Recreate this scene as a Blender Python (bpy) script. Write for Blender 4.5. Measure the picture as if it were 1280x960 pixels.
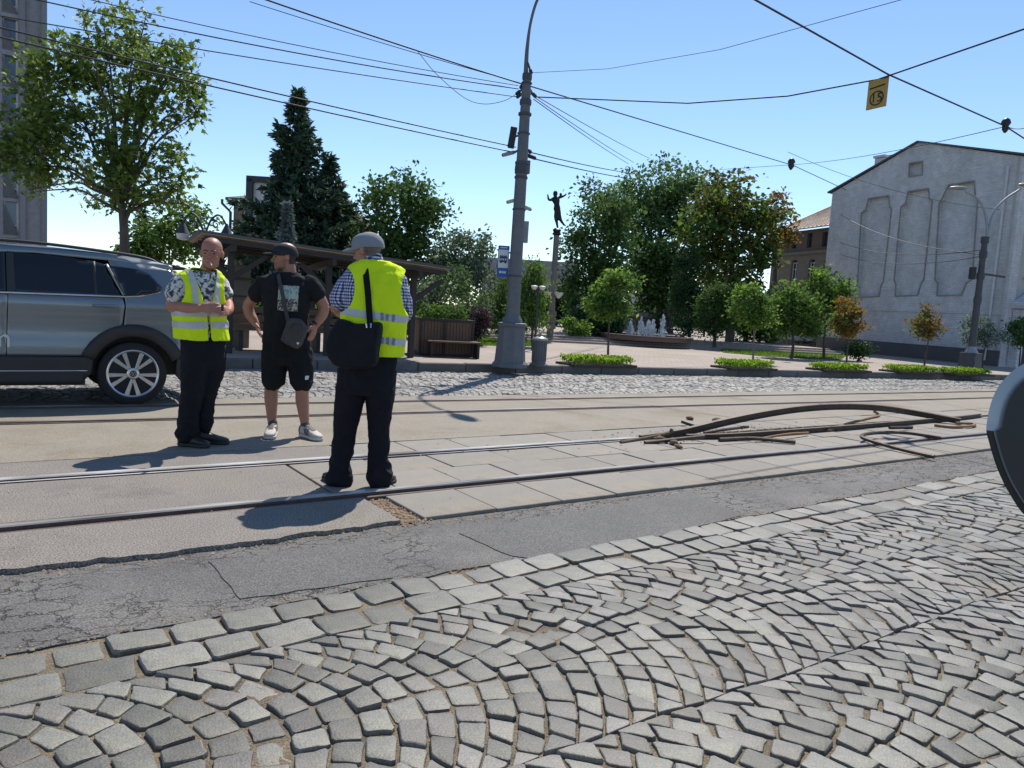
import bpy, bmesh, math, random
import numpy as np
from mathutils import Vector, Matrix, noise
rad = math.radians
random.seed(7); NR = np.random.default_rng(7)
for o in list(bpy.data.objects): bpy.data.objects.remove(o)
scene = bpy.context.scene
C = scene.collection

# ------------------------------------------------------------------ camera
# world: X runs along the tram track, Y across the street, Z up; the ground is z = 0
F, PITCH, ROLL, YAW, H = 950.0, rad(5.75), rad(3.5), rad(35.0), 1.31
_f = Vector((math.sin(YAW)*math.cos(PITCH), math.cos(YAW)*math.cos(PITCH), -math.sin(PITCH)))
_r0 = Vector((math.cos(YAW), -math.sin(YAW), 0)); _u0 = _r0.cross(_f)
_r = _r0*math.cos(ROLL)+_u0*math.sin(ROLL); _u = -_r0*math.sin(ROLL)+_u0*math.cos(ROLL)
CAM = Vector((0, 0, H))
cd = bpy.data.cameras.new('camera'); cam = bpy.data.objects.new('camera', cd); C.objects.link(cam)
mw = Matrix((( _r.x, _u.x, -_f.x, 0), (_r.y, _u.y, -_f.y, 0), (_r.z, _u.z, -_f.z, H), (0, 0, 0, 1)))
cam.matrix_world = mw
cd.sensor_fit = 'HORIZONTAL'; cd.sensor_width = 36; cd.lens = 36*F/1280
cd.clip_start = 0.05; cd.clip_end = 3000
scene.camera = cam

# ------------------------------------------------------------------ sky and sun
SUN_AZ, SUN_EL = rad(49.0), rad(54.0)      # azimuth from +Y towards +X
world = bpy.data.worlds.new('World'); scene.world = world; world.use_nodes = True
wn = world.node_tree; wn.nodes.clear()
sky = wn.nodes.new('ShaderNodeTexSky'); sky.sky_type = 'NISHITA'; sky.sun_disc = False
sky.sun_elevation = SUN_EL; sky.sun_rotation = SUN_AZ
sky.air_density = 0.9; sky.dust_density = 0.0; sky.ozone_density = 3.5; sky.altitude = 150
bg = wn.nodes.new('ShaderNodeBackground'); bg.inputs[1].default_value = 0.14
wo = wn.nodes.new('ShaderNodeOutputWorld')
wn.links.new(sky.outputs[0], bg.inputs[0]); wn.links.new(bg.outputs[0], wo.inputs[0])
sl = bpy.data.lights.new('sun', 'SUN'); sl.energy = 4.7; sl.angle = rad(0.53); sl.color = (1.0, 0.94, 0.84)
so = bpy.data.objects.new('sun', sl); C.objects.link(so)
sdir = Vector((math.sin(SUN_AZ)*math.cos(SUN_EL), math.cos(SUN_AZ)*math.cos(SUN_EL), math.sin(SUN_EL)))
so.rotation_euler = sdir.to_track_quat('Z', 'Y').to_euler(); so.location = (20, 20, 40)
vs = scene.view_settings; vs.view_transform = 'Standard'; vs.look = 'None'; vs.gamma = 1
vs.use_curve_mapping = False; vs.exposure = 0.27

# ------------------------------------------------------------------ pixel helpers (photo pixels, 1280 x 960)
def ray(x, y): return _f + _r*((x-640)/F) - _u*((y-480)/F)
def gnd(x, y, z=0.0):
    d = ray(x, y); return CAM + d*((z-H)/d.z)
def dep(x, y, D): return CAM + ray(x, y)*D
def atz(x, y, z): return gnd(x, y, z)
def depth_of(p): return (Vector(p)-CAM).dot(_f)
RT = Vector((math.cos(YAW), -math.sin(YAW), 0)); AW = Vector((math.sin(YAW), math.cos(YAW), 0)); UP = Vector((0, 0, 1))
KA = rad(-6.7)                                  # the far kerb runs at this angle to the track
K1 = Vector((math.cos(KA), math.sin(KA), 0)); K2 = Vector((-math.sin(KA), math.cos(KA), 0))
def kerbY(x): return 13.66 - 0.1175*x
def railCY(x): return 8.12 - 0.036*x

# ------------------------------------------------------------------ object helpers
def tag(o, label=None, cat=None, group=None, kind=None):
    if label: o['label'] = label
    if cat: o['category'] = cat
    if group: o['group'] = group
    if kind: o['kind'] = kind
    return o
def thing(name, loc, label, cat, group=None, rz=0.0):
    o = bpy.data.objects.new(name, None); C.objects.link(o)
    o.empty_display_size = 0.2; o.location = loc; o.rotation_euler = (0, 0, rz)
    return tag(o, label, cat, group)
def link(name, me, parent=None):
    o = bpy.data.objects.new(name, me); C.objects.link(o)
    if parent is not None: o.parent = parent
    return o
def copy_tree(o, parent=None):
    c = o.copy(); C.objects.link(c); c.parent = parent
    for ch in list(o.children): copy_tree(ch, c)
    return c

class MB:
    """collects faces; build() links them as ONE mesh object"""
    def __init__(s): s.v = []; s.f = []; s.m = []
    def add(s, vs, fs, mi=0):
        n = len(s.v); s.v += [tuple(v) for v in vs]; s.f += [tuple(i+n for i in f) for f in fs]; s.m += [mi]*len(fs)
        return s
    def box(s, c, d, rz=0.0, mi=0, M=None):
        x, y, z = d[0]/2, d[1]/2, d[2]/2
        p = [Vector(q) for q in ((-x,-y,-z),(x,-y,-z),(x,y,-z),(-x,y,-z),(-x,-y,z),(x,-y,z),(x,y,z),(-x,y,z))]
        R = M if M is not None else Matrix.Rotation(rz, 3, 'Z')
        c = Vector(c)
        return s.add([c+R@q for q in p], ((0,3,2,1),(4,5,6,7),(0,1,5,4),(1,2,6,5),(2,3,7,6),(3,0,4,7)), mi)
    def bar(s, a, b, w, h=None, mi=0, up=UP):
        a, b = Vector(a), Vector(b); d = (b-a).normalized()
        x = d.cross(up)
        if x.length < 1e-4: x = d.cross(Vector((1,0,0)))
        x.normalize(); y = x.cross(d); h = h or w
        R = Matrix((x, d, y)).transposed()
        return s.box((a+b)/2, (w, (b-a).length, h), M=R, mi=mi)
    def tube(s, pts, r, n=8, mi=0, cap=True):
        pts = [Vector(p) for p in pts]; k = len(pts)
        rs = r if isinstance(r, (list, tuple)) else [r]*k
        base = len(s.v); fr = None; vs = []
        for i, p in enumerate(pts):
            t = (pts[min(i+1,k-1)]-pts[max(i-1,0)]).normalized()
            if fr is None:
                fr = t.orthogonal().normalized()
            else:
                fr = (fr - t*fr.dot(t)); fr = fr.normalized() if fr.length > 1e-6 else t.orthogonal().normalized()
            g = t.cross(fr)
            for j in range(n):
                a = 2*math.pi*j/n; vs.append(p + (fr*math.cos(a)+g*math.sin(a))*rs[i])
        fs = [(i*n+j, i*n+(j+1)%n, (i+1)*n+(j+1)%n, (i+1)*n+j) for i in range(k-1) for j in range(n)]
        if cap: fs += [tuple(range(n-1,-1,-1)), tuple((k-1)*n+j for j in range(n))]
        return s.add(vs, fs, mi)
    def lathe(s, prof, n=16, c=(0,0,0), mi=0, M=None):
        c = Vector(c); k = len(prof); vs = []
        for r, z in prof:
            for j in range(n):
                a = 2*math.pi*(j+.5)/n; q = Vector((r*math.cos(a), r*math.sin(a), z))
                vs.append(c + (M@q if M is not None else q))
        fs = [(i*n+j, i*n+(j+1)%n, (i+1)*n+(j+1)%n, (i+1)*n+j) for i in range(k-1) for j in range(n)]
        fs += [tuple(range(n-1,-1,-1)), tuple((k-1)*n+j for j in range(n))]
        return s.add(vs, fs, mi)
    def ell(s, c, r, M=None, nu=14, nv=9, mi=0):
        c = Vector(c); vs = []
        for i in range(nv+1):
            t = math.pi*i/nv
            for j in range(nu):
                a = 2*math.pi*j/nu
                q = Vector((r[0]*math.sin(t)*math.cos(a), r[1]*math.sin(t)*math.sin(a), -r[2]*math.cos(t)))
                vs.append(c + (M@q if M is not None else q))
        fs = [(i*nu+j, i*nu+(j+1)%nu, (i+1)*nu+(j+1)%nu, (i+1)*nu+j) for i in range(nv) for j in range(nu)]
        return s.add(vs, fs, mi)
    def loft(s, rings, mi=0, cap=True):
        n = len(rings[0]); vs = [p for r in rings for p in r]; k = len(rings)
        fs = [(i*n+j, i*n+(j+1)%n, (i+1)*n+(j+1)%n, (i+1)*n+j) for i in range(k-1) for j in range(n)]
        if cap: fs += [tuple(range(n-1,-1,-1)), tuple((k-1)*n+j for j in range(n))]
        return s.add(vs, fs, mi)
    def prism(s, poly, a, b, mi=0):
        """poly: list of Vectors (planar); a,b: offset vectors for the two faces"""
        a, b = Vector(a), Vector(b); n = len(poly)
        vs = [Vector(p)+a for p in poly] + [Vector(p)+b for p in poly]
        fs = [tuple(range(n-1,-1,-1)), tuple(range(n,2*n))] + [(i,(i+1)%n,n+(i+1)%n,n+i) for i in range(n)]
        return s.add(vs, fs, mi)
    def build(s, name, mats, parent=None, smooth=False, bevel=0.0, seg=1, fix=True, weld=0.0):
        me = bpy.data.meshes.new(name); me.from_pydata(s.v, [], s.f)
        if not isinstance(mats, (list, tuple)): mats = [mats]
        for m in mats: me.materials.append(m)
        if any(s.m): me.polygons.foreach_set('material_index', s.m)
        if fix or bevel or weld:
            bm = bmesh.new(); bm.from_mesh(me)
            if weld: bmesh.ops.remove_doubles(bm, verts=bm.verts, dist=weld)
            if fix: bmesh.ops.recalc_face_normals(bm, faces=bm.faces)
            if bevel:
                es = [e for e in bm.edges if len(e.link_faces) == 2 and e.calc_face_angle(0) > 0.5]
                bmesh.ops.bevel(bm, geom=es, offset=bevel, segments=seg, affect='EDGES', profile=0.6, clamp_overlap=True)
            bm.to_mesh(me); bm.free()
        if smooth:
            me.polygons.foreach_set('use_smooth', [True]*len(me.polygons))
            try: me.set_sharp_from_angle(angle=rad(50 if smooth is True else smooth))
            except Exception: pass
        me.update()
        return link(name, me, parent)

def np_mesh(name, V, faces4, mats, midx=None, smooth=False):
    """fast mesh from numpy: V (n,3), faces4 (k,4) or (k,3)"""
    me = bpy.data.meshes.new(name); n = len(V); k, w = faces4.shape
    me.vertices.add(n); me.vertices.foreach_set('co', np.ascontiguousarray(V, dtype=np.float32).ravel())
    me.loops.add(k*w); me.loops.foreach_set('vertex_index', np.ascontiguousarray(faces4, dtype=np.int32).ravel())
    me.polygons.add(k); me.polygons.foreach_set('loop_start', np.arange(0, k*w, w, dtype=np.int32))
    try: me.polygons.foreach_set('loop_total', np.full(k, w, dtype=np.int32))
    except Exception: pass
    if midx is not None: me.polygons.foreach_set('material_index', np.asarray(midx, dtype=np.int32))
    if smooth: me.polygons.foreach_set('use_smooth', np.ones(k, dtype=bool))
    if not isinstance(mats, (list, tuple)): mats = [mats]
    for m in mats: me.materials.append(m)
    me.update(calc_edges=True); me.validate()
    return me
def spline(pts, n=6):
    """Catmull-Rom through points"""
    P = [Vector(p) for p in pts]; P = [P[0]*2-P[1]] + P + [P[-1]*2-P[-2]]; out = []
    for i in range(1, len(P)-2):
        for j in range(n):
            t = j/n; a, b, c, d = P[i-1], P[i], P[i+1], P[i+2]
            out.append(0.5*((2*b)+(c-a)*t+(2*a-5*b+4*c-d)*t*t+(3*b-a-3*c+d)*t**3))
    out.append(P[-2]); return out
def lerp(a, b, t): return a+(b-a)*t

# ------------------------------------------------------------------ materials
def nodes_of(name):
    m = bpy.data.materials.new(name); m.use_nodes = True; nt = m.node_tree
    return m, nt, nt.nodes, nt.links, nt.nodes['Principled BSDF']
def mat(name, col, rough=0.8, col2=None, scale=4.0, detail=6.0, contrast=0.25, bump=0.0, bscale=60.0, metal=0.0,
        fine=0.0, fscale=200.0, island=0.0, spec=0.5, stretch=None, coat=0.0, dirt=None, dscale=1.5, damt=0.5, bdist=0.01, stain=0.0, sscale=1.3):
    m, nt, N, L, b = nodes_of(name)
    b.inputs['Roughness'].default_value = rough; b.inputs['Metallic'].default_value = metal
    b.inputs['Specular IOR Level'].default_value = spec; b.inputs['Coat Weight'].default_value = coat
    tc = N.new('ShaderNodeTexCoord'); mp = N.new('ShaderNodeMapping'); L.new(tc.outputs['Object'], mp.inputs[0])
    if stretch: mp.inputs['Scale'].default_value = stretch
    col2 = col2 or tuple(c*0.72 for c in col)
    n1 = N.new('ShaderNodeTexNoise'); n1.inputs['Scale'].default_value = scale; n1.inputs['Detail'].default_value = detail
    n1.inputs['Roughness'].default_value = 0.62
    L.new(mp.outputs[0], n1.inputs['Vector'])
    rp = N.new('ShaderNodeValToRGB'); rp.color_ramp.elements[0].position = 0.5-contrast; rp.color_ramp.elements[1].position = 0.5+contrast
    rp.color_ramp.elements[0].color = (*col2, 1); rp.color_ramp.elements[1].color = (*col, 1)
    L.new(n1.outputs['Fac'], rp.inputs[0]); out = rp.outputs[0]
    if dirt:
        n3 = N.new('ShaderNodeTexNoise'); n3.inputs['Scale'].default_value = dscale; n3.inputs['Detail'].default_value = 8
        n3.inputs['Roughness'].default_value = 0.7; L.new(mp.outputs[0], n3.inputs['Vector'])
        r3 = N.new('ShaderNodeValToRGB'); r3.color_ramp.elements[0].position = 0.48; r3.color_ramp.elements[1].position = 0.7
        r3.color_ramp.elements[1].color = (damt, damt, damt, 1)
        L.new(n3.outputs['Fac'], r3.inputs[0])
        mx = N.new('ShaderNodeMix'); mx.data_type = 'RGBA'; L.new(r3.outputs[0], mx.inputs[0]); L.new(out, mx.inputs[6])
        mx.inputs[7].default_value = (*dirt, 1); out = mx.outputs[2]
    if stain > 0:
        n4 = N.new('ShaderNodeTexNoise'); n4.inputs['Scale'].default_value = sscale; n4.inputs['Detail'].default_value = 9; n4.inputs['Roughness'].default_value = .72; n4.inputs['Distortion'].default_value = .4
        L.new(mp.outputs[0], n4.inputs['Vector']); r4 = N.new('ShaderNodeMapRange'); r4.inputs[1].default_value = .52; r4.inputs[2].default_value = .68; r4.inputs[3].default_value = 1; r4.inputs[4].default_value = 1-stain
        L.new(n4.outputs['Fac'], r4.inputs[0]); v4 = N.new('ShaderNodeVectorMath'); v4.operation = 'SCALE'; L.new(out, v4.inputs[0]); L.new(r4.outputs[0], v4.inputs['Scale']); out = v4.outputs[0]
    if fine > 0:
        n2 = N.new('ShaderNodeTexNoise'); n2.inputs['Scale'].default_value = fscale; n2.inputs['Detail'].default_value = 2
        L.new(tc.outputs['Object'], n2.inputs['Vector'])
        mr = N.new('ShaderNodeMapRange'); mr.inputs[1].default_value = 0.3; mr.inputs[2].default_value = 0.7
        mr.inputs[3].default_value = 1-fine; mr.inputs[4].default_value = 1+fine; L.new(n2.outputs['Fac'], mr.inputs[0])
        mx = N.new('ShaderNodeVectorMath'); mx.operation = 'SCALE'; L.new(out, mx.inputs[0]); L.new(mr.outputs[0], mx.inputs['Scale']); out = mx.outputs[0]
    if island > 0:
        gi = N.new('ShaderNodeNewGeometry'); oi = N.new('ShaderNodeObjectInfo')
        ad = N.new('ShaderNodeMath'); ad.operation = 'ADD'; L.new(gi.outputs['Random Per Island'], ad.inputs[0]); L.new(oi.outputs['Random'], ad.inputs[1])
        fr = N.new('ShaderNodeMath'); fr.operation = 'FRACT'; L.new(ad.outputs[0], fr.inputs[0])
        mr = N.new('ShaderNodeMapRange'); mr.inputs[3].default_value = 1-island; mr.inputs[4].default_value = 1+island; L.new(fr.outputs[0], mr.inputs[0])
        hs = N.new('ShaderNodeHueSaturation'); L.new(mr.outputs[0], hs.inputs['Value']); L.new(out, hs.inputs['Color']); out = hs.outputs[0]
        mr2 = N.new('ShaderNodeMapRange'); mr2.inputs[3].default_value = 0.5-island*0.10; mr2.inputs[4].default_value = 0.5+island*0.08
        L.new(gi.outputs['Random Per Island'], mr2.inputs[0]); L.new(mr2.outputs[0], hs.inputs['Hue'])
    L.new(out, b.inputs['Base Color'])
    if bump > 0:
        nb = N.new('ShaderNodeTexNoise'); nb.inputs['Scale'].default_value = bscale; nb.inputs['Detail'].default_value = 5
        L.new(mp.outputs[0], nb.inputs['Vector'])
        bp = N.new('ShaderNodeBump'); bp.inputs['Strength'].default_value = bump; bp.inputs['Distance'].default_value = bdist
        L.new(nb.outputs['Fac'], bp.inputs['Height']); L.new(bp.outputs[0], b.inputs['Normal'])
    return m
def leaf_mat(name, c1, c2, trans=0.35, rough=0.7):
    m, nt, N, L, b = nodes_of(name)
    gi = N.new('ShaderNodeNewGeometry'); rp = N.new('ShaderNodeValToRGB')
    rp.color_ramp.elements[0].color = (*c1, 1); rp.color_ramp.elements[1].color = (*c2, 1)
    L.new(gi.outputs['Random Per Island'], rp.inputs[0]); L.new(rp.outputs[0], b.inputs['Base Color'])
    b.inputs['Roughness'].default_value = rough; b.inputs['Specular IOR Level'].default_value = .12
    tr = N.new('ShaderNodeBsdfTranslucent'); hs = N.new('ShaderNodeHueSaturation'); hs.inputs['Value'].default_value = 1.5; hs.inputs['Saturation'].default_value = 1.1
    hs.inputs['Hue'].default_value = 0.49
    L.new(rp.outputs[0], hs.inputs['Color']); L.new(hs.outputs[0], tr.inputs['Color'])
    mx = N.new('ShaderNodeMixShader'); mx.inputs[0].default_value = trans
    L.new(b.outputs[0], mx.inputs[1]); L.new(tr.outputs[0], mx.inputs[2])
    L.new(mx.outputs[0], N['Material Output'].inputs['Surface'])
    return m
def glass_mat(name, col=(0.02, 0.025, 0.03), rough=0.06):
    m, nt, N, L, b = nodes_of(name)
    b.inputs['Base Color'].default_value = (*col, 1); b.inputs['Roughness'].default_value = rough
    b.inputs['Specular IOR Level'].default_value = 0.6
    return m
# ================================================================== the ground
m_earth = mat('earth', (0.16, 0.14, 0.10), 0.95, (0.09, 0.10, 0.05), scale=0.3, bump=0.3, bscale=8)
m_sand = mat('joint_sand', (0.232, 0.184, 0.120), 0.95, (0.112, 0.090, 0.064), scale=7, contrast=0.2, fine=0.35, fscale=160, bump=0.9, bscale=120, bdist=0.012)
m_sett = mat('granite_sett', (0.183, 0.178, 0.158), 0.6, (0.123, 0.120, 0.110), scale=9, contrast=0.22, fine=0.3, fscale=170, island=0.38,
             bump=0.4, bscale=110, dirt=(0.146, 0.114, 0.071), dscale=1.9, damt=0.55, bdist=0.006, stain=.35, sscale=2.2)
m_sett_far = mat('granite_sett_far', (0.255, 0.242, 0.219), 0.6, (0.179, 0.169, 0.155), scale=3, fine=0.15, fscale=90, island=0.22, bump=0.4, bscale=70)
m_concrete = mat('track_concrete', (0.266, 0.236, 0.189), 0.85, (0.205, 0.181, 0.144), scale=1.6, contrast=0.3, fine=0.3, fscale=110, bump=0.35, bscale=140,
                 dirt=(0.238, 0.183, 0.115), dscale=0.9, damt=0.6, bdist=0.004, stain=.28, sscale=.9)
m_granular = mat('track_granular_asphalt', (0.221, 0.199, 0.178), 0.85, (0.165, 0.148, 0.132), scale=2.2, contrast=0.3, fine=0.75, fscale=120, bump=0.25, bscale=150,
                 dirt=(0.244, 0.199, 0.144), dscale=0.8, damt=0.5, bdist=0.006, stain=.35, sscale=1.1)
m_panel = mat('track_panel', (0.264, 0.242, 0.211), 0.85, (0.207, 0.188, 0.164), scale=2.5, contrast=0.3, fine=0.16, fscale=120, island=0.07, bump=0.3, bscale=110,
              dirt=(0.264, 0.197, 0.120), dscale=1.1, damt=0.5, bdist=0.004, stain=.3, sscale=1.2)
m_kerb = mat('kerb_granite', (0.150, 0.142, 0.133), 0.8, (0.095, 0.090, 0.085), scale=5, fine=0.2, fscale=120, island=0.15, bump=0.4, bscale=60)
m_railtop = mat('rail_polished', (0.42, 0.395, 0.36), 0.34, (0.10, 0.08, 0.065), scale=1.1, contrast=.16, stretch=(1, 14, 14), spec=.8)
m_railbright = mat('rail_bright', (0.62, 0.60, 0.57), 0.3, (0.16, 0.13, 0.105), scale=.55, contrast=.1, stretch=(1, 5, 5), spec=.9)
m_rail = mat('rail_rust', (0.13, 0.085, 0.06), 0.75, (0.06, 0.045, 0.04), scale=9, fine=0.3, fscale=150, bump=0.4, bscale=90)
m_rail_steel = mat('rail_dark_steel', (0.108, 0.076, 0.054), 0.6, (0.043, 0.032, 0.026), scale=7, metal=0.3, fine=0.25, fscale=120, bump=0.2, bscale=60)
m_rust = mat('orange_rust', (0.36, 0.21, 0.10), 0.85, (0.20, 0.11, 0.055), scale=14, fine=0.3, fscale=180, bump=0.5, bscale=90)
m_clod = mat('dirt_clod', (0.22, 0.15, 0.09), 0.95, (0.13, 0.08, 0.05), scale=30, bump=0.6, bscale=60)
m_grass = mat('lawn_green', (0.10, 0.17, 0.03), 0.9, (0.05, 0.10, 0.02), scale=2, fine=0.5, fscale=60, bump=0.8, bscale=50, bdist=0.03)

def asphalt_mat():
    m, nt, N, L, b = nodes_of('cracked_asphalt'); b.inputs['Roughness'].default_value = 0.82
    tc = N.new('ShaderNodeTexCoord'); o = tc.outputs['Object']
    def nz(s, d=6, r=0.6):
        n = N.new('ShaderNodeTexNoise'); n.inputs['Scale'].default_value = s; n.inputs['Detail'].default_value = d; n.inputs['Roughness'].default_value = r
        L.new(o, n.inputs['Vector']); return n
    rp = N.new('ShaderNodeValToRGB'); rp.color_ramp.elements[0].position = 0.3; rp.color_ramp.elements[1].position = 0.72
    rp.color_ramp.elements[0].color = (0.085, 0.082, 0.08, 1); rp.color_ramp.elements[1].color = (0.155, 0.148, 0.138, 1)
    L.new(nz(1.7).outputs['Fac'], rp.inputs[0])
    fn = nz(125, 2); mr = N.new('ShaderNodeMapRange'); mr.inputs[1].default_value = .3; mr.inputs[2].default_value = .7; mr.inputs[3].default_value = .4; mr.inputs[4].default_value = 1.7
    L.new(fn.outputs['Fac'], mr.inputs[0])
    sc = N.new('ShaderNodeVectorMath'); sc.operation = 'SCALE'; L.new(rp.outputs[0], sc.inputs[0]); L.new(mr.outputs[0], sc.inputs['Scale'])
    # crazed cracks: distorted voronoi edges, only in worn areas
    dn = nz(5, 4); ad = N.new('ShaderNodeVectorMath'); ad.operation = 'MULTIPLY_ADD'; ad.inputs[1].default_value = (.26, .26, .26)
    mpv = N.new('ShaderNodeMapping'); mpv.inputs['Scale'].default_value = (.62, 1.25, 1); L.new(o, mpv.inputs[0]); L.new(dn.outputs['Color'], ad.inputs[0]); L.new(mpv.outputs[0], ad.inputs[2])
    vo = N.new('ShaderNodeTexVoronoi'); vo.feature = 'DISTANCE_TO_EDGE'; vo.inputs['Scale'].default_value = 8.5; L.new(ad.outputs[0], vo.inputs['Vector'])
    vr = N.new('ShaderNodeValToRGB'); vr.color_ramp.elements[0].position = 0.008; vr.color_ramp.elements[1].position = 0.035
    vr.color_ramp.elements[0].color = (1, 1, 1, 1); vr.color_ramp.elements[1].color = (0, 0, 0, 1); L.new(vo.outputs['Distance'], vr.inputs[0])
    mk = N.new('ShaderNodeValToRGB'); mk.color_ramp.elements[0].position = 0.41; mk.color_ramp.elements[1].position = 0.5; L.new(nz(1.05, 3).outputs['Fac'], mk.inputs[0])
    mu = N.new('ShaderNodeMath'); mu.operation = 'MULTIPLY'; L.new(vr.outputs[0], mu.inputs[0]); L.new(mk.outputs[0], mu.inputs[1])
    mx = N.new('ShaderNodeMix'); mx.data_type = 'RGBA'; L.new(mu.outputs[0], mx.inputs[0]); L.new(sc.outputs[0], mx.inputs[6]); mx.inputs[7].default_value = (.05, .042, .035, 1)
    L.new(mx.outputs[2], b.inputs['Base Color'])
    inv = N.new('ShaderNodeMath'); inv.operation = 'MULTIPLY_ADD'; inv.inputs[1].default_value = -2.5; L.new(mu.outputs[0], inv.inputs[0]); L.new(nz(110, 4).outputs['Fac'], inv.inputs[2])
    bp = N.new('ShaderNodeBump'); bp.inputs['Strength'].default_value = .75; bp.inputs['Distance'].default_value = .008
    L.new(inv.outputs[0], bp.inputs['Height']); L.new(bp.outputs[0], b.inputs['Normal'])
    return m
m_asphalt = asphalt_mat()
m_asphalt2 = mat('asphalt_patch', (0.125, 0.122, 0.12), 0.85, (0.095, 0.092, 0.09), scale=2, fine=0.6, fscale=125, bump=0.6, bscale=150, bdist=0.006)

def plaza_mat():
    m, nt, N, L, b = nodes_of('plaza_paving'); b.inputs['Roughness'].default_value = 0.85
    tc = N.new('ShaderNodeTexCoord'); br = N.new('ShaderNodeTexBrick'); L.new(tc.outputs['Object'], br.inputs['Vector'])
    br.inputs['Scale'].default_value = 1.0; br.inputs['Brick Width'].default_value = 0.2; br.inputs['Row Height'].default_value = 0.1
    br.inputs['Mortar Size'].default_value = 0.006; br.inputs['Color1'].default_value = (.36, .30, .25, 1); br.inputs['Color2'].default_value = (.31, .262, .222, 1)
    br.inputs['Mortar'].default_value = (.20, .16, .135, 1)
    n = N.new('ShaderNodeTexNoise'); n.inputs['Scale'].default_value = .6; n.inputs['Detail'].default_value = 8; L.new(tc.outputs['Object'], n.inputs['Vector'])
    mr = N.new('ShaderNodeMapRange'); mr.inputs[1].default_value = .3; mr.inputs[2].default_value = .7; mr.inputs[3].default_value = .82; mr.inputs[4].default_value = 1.12; L.new(n.outputs['Fac'], mr.inputs[0])
    sc = N.new('ShaderNodeVectorMath'); sc.operation = 'SCALE'; L.new(br.outputs['Color'], sc.inputs[0]); L.new(mr.outputs[0], sc.inputs['Scale'])
    L.new(sc.outputs[0], b.inputs['Base Color'])
    return m
m_plaza = plaza_mat()

def struct(name, mb, m, **k):
    o = mb.build(name, m, **k); o['kind'] = 'structure'; return o
def sheet(name, poly, z, m, thick=0.0):
    mb = MB(); P = [Vector((p[0], p[1], z)) for p in poly]
    if thick: mb.prism(P, (0, 0, -thick), (0, 0, 0))
    else: mb.add(P, [tuple(range(len(P)))])
    return struct(name, mb, m)
def strip(name, xs, ya, yb, z, m, thick, parent=None, amp=(0, 0), struct_=True, xf=None):
    """strip along X between curves ya(x) and yb(x), with a real edge"""
    mb = MB(); n = len(xs); vs = []
    for x in xs:
        a = ya(x)+amp[0]*(noise.noise((x*2.3, 3.1, 0))*0.9+noise.noise((x*9.7, 1.2, 4))*0.6+noise.noise((x*31, 1.2, 4))*0.3); b = yb(x)+amp[1]*(noise.noise((x*2.1, 8.8, 0))*.9+noise.noise((x*8.3, 5.5, 0))*.6)
        vs += [(x, a, z-thick), (x, a, z), (x, b, z), (x, b, z-thick)]
    fs = []
    for i in range(n-1):
        p, q = i*4, i*4+4
        fs += [(p, q, q+1, p+1), (p+1, q+1, q+2, p+2), (p+2, q+2, q+3, p+3)]
    fs += [(0, 1, 2, 3), ((n-1)*4+3, (n-1)*4+2, (n-1)*4+1, (n-1)*4)]
    mb.add(vs, fs); o = mb.build(name, m, parent)
    if struct_: o['kind'] = 'structure'
    return o

mb = MB(); R = 900
mb.add([(R*math.cos(i*math.pi/32), R*math.sin(i*math.pi/32), -0.13) for i in range(64)], [tuple(range(64))])
struct('ground', mb, m_earth)
asphY = lambda x: 3.11+0.032*x
sheet('sett_bed', [(-14, -10), (60, -10), (60, 6), (-14, 3.6)], -0.0335, m_sand)
XS = list(np.arange(-14, 45.01, 0.06))
strip('asphalt_strip', XS, asphY, lambda x: 4.06, -0.026, m_asphalt, 0.07, amp=(0.035, 0))
def blob(name, pts, z, m, amp=0.02, k=14):
    P = []
    for i in range(len(pts)):
        a, b = pts[i], pts[(i+1) % len(pts)]
        for j in range(k):
            t = j/k; x, y = lerp(a[0], b[0], t), lerp(a[1], b[1], t)
            P.append((x+amp*noise.noise((x*7, y*7, 1)), y+amp*noise.noise((x*7, y*7, 9))))
    return sheet(name, P, z, m, 0.003)
gp = lambda x, y: tuple(gnd(x, y)[:2])
blob('asphalt_patch', [gp(262, 697), gp(470, 668), gp(492, 716), gp(300, 742)], -0.0215, m_asphalt2)
blob('asphalt_patch', [gp(575, 662), gp(860, 610), gp(930, 640), gp(690, 697), gp(640, 690)], -0.0215, m_asphalt2)

# ---- tram track beds
RA, RB = 4.655, 5.775
lx = list(np.arange(-14, 2.06, 0.03))
for nm, a, b, am, xs, mm in (('track_bed', lambda x: 3.985-0.02*math.sin(x*1.7), lambda x: RA-0.085, (0.055, 0), lx, m_granular),
                     ('track_bed', lambda x: RA+0.052, lambda x: RB-0.088, (0, 0), list(np.arange(-14, 2.0, 0.1)), m_granular),
                     ('track_bed', lambda x: RB+0.055, lambda x: 6.34, (0, 0.012), list(np.arange(-14, 2.6, 0.1)), m_granular)):
    strip(nm, xs, a, b, 0.0, mm, 0.10, amp=am)
strip('middle_strip', XS[::2], lambda x: 6.375+.008*noise.noise((x*3, 0, 7)), lambda x: railCY(x)-0.09, -0.004, m_concrete, 0.1)
strip('track_bed', XS[::2], lambda x: railCY(x)+0.055, lambda x: railCY(x)+0.86, -0.002, m_concrete, 0.1)
strip('track_bed', XS[::2], lambda x: railCY(x)+1.005, lambda x: railCY(x)+1.46, -0.006, m_concrete, 0.1)
strip('gutter_bed', XS[::8], lambda x: 4.03, lambda x: railCY(x)+1.5, -0.045, m_sand, 0.02)
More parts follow.
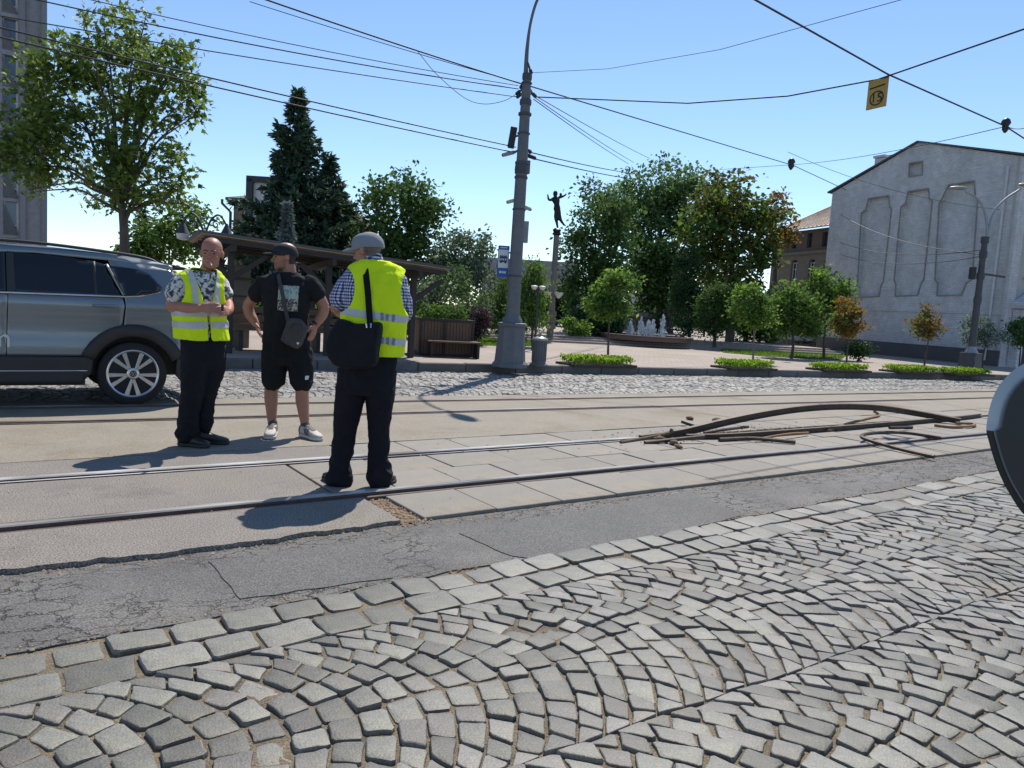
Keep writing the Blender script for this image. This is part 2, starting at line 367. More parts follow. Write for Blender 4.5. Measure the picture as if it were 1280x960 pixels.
# precast panels of the nearer track, right of the break: each panel is a piece of the bed
bed = struct('panelled_track_bed', MB().box((15, 5.17, -0.13), (26, 2.3, 0.06)), m_concrete)
def panel_row(y0, y1, x, x1, step, z, amp=0.0):
    k = 0
    while x < x1:
        w = step*random.uniform(0.9, 1.1); g = 0.005
        c = (x+w/2, (y0+y1)/2, z-0.04); mb = MB()
        mb.box((0, 0, 0), (w-2*g, y1-y0-2*g, 0.08))
        o = mb.build('panel', m_panel, bed, bevel=0.004)
        o.location = (c[0], c[1], c[2]+random.uniform(-.004, .004)); o.rotation_euler = (random.uniform(-.004, .004), random.uniform(-.005, .005), random.uniform(-.003, .003))
        x += w; k += 1
panel_row(4.01, RA-0.087, 2.21, 10.2, 0.56, 0.001); panel_row(4.03, RA-0.087, 10.2, 24, 0.9, 0)
panel_row(RA+0.052, 5.2, 1.92, 11, 0.50, 0.0); panel_row(5.2, RB-0.088, 1.92, 11, 0.62, 0.0); panel_row(RA+0.052, RB-0.088, 11.3, 24, 1.0, 0.0)
panel_row(RB+0.06, 6.34, 2.52, 12, 0.6, -0.002); panel_row(RB+0.06, 6.34, 12.3, 24, 1.1, 0.0)
# broken corner: sand spill
blob('sand_spill', [(2.03, 4.0), (2.27, 4.02), (2.25, 4.56), (2.0, 4.56)], -0.022, m_clod, 0.03)

# ---- rails
def rail(name, path, label, group=None, prof=None, parent=None, top=None):
    prof = prof or [(-0.080, -0.07), (-0.080, 0.0015), (-0.078, 0.003), (-0.060, 0.004), (-0.057, -0.002), (-0.052, -0.022), (-0.018, -0.024), (-0.013, 0.004), (-0.007, 0.010), (0.040, 0.012), (0.046, 0.004), (0.046, -0.07)]
    n = len(prof); vs, fs, ms = [], [], []
    for i, p in enumerate(path):
        p = Vector(p); t = (Vector(path[min(i+1, len(path)-1)])-Vector(path[max(i-1, 0)])).normalized()
        s = Vector((-t.y, t.x, 0)).normalized(); u = t.cross(s); u = u if u.z > 0 else -u
        vs += [p+s*a+u*b for a, b in prof]
    mb = MB()
    for j in range(n-1):
        mi = 1 if abs(prof[j][1]-prof[j+1][1]) < 0.0085 and prof[j][1] > 0.0055 else (1 if top is not None and prof[j][1] > .0025 and prof[j+1][1] > .0025 else 0)
        for i in range(len(path)-1):
            mb.f.append((i*n+j, (i+1)*n+j, (i+1)*n+j+1, i*n+j+1)); mb.m.append(mi)
    mb.f += [tuple(range(n)), tuple((len(path)-1)*n+j for j in range(n-1, -1, -1))]; mb.m += [0, 0]
    mb.v = [tuple(v) for v in vs]
    o = mb.build(name, [m_rail, top or m_railtop], parent, fix=False)
    return tag(o, label, 'rail', group)
wob = lambda x: 0.006*noise.noise((x*0.7, 2, 2))
rail('tram_rail', [(x, RA+wob(x), 0.004) for x in np.arange(-14, 44, .5)], 'worn grooved tram rail along the cracked grey asphalt strip, under the grey-capped man\'s heels', prof=[(-0.086, -0.07), (-0.086, -0.012), (-0.083, -0.006), (-0.062, -0.004), (-0.057, -0.014), (-0.050, -0.044), (-0.016, -0.046), (-0.011, 0.006), (-0.004, 0.014), (0.040, 0.016), (0.046, 0.006), (0.046, -0.07)])
rail('tram_rail', [(x, RB+wob(x+9), 0.004) for x in np.arange(-14, 5.86, .3)], 'shiny tram rail that ends in the rail torn up out of the street', top=m_railbright)
rail('tram_rail', [(x, railCY(x), 0.0) for x in np.arange(-14, 44, 1.)], 'straight tram rail beside the beige middle strip of the street')
rail('tram_rail', [(x, railCY(x)+.95, 0.0) for x in np.arange(-14, 44, 1.)], 'straight tram rail closest to the paved lane below the kerb')

# ---- setts
def arc_layout(y0, y1, xa, xb, pitch, seglen, sag, xoff=0.0, lim=None):
    cells = []; yc, w = (y0+y1)/2, (y1-y0)/2
    crv = lambda k, y: xoff+k*pitch+sag*(1-((y-yc)/w)**2)+0.03*noise.noise((k*pitch*1.3, y*1.5, 5))+0.012*noise.noise((k*pitch*5, y*5, 5))
    slope = lambda y: -2*sag*(y-yc)/(w*w)
    for k in range(int((xa-sag-xoff)/pitch)-1, int((xb-xoff)/pitch)+1):
        y = y0; ys = [y0]
        while y < y1-seglen*0.6:
            y += seglen*random.uniform(0.78, 1.25)/math.sqrt(1+slope(min(y, y1))**2); ys.append(y)
        ys[-1] = y1
        if len(ys) > 2 and ys[-1]-ys[-2] < seglen*.5: ys.pop(-2)
        def top(y, frac):  # perpendicular joints
            e = min(1, (y-y0)/.12, (y1-y)/.12); return y-slope(y)*pitch*e*frac
        for a, b in zip(ys[:-1], ys[1:]):
            ja, jb = random.uniform(.7, 1.2), random.uniform(.7, 1.2)
            ja, jb = 0.95, 0.95
            q = [(crv(k, a), a), (crv(k, b), b), (crv(k+1, top(b, jb)), top(b, jb)), (crv(k+1, top(a, ja)), top(a, ja))]
            cells.append(q)
    return cells
def sett_geo(q, gap, z, tilt, hi=True):
    """rounded, domed stone from a quad; returns verts (absolute), faces"""
    c = Vector((sum(p[0] for p in q)/4, sum(p[1] for p in q)/4)); P = [Vector(p) for p in q]
    ar = random.uniform(-.07, .07); R2 = Matrix.Rotation(ar, 2)
    Q = []
    for p in P:
        d = p-c; s = max(0.3, 1-gap/max(d.length*0.72, .01)); Q.append(R2@(d*s*random.uniform(.90, 1.03)))
    out = []
    for i in range(4):
        a, b, e = Q[i-1], Q[i], Q[(i+1) % 4]
        m1 = b.lerp(a, random.uniform(.05, .14)); m2 = b.lerp(e, random.uniform(.05, .14))
        out += [m1, m2]
        mid = b.lerp(e, random.uniform(.35, .65))*random.uniform(.93, 1.05)
        if hi: out.append(mid)
    n = len(out); vs = []
    for s, dz in ((1.0, -0.05), (1.0, -0.0075), (0.965, -0.0018), (0.90, 0.0), (0.5, 0.0008)) if hi else ((1.0, -.04), (1.0, -.005), (.92, 0)):
        for p in out:
            x, y = p*s; zz = z+dz+tilt[0]*x+tilt[1]*y
            if dz > -.05: zz += 0.0028*noise.noise((x*30+c.x*9, y*30+c.y*9, 3))
            vs.append((c.x+x, c.y+y, zz))
    k = len(vs)//n; fs = [(i*n+j, i*n+(j+1) % n, (i+1)*n+(j+1) % n, (i+1)*n+j) for i in range(k-1) for j in range(n)]
    fs.append(tuple((k-1)*n+j for j in range(n)))
    return vs, fs, c
cells = []
bands = [(1.655, None), (0.56, 1.655), (-0.54, 0.56), (-1.64, -0.54)]
for bi, (y0, y1) in enumerate(bands):
    yy1 = y1 if y1 is not None else 2.72
    cs = arc_layout(y0, yy1, -3.0, 15.5, 0.114, 0.114, 0.30, xoff=0.031*bi)
    if y1 is None:   # squeeze up to the border rows that drift outwards
        cs = [[(x, y+(asphY(x)-0.40-2.72)*max(0, (y-1.655)/1.065)) for x, y in q] for q in cs]
    def warp(p):
        x, y = p; w = max(0., min(1., (2.55-y)/.5))
        return (x+.05*noise.noise((x*.9, y*.9, 21))*w, y+w*(.075*noise.noise((x*1.0, y*.7, 31))+.022*noise.noise((x*4.2, y*2, 37))))
    cells += [([warp(p) for p in q], 0) for q in cs]
for r, (d0, d1) in enumerate(((0.012, 0.20), (0.205, 0.395))):
    x = -3.0
    while x < 16:
        w = random.uniform(0.16, 0.25); cells.append(([(x, asphY(x)-d1), (x+w, asphY(x+w)-d1), (x+w, asphY(x+w)-d0), (x, asphY(x)-d0)], 1)); x += w
road = bpy.data.objects.new('cobbled_road', None); C.objects.link(road); road['kind'] = 'structure'
def pix(p):
    d = Vector(p)-CAM; z = d.dot(_f)
    return (640+F*d.dot(_r)/z, 480-F*d.dot(_u)/z) if z > .2 else (-9999, -9999)
scored = []
for q, b in cells:
    px = [pix((x, y, 0)) for x, y in q]
    cx, cy = sum(p[0] for p in px)/4, sum(p[1] for p in px)/4
    A = 0.5*abs(sum(px[i][0]*px[(i+1) % 4][1]-px[(i+1) % 4][0]*px[i][1] for i in range(4)))
    scored.append((A if -20 < cx < 1300 and cy < 975 else 0, q, b))
scored.sort(key=lambda t: -t[0])
rest = MB()
for i, (A, q, b) in enumerate(scored):
    if random.random() < 0.002 and A < 3000: continue
    worn = random.random() < 0.05
    z = -0.022 + random.uniform(-.006, .007) - (0.006 if worn else 0)
    gap = random.uniform(.0012, .0052)
    vs, fs, c = sett_geo(q, gap, z, (random.gauss(0, .03), random.gauss(0, .03)), hi=A > 300)
    if i < 300:
        me = bpy.data.meshes.new('sett'); me.from_pydata([(x-c.x, y-c.y, zz-z) for x, y, zz in vs], [], fs); me.materials.append(m_sett)
        me.polygons.foreach_set('use_smooth', [True]*len(me.polygons)); me.set_sharp_from_angle(angle=rad(24))
        o = link('sett', me, road); o.location = (c.x, c.y, z)
    else: rest.add(vs, fs)
o = rest.build('setts', m_sett, road, fix=False); o['kind'] = 'stuff'
o.data.polygons.foreach_set('use_smooth', [True]*len(o.data.polygons)); o.data.set_sharp_from_angle(angle=rad(24))

# far lane of setts below the kerb: too small to pick apart, still real stones
far_bed = strip('far_lane', XS[::8], lambda x: railCY(x)+1.47, lambda x: kerbY(x)+.2, -0.05, m_sand, 0.03)
rest = MB(); y = 0.0
for bi in range(3):
    for q in arc_layout(0, 1.0, -13, 34, 0.105, 0.105, 0.24, xoff=.03*bi):
        def mp(p):
            t = (p[1]+bi)/3.0; a, b = railCY(p[0])+1.48, kerbY(p[0])-0.01; return (p[0], a+(b-a)*t)
        Q = [mp(p) for p in q]
        c = (sum(p[0] for p in Q)/4, sum(p[1] for p in Q)/4); s = 0.86; z = -0.012+random.uniform(-.007, .007); tx, ty = random.gauss(0, .05), random.gauss(0, .05)
        vs = [(c[0]+(x-c[0])*.95, c[1]+(yy-c[1])*.95, -0.055) for x, yy in Q]+[(c[0]+(x-c[0])*.93, c[1]+(yy-c[1])*.93, z-.008+tx*(x-c[0])+ty*(yy-c[1])) for x, yy in Q]+[(c[0]+(x-c[0])*.72, c[1]+(yy-c[1])*.72, z+tx*(x-c[0])+ty*(yy-c[1])) for x, yy in Q]
        rest.add(vs, [(0, 1, 5, 4), (1, 2, 6, 5), (2, 3, 7, 6), (3, 0, 4, 7), (4, 5, 9, 8), (5, 6, 10, 9), (6, 7, 11, 10), (7, 4, 8, 11), (8, 9, 10, 11)])
o = rest.build('setts', m_sett_far, far_bed, fix=False); o['kind'] = 'stuff'

# ---- kerb, plaza, steps, terrace
kerb = bpy.data.objects.new('kerb', None); C.objects.link(kerb); kerb['kind'] = 'structure'
s = -14.0
while s < 46:
    L_ = random.choice((0.9, 1.0, 1.0, 1.1)); p = Vector((s+L_/2, kerbY(s+L_/2), 0))
    o = MB().box((0, 0.09, 0.02), (L_*1.006-0.012, 0.18, 0.27)).build('kerbstone', m_kerb, kerb, bevel=0.014)
    o.location = (p.x, p.y, random.uniform(-.006, .006)); o.rotation_euler = (0, 0, KA+random.uniform(-.004, .004))
    s += L_
k0 = lambda x, d: (x - d*math.sin(KA), kerbY(x)+d*math.cos(KA))
sheet('plaza', [k0(-14, .19), k0(46, .19), (70, 60), (-30, 60)], 0.15, m_plaza, 0.2)
m_step = mat('step_stone', (0.38, 0.31, 0.28), 0.85, (0.28, 0.23, 0.21), scale=3, fine=.1)
sa, sb = Vector((14.5, 22.15, 0)), Vector((29.5, 18.2, 0)); sd = (sb-sa).normalized(); sn = Vector((-sd.y, sd.x, 0))
for i in range(3):
    a, b = sa+sn*(.36*i), sb+sn*(.36*i)
    o = MB().prism([a, b, b+sn*(.42 if i < 2 else 22), a+sn*(.42 if i < 2 else 22)], (0, 0, .05), (0, 0, .15+.075*(i+1))).build('terrace' if i == 2 else 'step', m_plaza if i == 2 else m_step)
    o['kind'] = 'structure'
def lawn(pts, z):
    o = blob('lawn', pts, z, m_grass, .12)
    P = [Vector((p[0], p[1])) for p in pts]; cx = sum((p for p in P), Vector((0, 0)))/len(P); V = []; Fc = []; n = 0
    for k in range(5200):
        i = random.randrange(len(P)); a, b = P[i], P[(i+1) % len(P)]; u, v = random.random(), random.random()
        if u+v > 1: u, v = 1-u, 1-v
        p = cx+(a-cx)*u+(b-cx)*v; h = random.uniform(.04, .10); an = random.uniform(0, 6.3); w = .012
        d = Vector((math.cos(an), math.sin(an)))*w; l = Vector((random.gauss(0, .03), random.gauss(0, .03)))
        V += [(p.x-d.x, p.y-d.y, z), (p.x+d.x, p.y+d.y, z), (p.x+l.x, p.y+l.y, z+h)]; Fc.append((n, n+1, n+2)); n += 3
    g = link('grass', np_mesh('grass', np.array(V), np.array(Fc), leaf_grass), o); g['kind'] = 'stuff'
leaf_grass = leaf_mat('grass_blade', (0.07, 0.13, 0.02), (0.15, 0.24, 0.045), .4)
g2 = lambda x, y, z: tuple(gnd(x, y, z)[:2])
lawn([g2(520, 428, .15), g2(588, 421, .15), g2(640, 423, .15), g2(690, 428.5, .15), g2(672, 433, .15), g2(610, 432, .15), g2(530, 434, .15)], .165)
lawn([g2(900, 436, .15), g2(980, 436, .15), g2(1060, 444, .15), g2(1050, 450, .15), g2(960, 446, .15), g2(905, 441, .15)], .165)

# ---- wreck of the torn-up rail
def atY(x, y, Y):
    d = ray(x, y); return CAM + d*(Y/d.y)
RP = [(-0.035, -.055), (.035, -.055), (.035, -.045), (.01, -.03), (.01, .01), (.03, .02), (.03, .045), (-.03, .045), (-.03, .02), (-.01, .01), (-.01, -.03), (-.035, -.045)]
def profile_bar(name, path, prof, mats, label, cat, n=5, twist=0.0, group=None):
    path = spline(path, n); vs = []; k = len(prof); mb = MB()
    for i, p in enumerate(path):
        t = (path[min(i+1, len(path)-1)]-path[max(i-1, 0)]).normalized(); s = Vector((-t.y, t.x, 0))
        s = s.normalized(); u = t.cross(s); u = u if u.z > 0 else -u
        a = twist*i/len(path); s, u = s*math.cos(a)+u*math.sin(a), u*math.cos(a)-s*math.sin(a)
        vs.append([p+s*x+u*y for x, y in prof])
    mb.loft(vs); o = mb.build(name, mats)
    return tag(o, label, cat, group)
bent = [atY(800, 550, RB), atY(850, 540.5, RB), atY(900, 528.5, RB), atY(950, 518, RB-.02), atY(1000, 510.5, RB-.03), atY(1050, 507.5, RB-.05), atY(1100, 509.5, RB-.08), atY(1150, 517, RB-.1), gnd(1200, 526, .05)]
bent[0].z = 0.0
profile_bar('bent_rail', bent, [(x*.85, y*.8) for x, y in RP], m_rail_steel, 'long tram rail torn loose and bent up into an arch over the track', 'rail', 6, .25)
lie = [gnd(858, 546, .03), gnd(915, 544.5, .035), gnd(1000, 538.5, .035), gnd(1090, 531.5, .035), gnd(1195, 522.5, .035), gnd(1225, 519, .03)]
profile_bar('fallen_rail', lie, [(x*.75, y*.6) for x, y in RP], m_rail_steel, 'dark straight rail lying flat under the arched bent rail', 'rail', 5)
def rod(name, pts, r, m, label, cat='metal bar', n=5, k=7):
    q = spline(pts, n); o = MB().tube(q, [r*(1+.12*noise.noise((i*.7, r*99, 1))) for i in range(len(q))], k).build(name, m, smooth=True); return tag(o, label, cat)
rod('metal_rod', [gnd(899, 549.5, .025), gnd(940, 548, .03), gnd(994, 552.5, .025)], .024, m_rail_steel, 'short dark rod lying alone on the panels beside the arched rail')
rod('curved_bar', [gnd(1168, 571, .02), gnd(1130, 562.5, .03), gnd(1090, 551.5, .05), gnd(1077, 545.5, .07), gnd(1090, 541.5, .07), gnd(1130, 541, .06), gnd(1176, 547.5, .03)], .022, m_rail_steel, 'dark bar bent back on itself into a hairpin loop across the near rail')
rod('rust_strip', [gnd(1035, 538, .02), gnd(1062, 529, .05), gnd(1088, 522.5, .08), gnd(1099, 519.5, .09), gnd(1092, 513.5, .15)], .02, m_rust, 'orange rusted strip curling upwards beneath the arched rail', 'metal strip')
rod('rust_strip', [gnd(1168, 531.5, .02), gnd(1190, 534, .02), gnd(1214, 532.5, .025), gnd(1217, 530, .02), gnd(1195, 528.8, .03)], .02, m_rust, 'flat orange rusted hook by the far foot of the arched rail', 'metal strip')
rod('splinter', [gnd(776, 553, .01), gnd(812, 546.5, .02), gnd(838, 540.5, .05), gnd(839, 537.5, .08)], .02, m_clod, 'brown splinter beside the point where the rail leaves the ground', 'splinter')
rod('metal_rod', [gnd(852, 527, .05), gnd(862, 530.5, .03), gnd(872, 533.5, .015)], .02, m_rail_steel, 'very short dark rod poking out behind the foot of the arched rail')
rod('metal_rod', [gnd(1112, 534.6, .02), gnd(1140, 534.0, .02)], .022, m_rail_steel, 'flat dark offcut lying between fallen rail and hairpin bar')
def clod(px, py, r, label):
    mb = MB(); c = gnd(px, py, r*.6)
    mb.ell((0, 0, 0), (r*1.7, r, r*.7), nu=12, nv=8, M=Matrix.Rotation(random.uniform(0, 3), 3, 'Z'))
    mb.v = [tuple(Vector(v)*(1+.5*noise.noise(Vector(v)*28+Vector((px, 0, 0))))) for v in mb.v]
    o = mb.build('clod', m_clod, smooth=80); o.location = c; tag(o, label, 'clod')
clod(863, 522.5, .035, 'small brown clod lying alone behind the bent rail'); clod(897, 525.5, .05, 'larger rust-brown clod behind the rising end of the bent rail')
clod(843, 553, .04, 'brown lump of dirt in front of the lifted rail'); clod(848, 558, .03, 'tiny lump of dirt in the sand in front of the lifted rail')
clod(826, 549, .045, 'flattened dirt lump tucked under the lifted rail')
rod('metal_rod', [gnd(880, 541, .06), gnd(905, 537, .09), gnd(935, 533.5, .05)], .018, m_rail_steel, 'thin rusty rod crossing under the rising arch')
rod('metal_rod', [gnd(948, 548.5, .03), gnd(985, 542.5, .05), gnd(1010, 541, .03)], .014, m_rust, 'thin orange rod leaning on the fallen rail')
rod('splinter', [gnd(806, 553.5, .01), gnd(842, 549.5, .04), gnd(880, 545.5, .07)], .022, m_rail_steel, 'dark jagged splinter under the foot of the arched rail', 'splinter')
# fine rubble: along the broken edge, in the joints and round the torn rail
rg = np.random.default_rng(3); V, Fc = [], []
def pebble(x, y, z, r):
    n = len(V); a = rg.random()*6.3
    for k in range(4): V.append((x+r*math.cos(a+k*1.57)*rg.uniform(.6, 1.3), y+r*math.sin(a+k*1.57)*rg.uniform(.6, 1.3), z))
    V.append((x, y, z+r*rg.uniform(.6, 1.2))); Fc.extend([(n, n+1, n+4), (n+1, n+2, n+4), (n+2, n+3, n+4), (n+3, n, n+4)])
for k in range(900): x = rg.uniform(-1, 9); pebble(x, 3.97-abs(rg.normal())*.05, -.0255, rg.uniform(.003, .012))
for k in range(700): x = rg.uniform(-1, 9); pebble(x, asphY(x)+abs(rg.normal())*.05-.01, -.0255, rg.uniform(.003, .010))
for k in range(260): pebble(rg.normal(2.14, .07), rg.uniform(3.95, 4.6), -.019, rg.uniform(.004, .014))
for k in range(380): pebble(rg.normal(7.0, 1.2), rg.normal(5.75, .2), .002, rg.uniform(.004, .016))
for k in range(1600): pebble(rg.uniform(-.5, 7), rg.uniform(1.0, 3.1), -.032, rg.uniform(.003, .008))
for k in range(500): pebble(rg.uniform(-.5, 12), rg.uniform(4.1, 7.6), .001, rg.uniform(.002, .007))
tag(link('rubble', np_mesh('rubble', np.array(V), np.array(Fc), mat('rubble_stone', (.26, .20, .14), .95, (.14, .11, .08), scale=30, island=.4))), 'fine sandy rubble strewn along the broken track edge', 'rubble', kind='stuff')
# ================================================================== trees and plants
m_bark = mat('bark_grey', (0.13, 0.105, 0.085), 0.95, (0.06, 0.048, 0.04), scale=12, stretch=(1, 1, .2), bump=.8, bscale=30, bdist=.02)
m_bark2 = mat('bark_pale', (0.26, 0.23, 0.19), 0.95, (0.14, 0.12, 0.10), scale=12, stretch=(1, 1, .3), bump=.6, bscale=30, bdist=.02)
lf_maple = leaf_mat('leaf_maple', (0.055, 0.099, 0.024), (0.177, 0.249, 0.059), .36, .42)
lf_dark = leaf_mat('leaf_dark', (0.040, 0.085, 0.026), (0.112, 0.191, 0.056), .28)
lf_mid = leaf_mat('leaf_mid', (0.047, 0.099, 0.029), (0.120, 0.199, 0.051), .36)
lf_ash = leaf_mat('leaf_ash', (0.061, 0.120, 0.044), (0.140, 0.228, 0.076), .32)
lf_bright = leaf_mat('leaf_bright', (0.072, 0.145, 0.032), (0.189, 0.304, 0.065), .42)
lf_brown = leaf_mat('leaf_browned', (0.117, 0.087, 0.028), (0.099, 0.158, 0.034), .32)
lf_rust = leaf_mat('leaf_rusty', (0.210, 0.108, 0.032), (0.186, 0.165, 0.039), .36)
lf_silver = leaf_mat('leaf_silver', (0.072, 0.116, 0.065), (0.217, 0.275, 0.174), .3)
lf_spruce = leaf_mat('needle_spruce', (0.034, 0.066, 0.043), (0.085, 0.134, 0.085), .12, .6)
lf_blue = leaf_mat('needle_blue', (0.087, 0.123, 0.123), (0.217, 0.275, 0.275), .15, .6)
lf_thuja = leaf_mat('leaf_thuja', (0.022, 0.056, 0.026), (0.056, 0.122, 0.042), .15, .6)
lf_purple = leaf_mat('leaf_purple', (0.033, 0.023, 0.028), (0.079, 0.058, 0.060), .2)
lf_hedge = leaf_mat('leaf_hedge', (0.116, 0.217, 0.029), (0.275, 0.406, 0.072), .42)
m_soil = mat('soil', (0.07, 0.055, 0.04), .95, bump=.6, bscale=30)

def ground_at(px, D, z=0.15):
    """ground point under photo column px at camera depth D"""
    lo, hi = 380., 900.
    for _ in range(50):
        y = (lo+hi)/2; d = ray(px, y)
        if d.z >= -1e-4: lo = y; continue
        if (z-H)/d.z > D: lo = y
        else: hi = y
    return gnd(px, y, z)
def leaf_arrays(P, size, up=0.5, lobes=1, droop=0.0, rng=NR, aspect=.62, jit=.35, dirs=None):
    n = len(P); nrm = rng.normal(size=(n, 3)); nrm[:, 2] = np.abs(nrm[:, 2])*.6+up; nrm /= np.linalg.norm(nrm, axis=1)[:, None]
    d = rng.normal(size=(n, 3)) if dirs is None else dirs+rng.normal(size=(n, 3))*.45
    d[:, 2] -= droop; d -= nrm*np.sum(d*nrm, axis=1)[:, None]; d /= np.linalg.norm(d, axis=1)[:, None]+1e-9
    s = np.cross(nrm, d); L = (size*(1+rng.uniform(-jit, jit, n)))[:, None]
    if lobes == 1:
        V = np.stack([P, P+d*L*.5-s*L*aspect*.5+nrm*L*.1, P+d*L, P+d*L*.5+s*L*aspect*.5+nrm*L*.1], axis=1)
        return V.reshape(-1, 3), np.arange(4*n).reshape(n, 4)
    Vs = []; c = P+d*L*.2                                       # palmate leaf: centre plus five points joined as one island
    tips = [(-.95, -.02, .62), (-.62, .62, .9), (0, 1.0, 1.0), (.62, .62, .9), (.95, -.02, .62)]
    notch = [(-.45, .32), (-.24, .5), (.24, .5), (.45, .32)]
    pts = [P]
    for i, (a, b, k) in enumerate(tips):
        pts.append(P+s*L*a*.52*k+d*L*(.12+b*.88*k)-nrm*L*.12*abs(a))
        if i < 4: pts.append(P+s*L*notch[i][0]*.5+d*L*(.12+notch[i][1]*.6))
    V = np.stack(pts, axis=1); base = np.arange(n)[:, None]*10
    q = [[0, 1, 2, 3], [0, 3, 4, 5], [0, 5, 6, 7], [0, 7, 8, 9]]
    Fc = np.concatenate([base+np.array(k)[None] for k in q], axis=0)
    return V.reshape(-1, 3), Fc
def leaf_tree(name, base, crown, n_cl, n_leaf, lsize, leafm, label, trunk_r=.12, trunk_top=None, limbs=6, rc=.28, bark=None, group=None, cat='tree', lobes=1, up=.5, droop=0.0, seed=1, hollow=.55, twig=.012, bare=0.0, leafm2=None, frac2=0.0, first=.0, aspect=.62):
    """crown: list of (centre Vector world, radii (rx,ry,rz) in RT/AW/UP axes)"""
    rg = np.random.default_rng(seed); rr = random.Random(seed); base = Vector(base)
    t = thing(name, base, label, cat, group)
    vol = np.array([c[1][0]*c[1][1]*c[1][2] for c in crown]); vol = vol**.7; vol /= vol.sum()
    ax = np.array([RT, AW, UP]); cl = []
    while len(cl) < n_cl:
        i = rg.choice(len(crown), p=vol); c, r = crown[i]
        u = rg.normal(size=3); u /= np.linalg.norm(u); rad_ = hollow+(1-hollow)*rg.random()**.6
        rad_ *= 1+.16*noise.noise(Vector(u)*2.2+Vector((seed*3.7, i, 0)))
        p = np.array(c)+(u*rad_*np.array(r))@ax; cl.append(p)
    cl = np.array(cl)-np.array(base)
    cc = sum((c[0]*v for c, v in zip(crown, vol)), Vector((0, 0, 0)))-base
    zlow = min(c[0].z-c[1][2] for c in crown)-base.z; ztop = max(c[0].z+c[1][2] for c in crown)-base.z
    zt = trunk_top if trunk_top else zlow+(ztop-zlow)*.55
    top = Vector((cc.x*.85, cc.y*.85, zt)); fork = max(zlow*.95, zt*.25)+first
    tr = spline([Vector((0, 0, -.1)), Vector((cc.x*.1+rr.gauss(0, .04), cc.y*.1, zt*.25)), Vector((cc.x*.35+rr.gauss(0, .06), cc.y*.35+rr.gauss(0, .05), zt*.6)), top], 6)
    K = len(tr); mb = MB(); mb.tube(tr, [trunk_r*(1.25 if i == 0 else 1)*(1-.72*i/(K-1)) for i in range(K)], 9)
    # limbs
    idx = rg.choice(n_cl, size=min(limbs*4, n_cl), replace=False); cand = sorted(idx, key=lambda i: -np.linalg.norm(cl[i]-np.array(cc)))[:limbs]
    lp = [(i, tr[i]) for i in range(K) if tr[i].z > fork*.8]; branches = [np.array([q for _, q in lp])] if lp else [np.array([tr[-1]])]
    radii = [[trunk_r*(1-.72*i/(K-1)) for i, _ in lp] or [trunk_r*.3]]
    for ii, i in enumerate(cand):
        e = Vector(cl[i]); zs = fork+(zt-fork)*rr.uniform(0, .8)*min(1, max(.15, (e.z-fork)/(ztop-fork+.01)+.2))
        k = min(range(K), key=lambda j: abs(tr[j].z-zs)); s_ = tr[k]
        mid = s_.lerp(e, .5)+Vector((rr.gauss(0, .06), rr.gauss(0, .06), .12*(e-s_).length))
        q = spline([s_, s_.lerp(mid, .5)+Vector((rr.gauss(0, .03), rr.gauss(0, .03), 0)), mid, e], 4); r0 = max(.018, trunk_r*(1-.72*k/(K-1))*.55)
        rs = [r0*(1-.8*j/(len(q)-1)) for j in range(len(q))]; mb.tube(q, rs, 6); branches.append(np.array([v for v in q])); radii.append(rs)
    allp = np.concatenate(branches); allr = np.concatenate([np.array(r) for r in radii])
    for p in cl:
        dd = np.linalg.norm(allp-p, axis=1)+np.maximum(0, allp[:, 2]-p[2])*.8; j = int(np.argmin(dd)); s_ = Vector(allp[j]); e = Vector(p)
        if dd[j] < .1: continue
        mid = s_.lerp(e, .55)+Vector((rr.gauss(0, .05), rr.gauss(0, .05), .08*(e-s_).length)); r0 = min(allr[j]*.7, max(twig, .02*(e-s_).length+twig*.4))
        mb.tube([s_, mid, e], [r0, r0*.6, r0*.25], 4, cap=False)
    mb.build('trunk', bark or m_bark, t, smooth=80, fix=False)
    keep = cl[rg.random(n_cl) >= bare]
    which = rg.integers(0, len(keep), n_leaf); P = keep[which]+np.clip(rg.normal(size=(n_leaf, 3)), -1.6, 1.6)*np.array([rc, rc, rc*.75])*(.6+.8*rg.random(n_leaf))[:, None]
    V, Fc = leaf_arrays(P, lsize, up, lobes, droop, rg, aspect)
    mi = None; ms = [leafm]
    if leafm2:
        sel = (rg.random(len(keep)) < frac2)[which]; mi = np.tile(sel.astype(int), len(Fc)//n_leaf); ms = [leafm, leafm2]
    o = link('crown', np_mesh('crown', V, Fc, ms, mi), t)
    return t
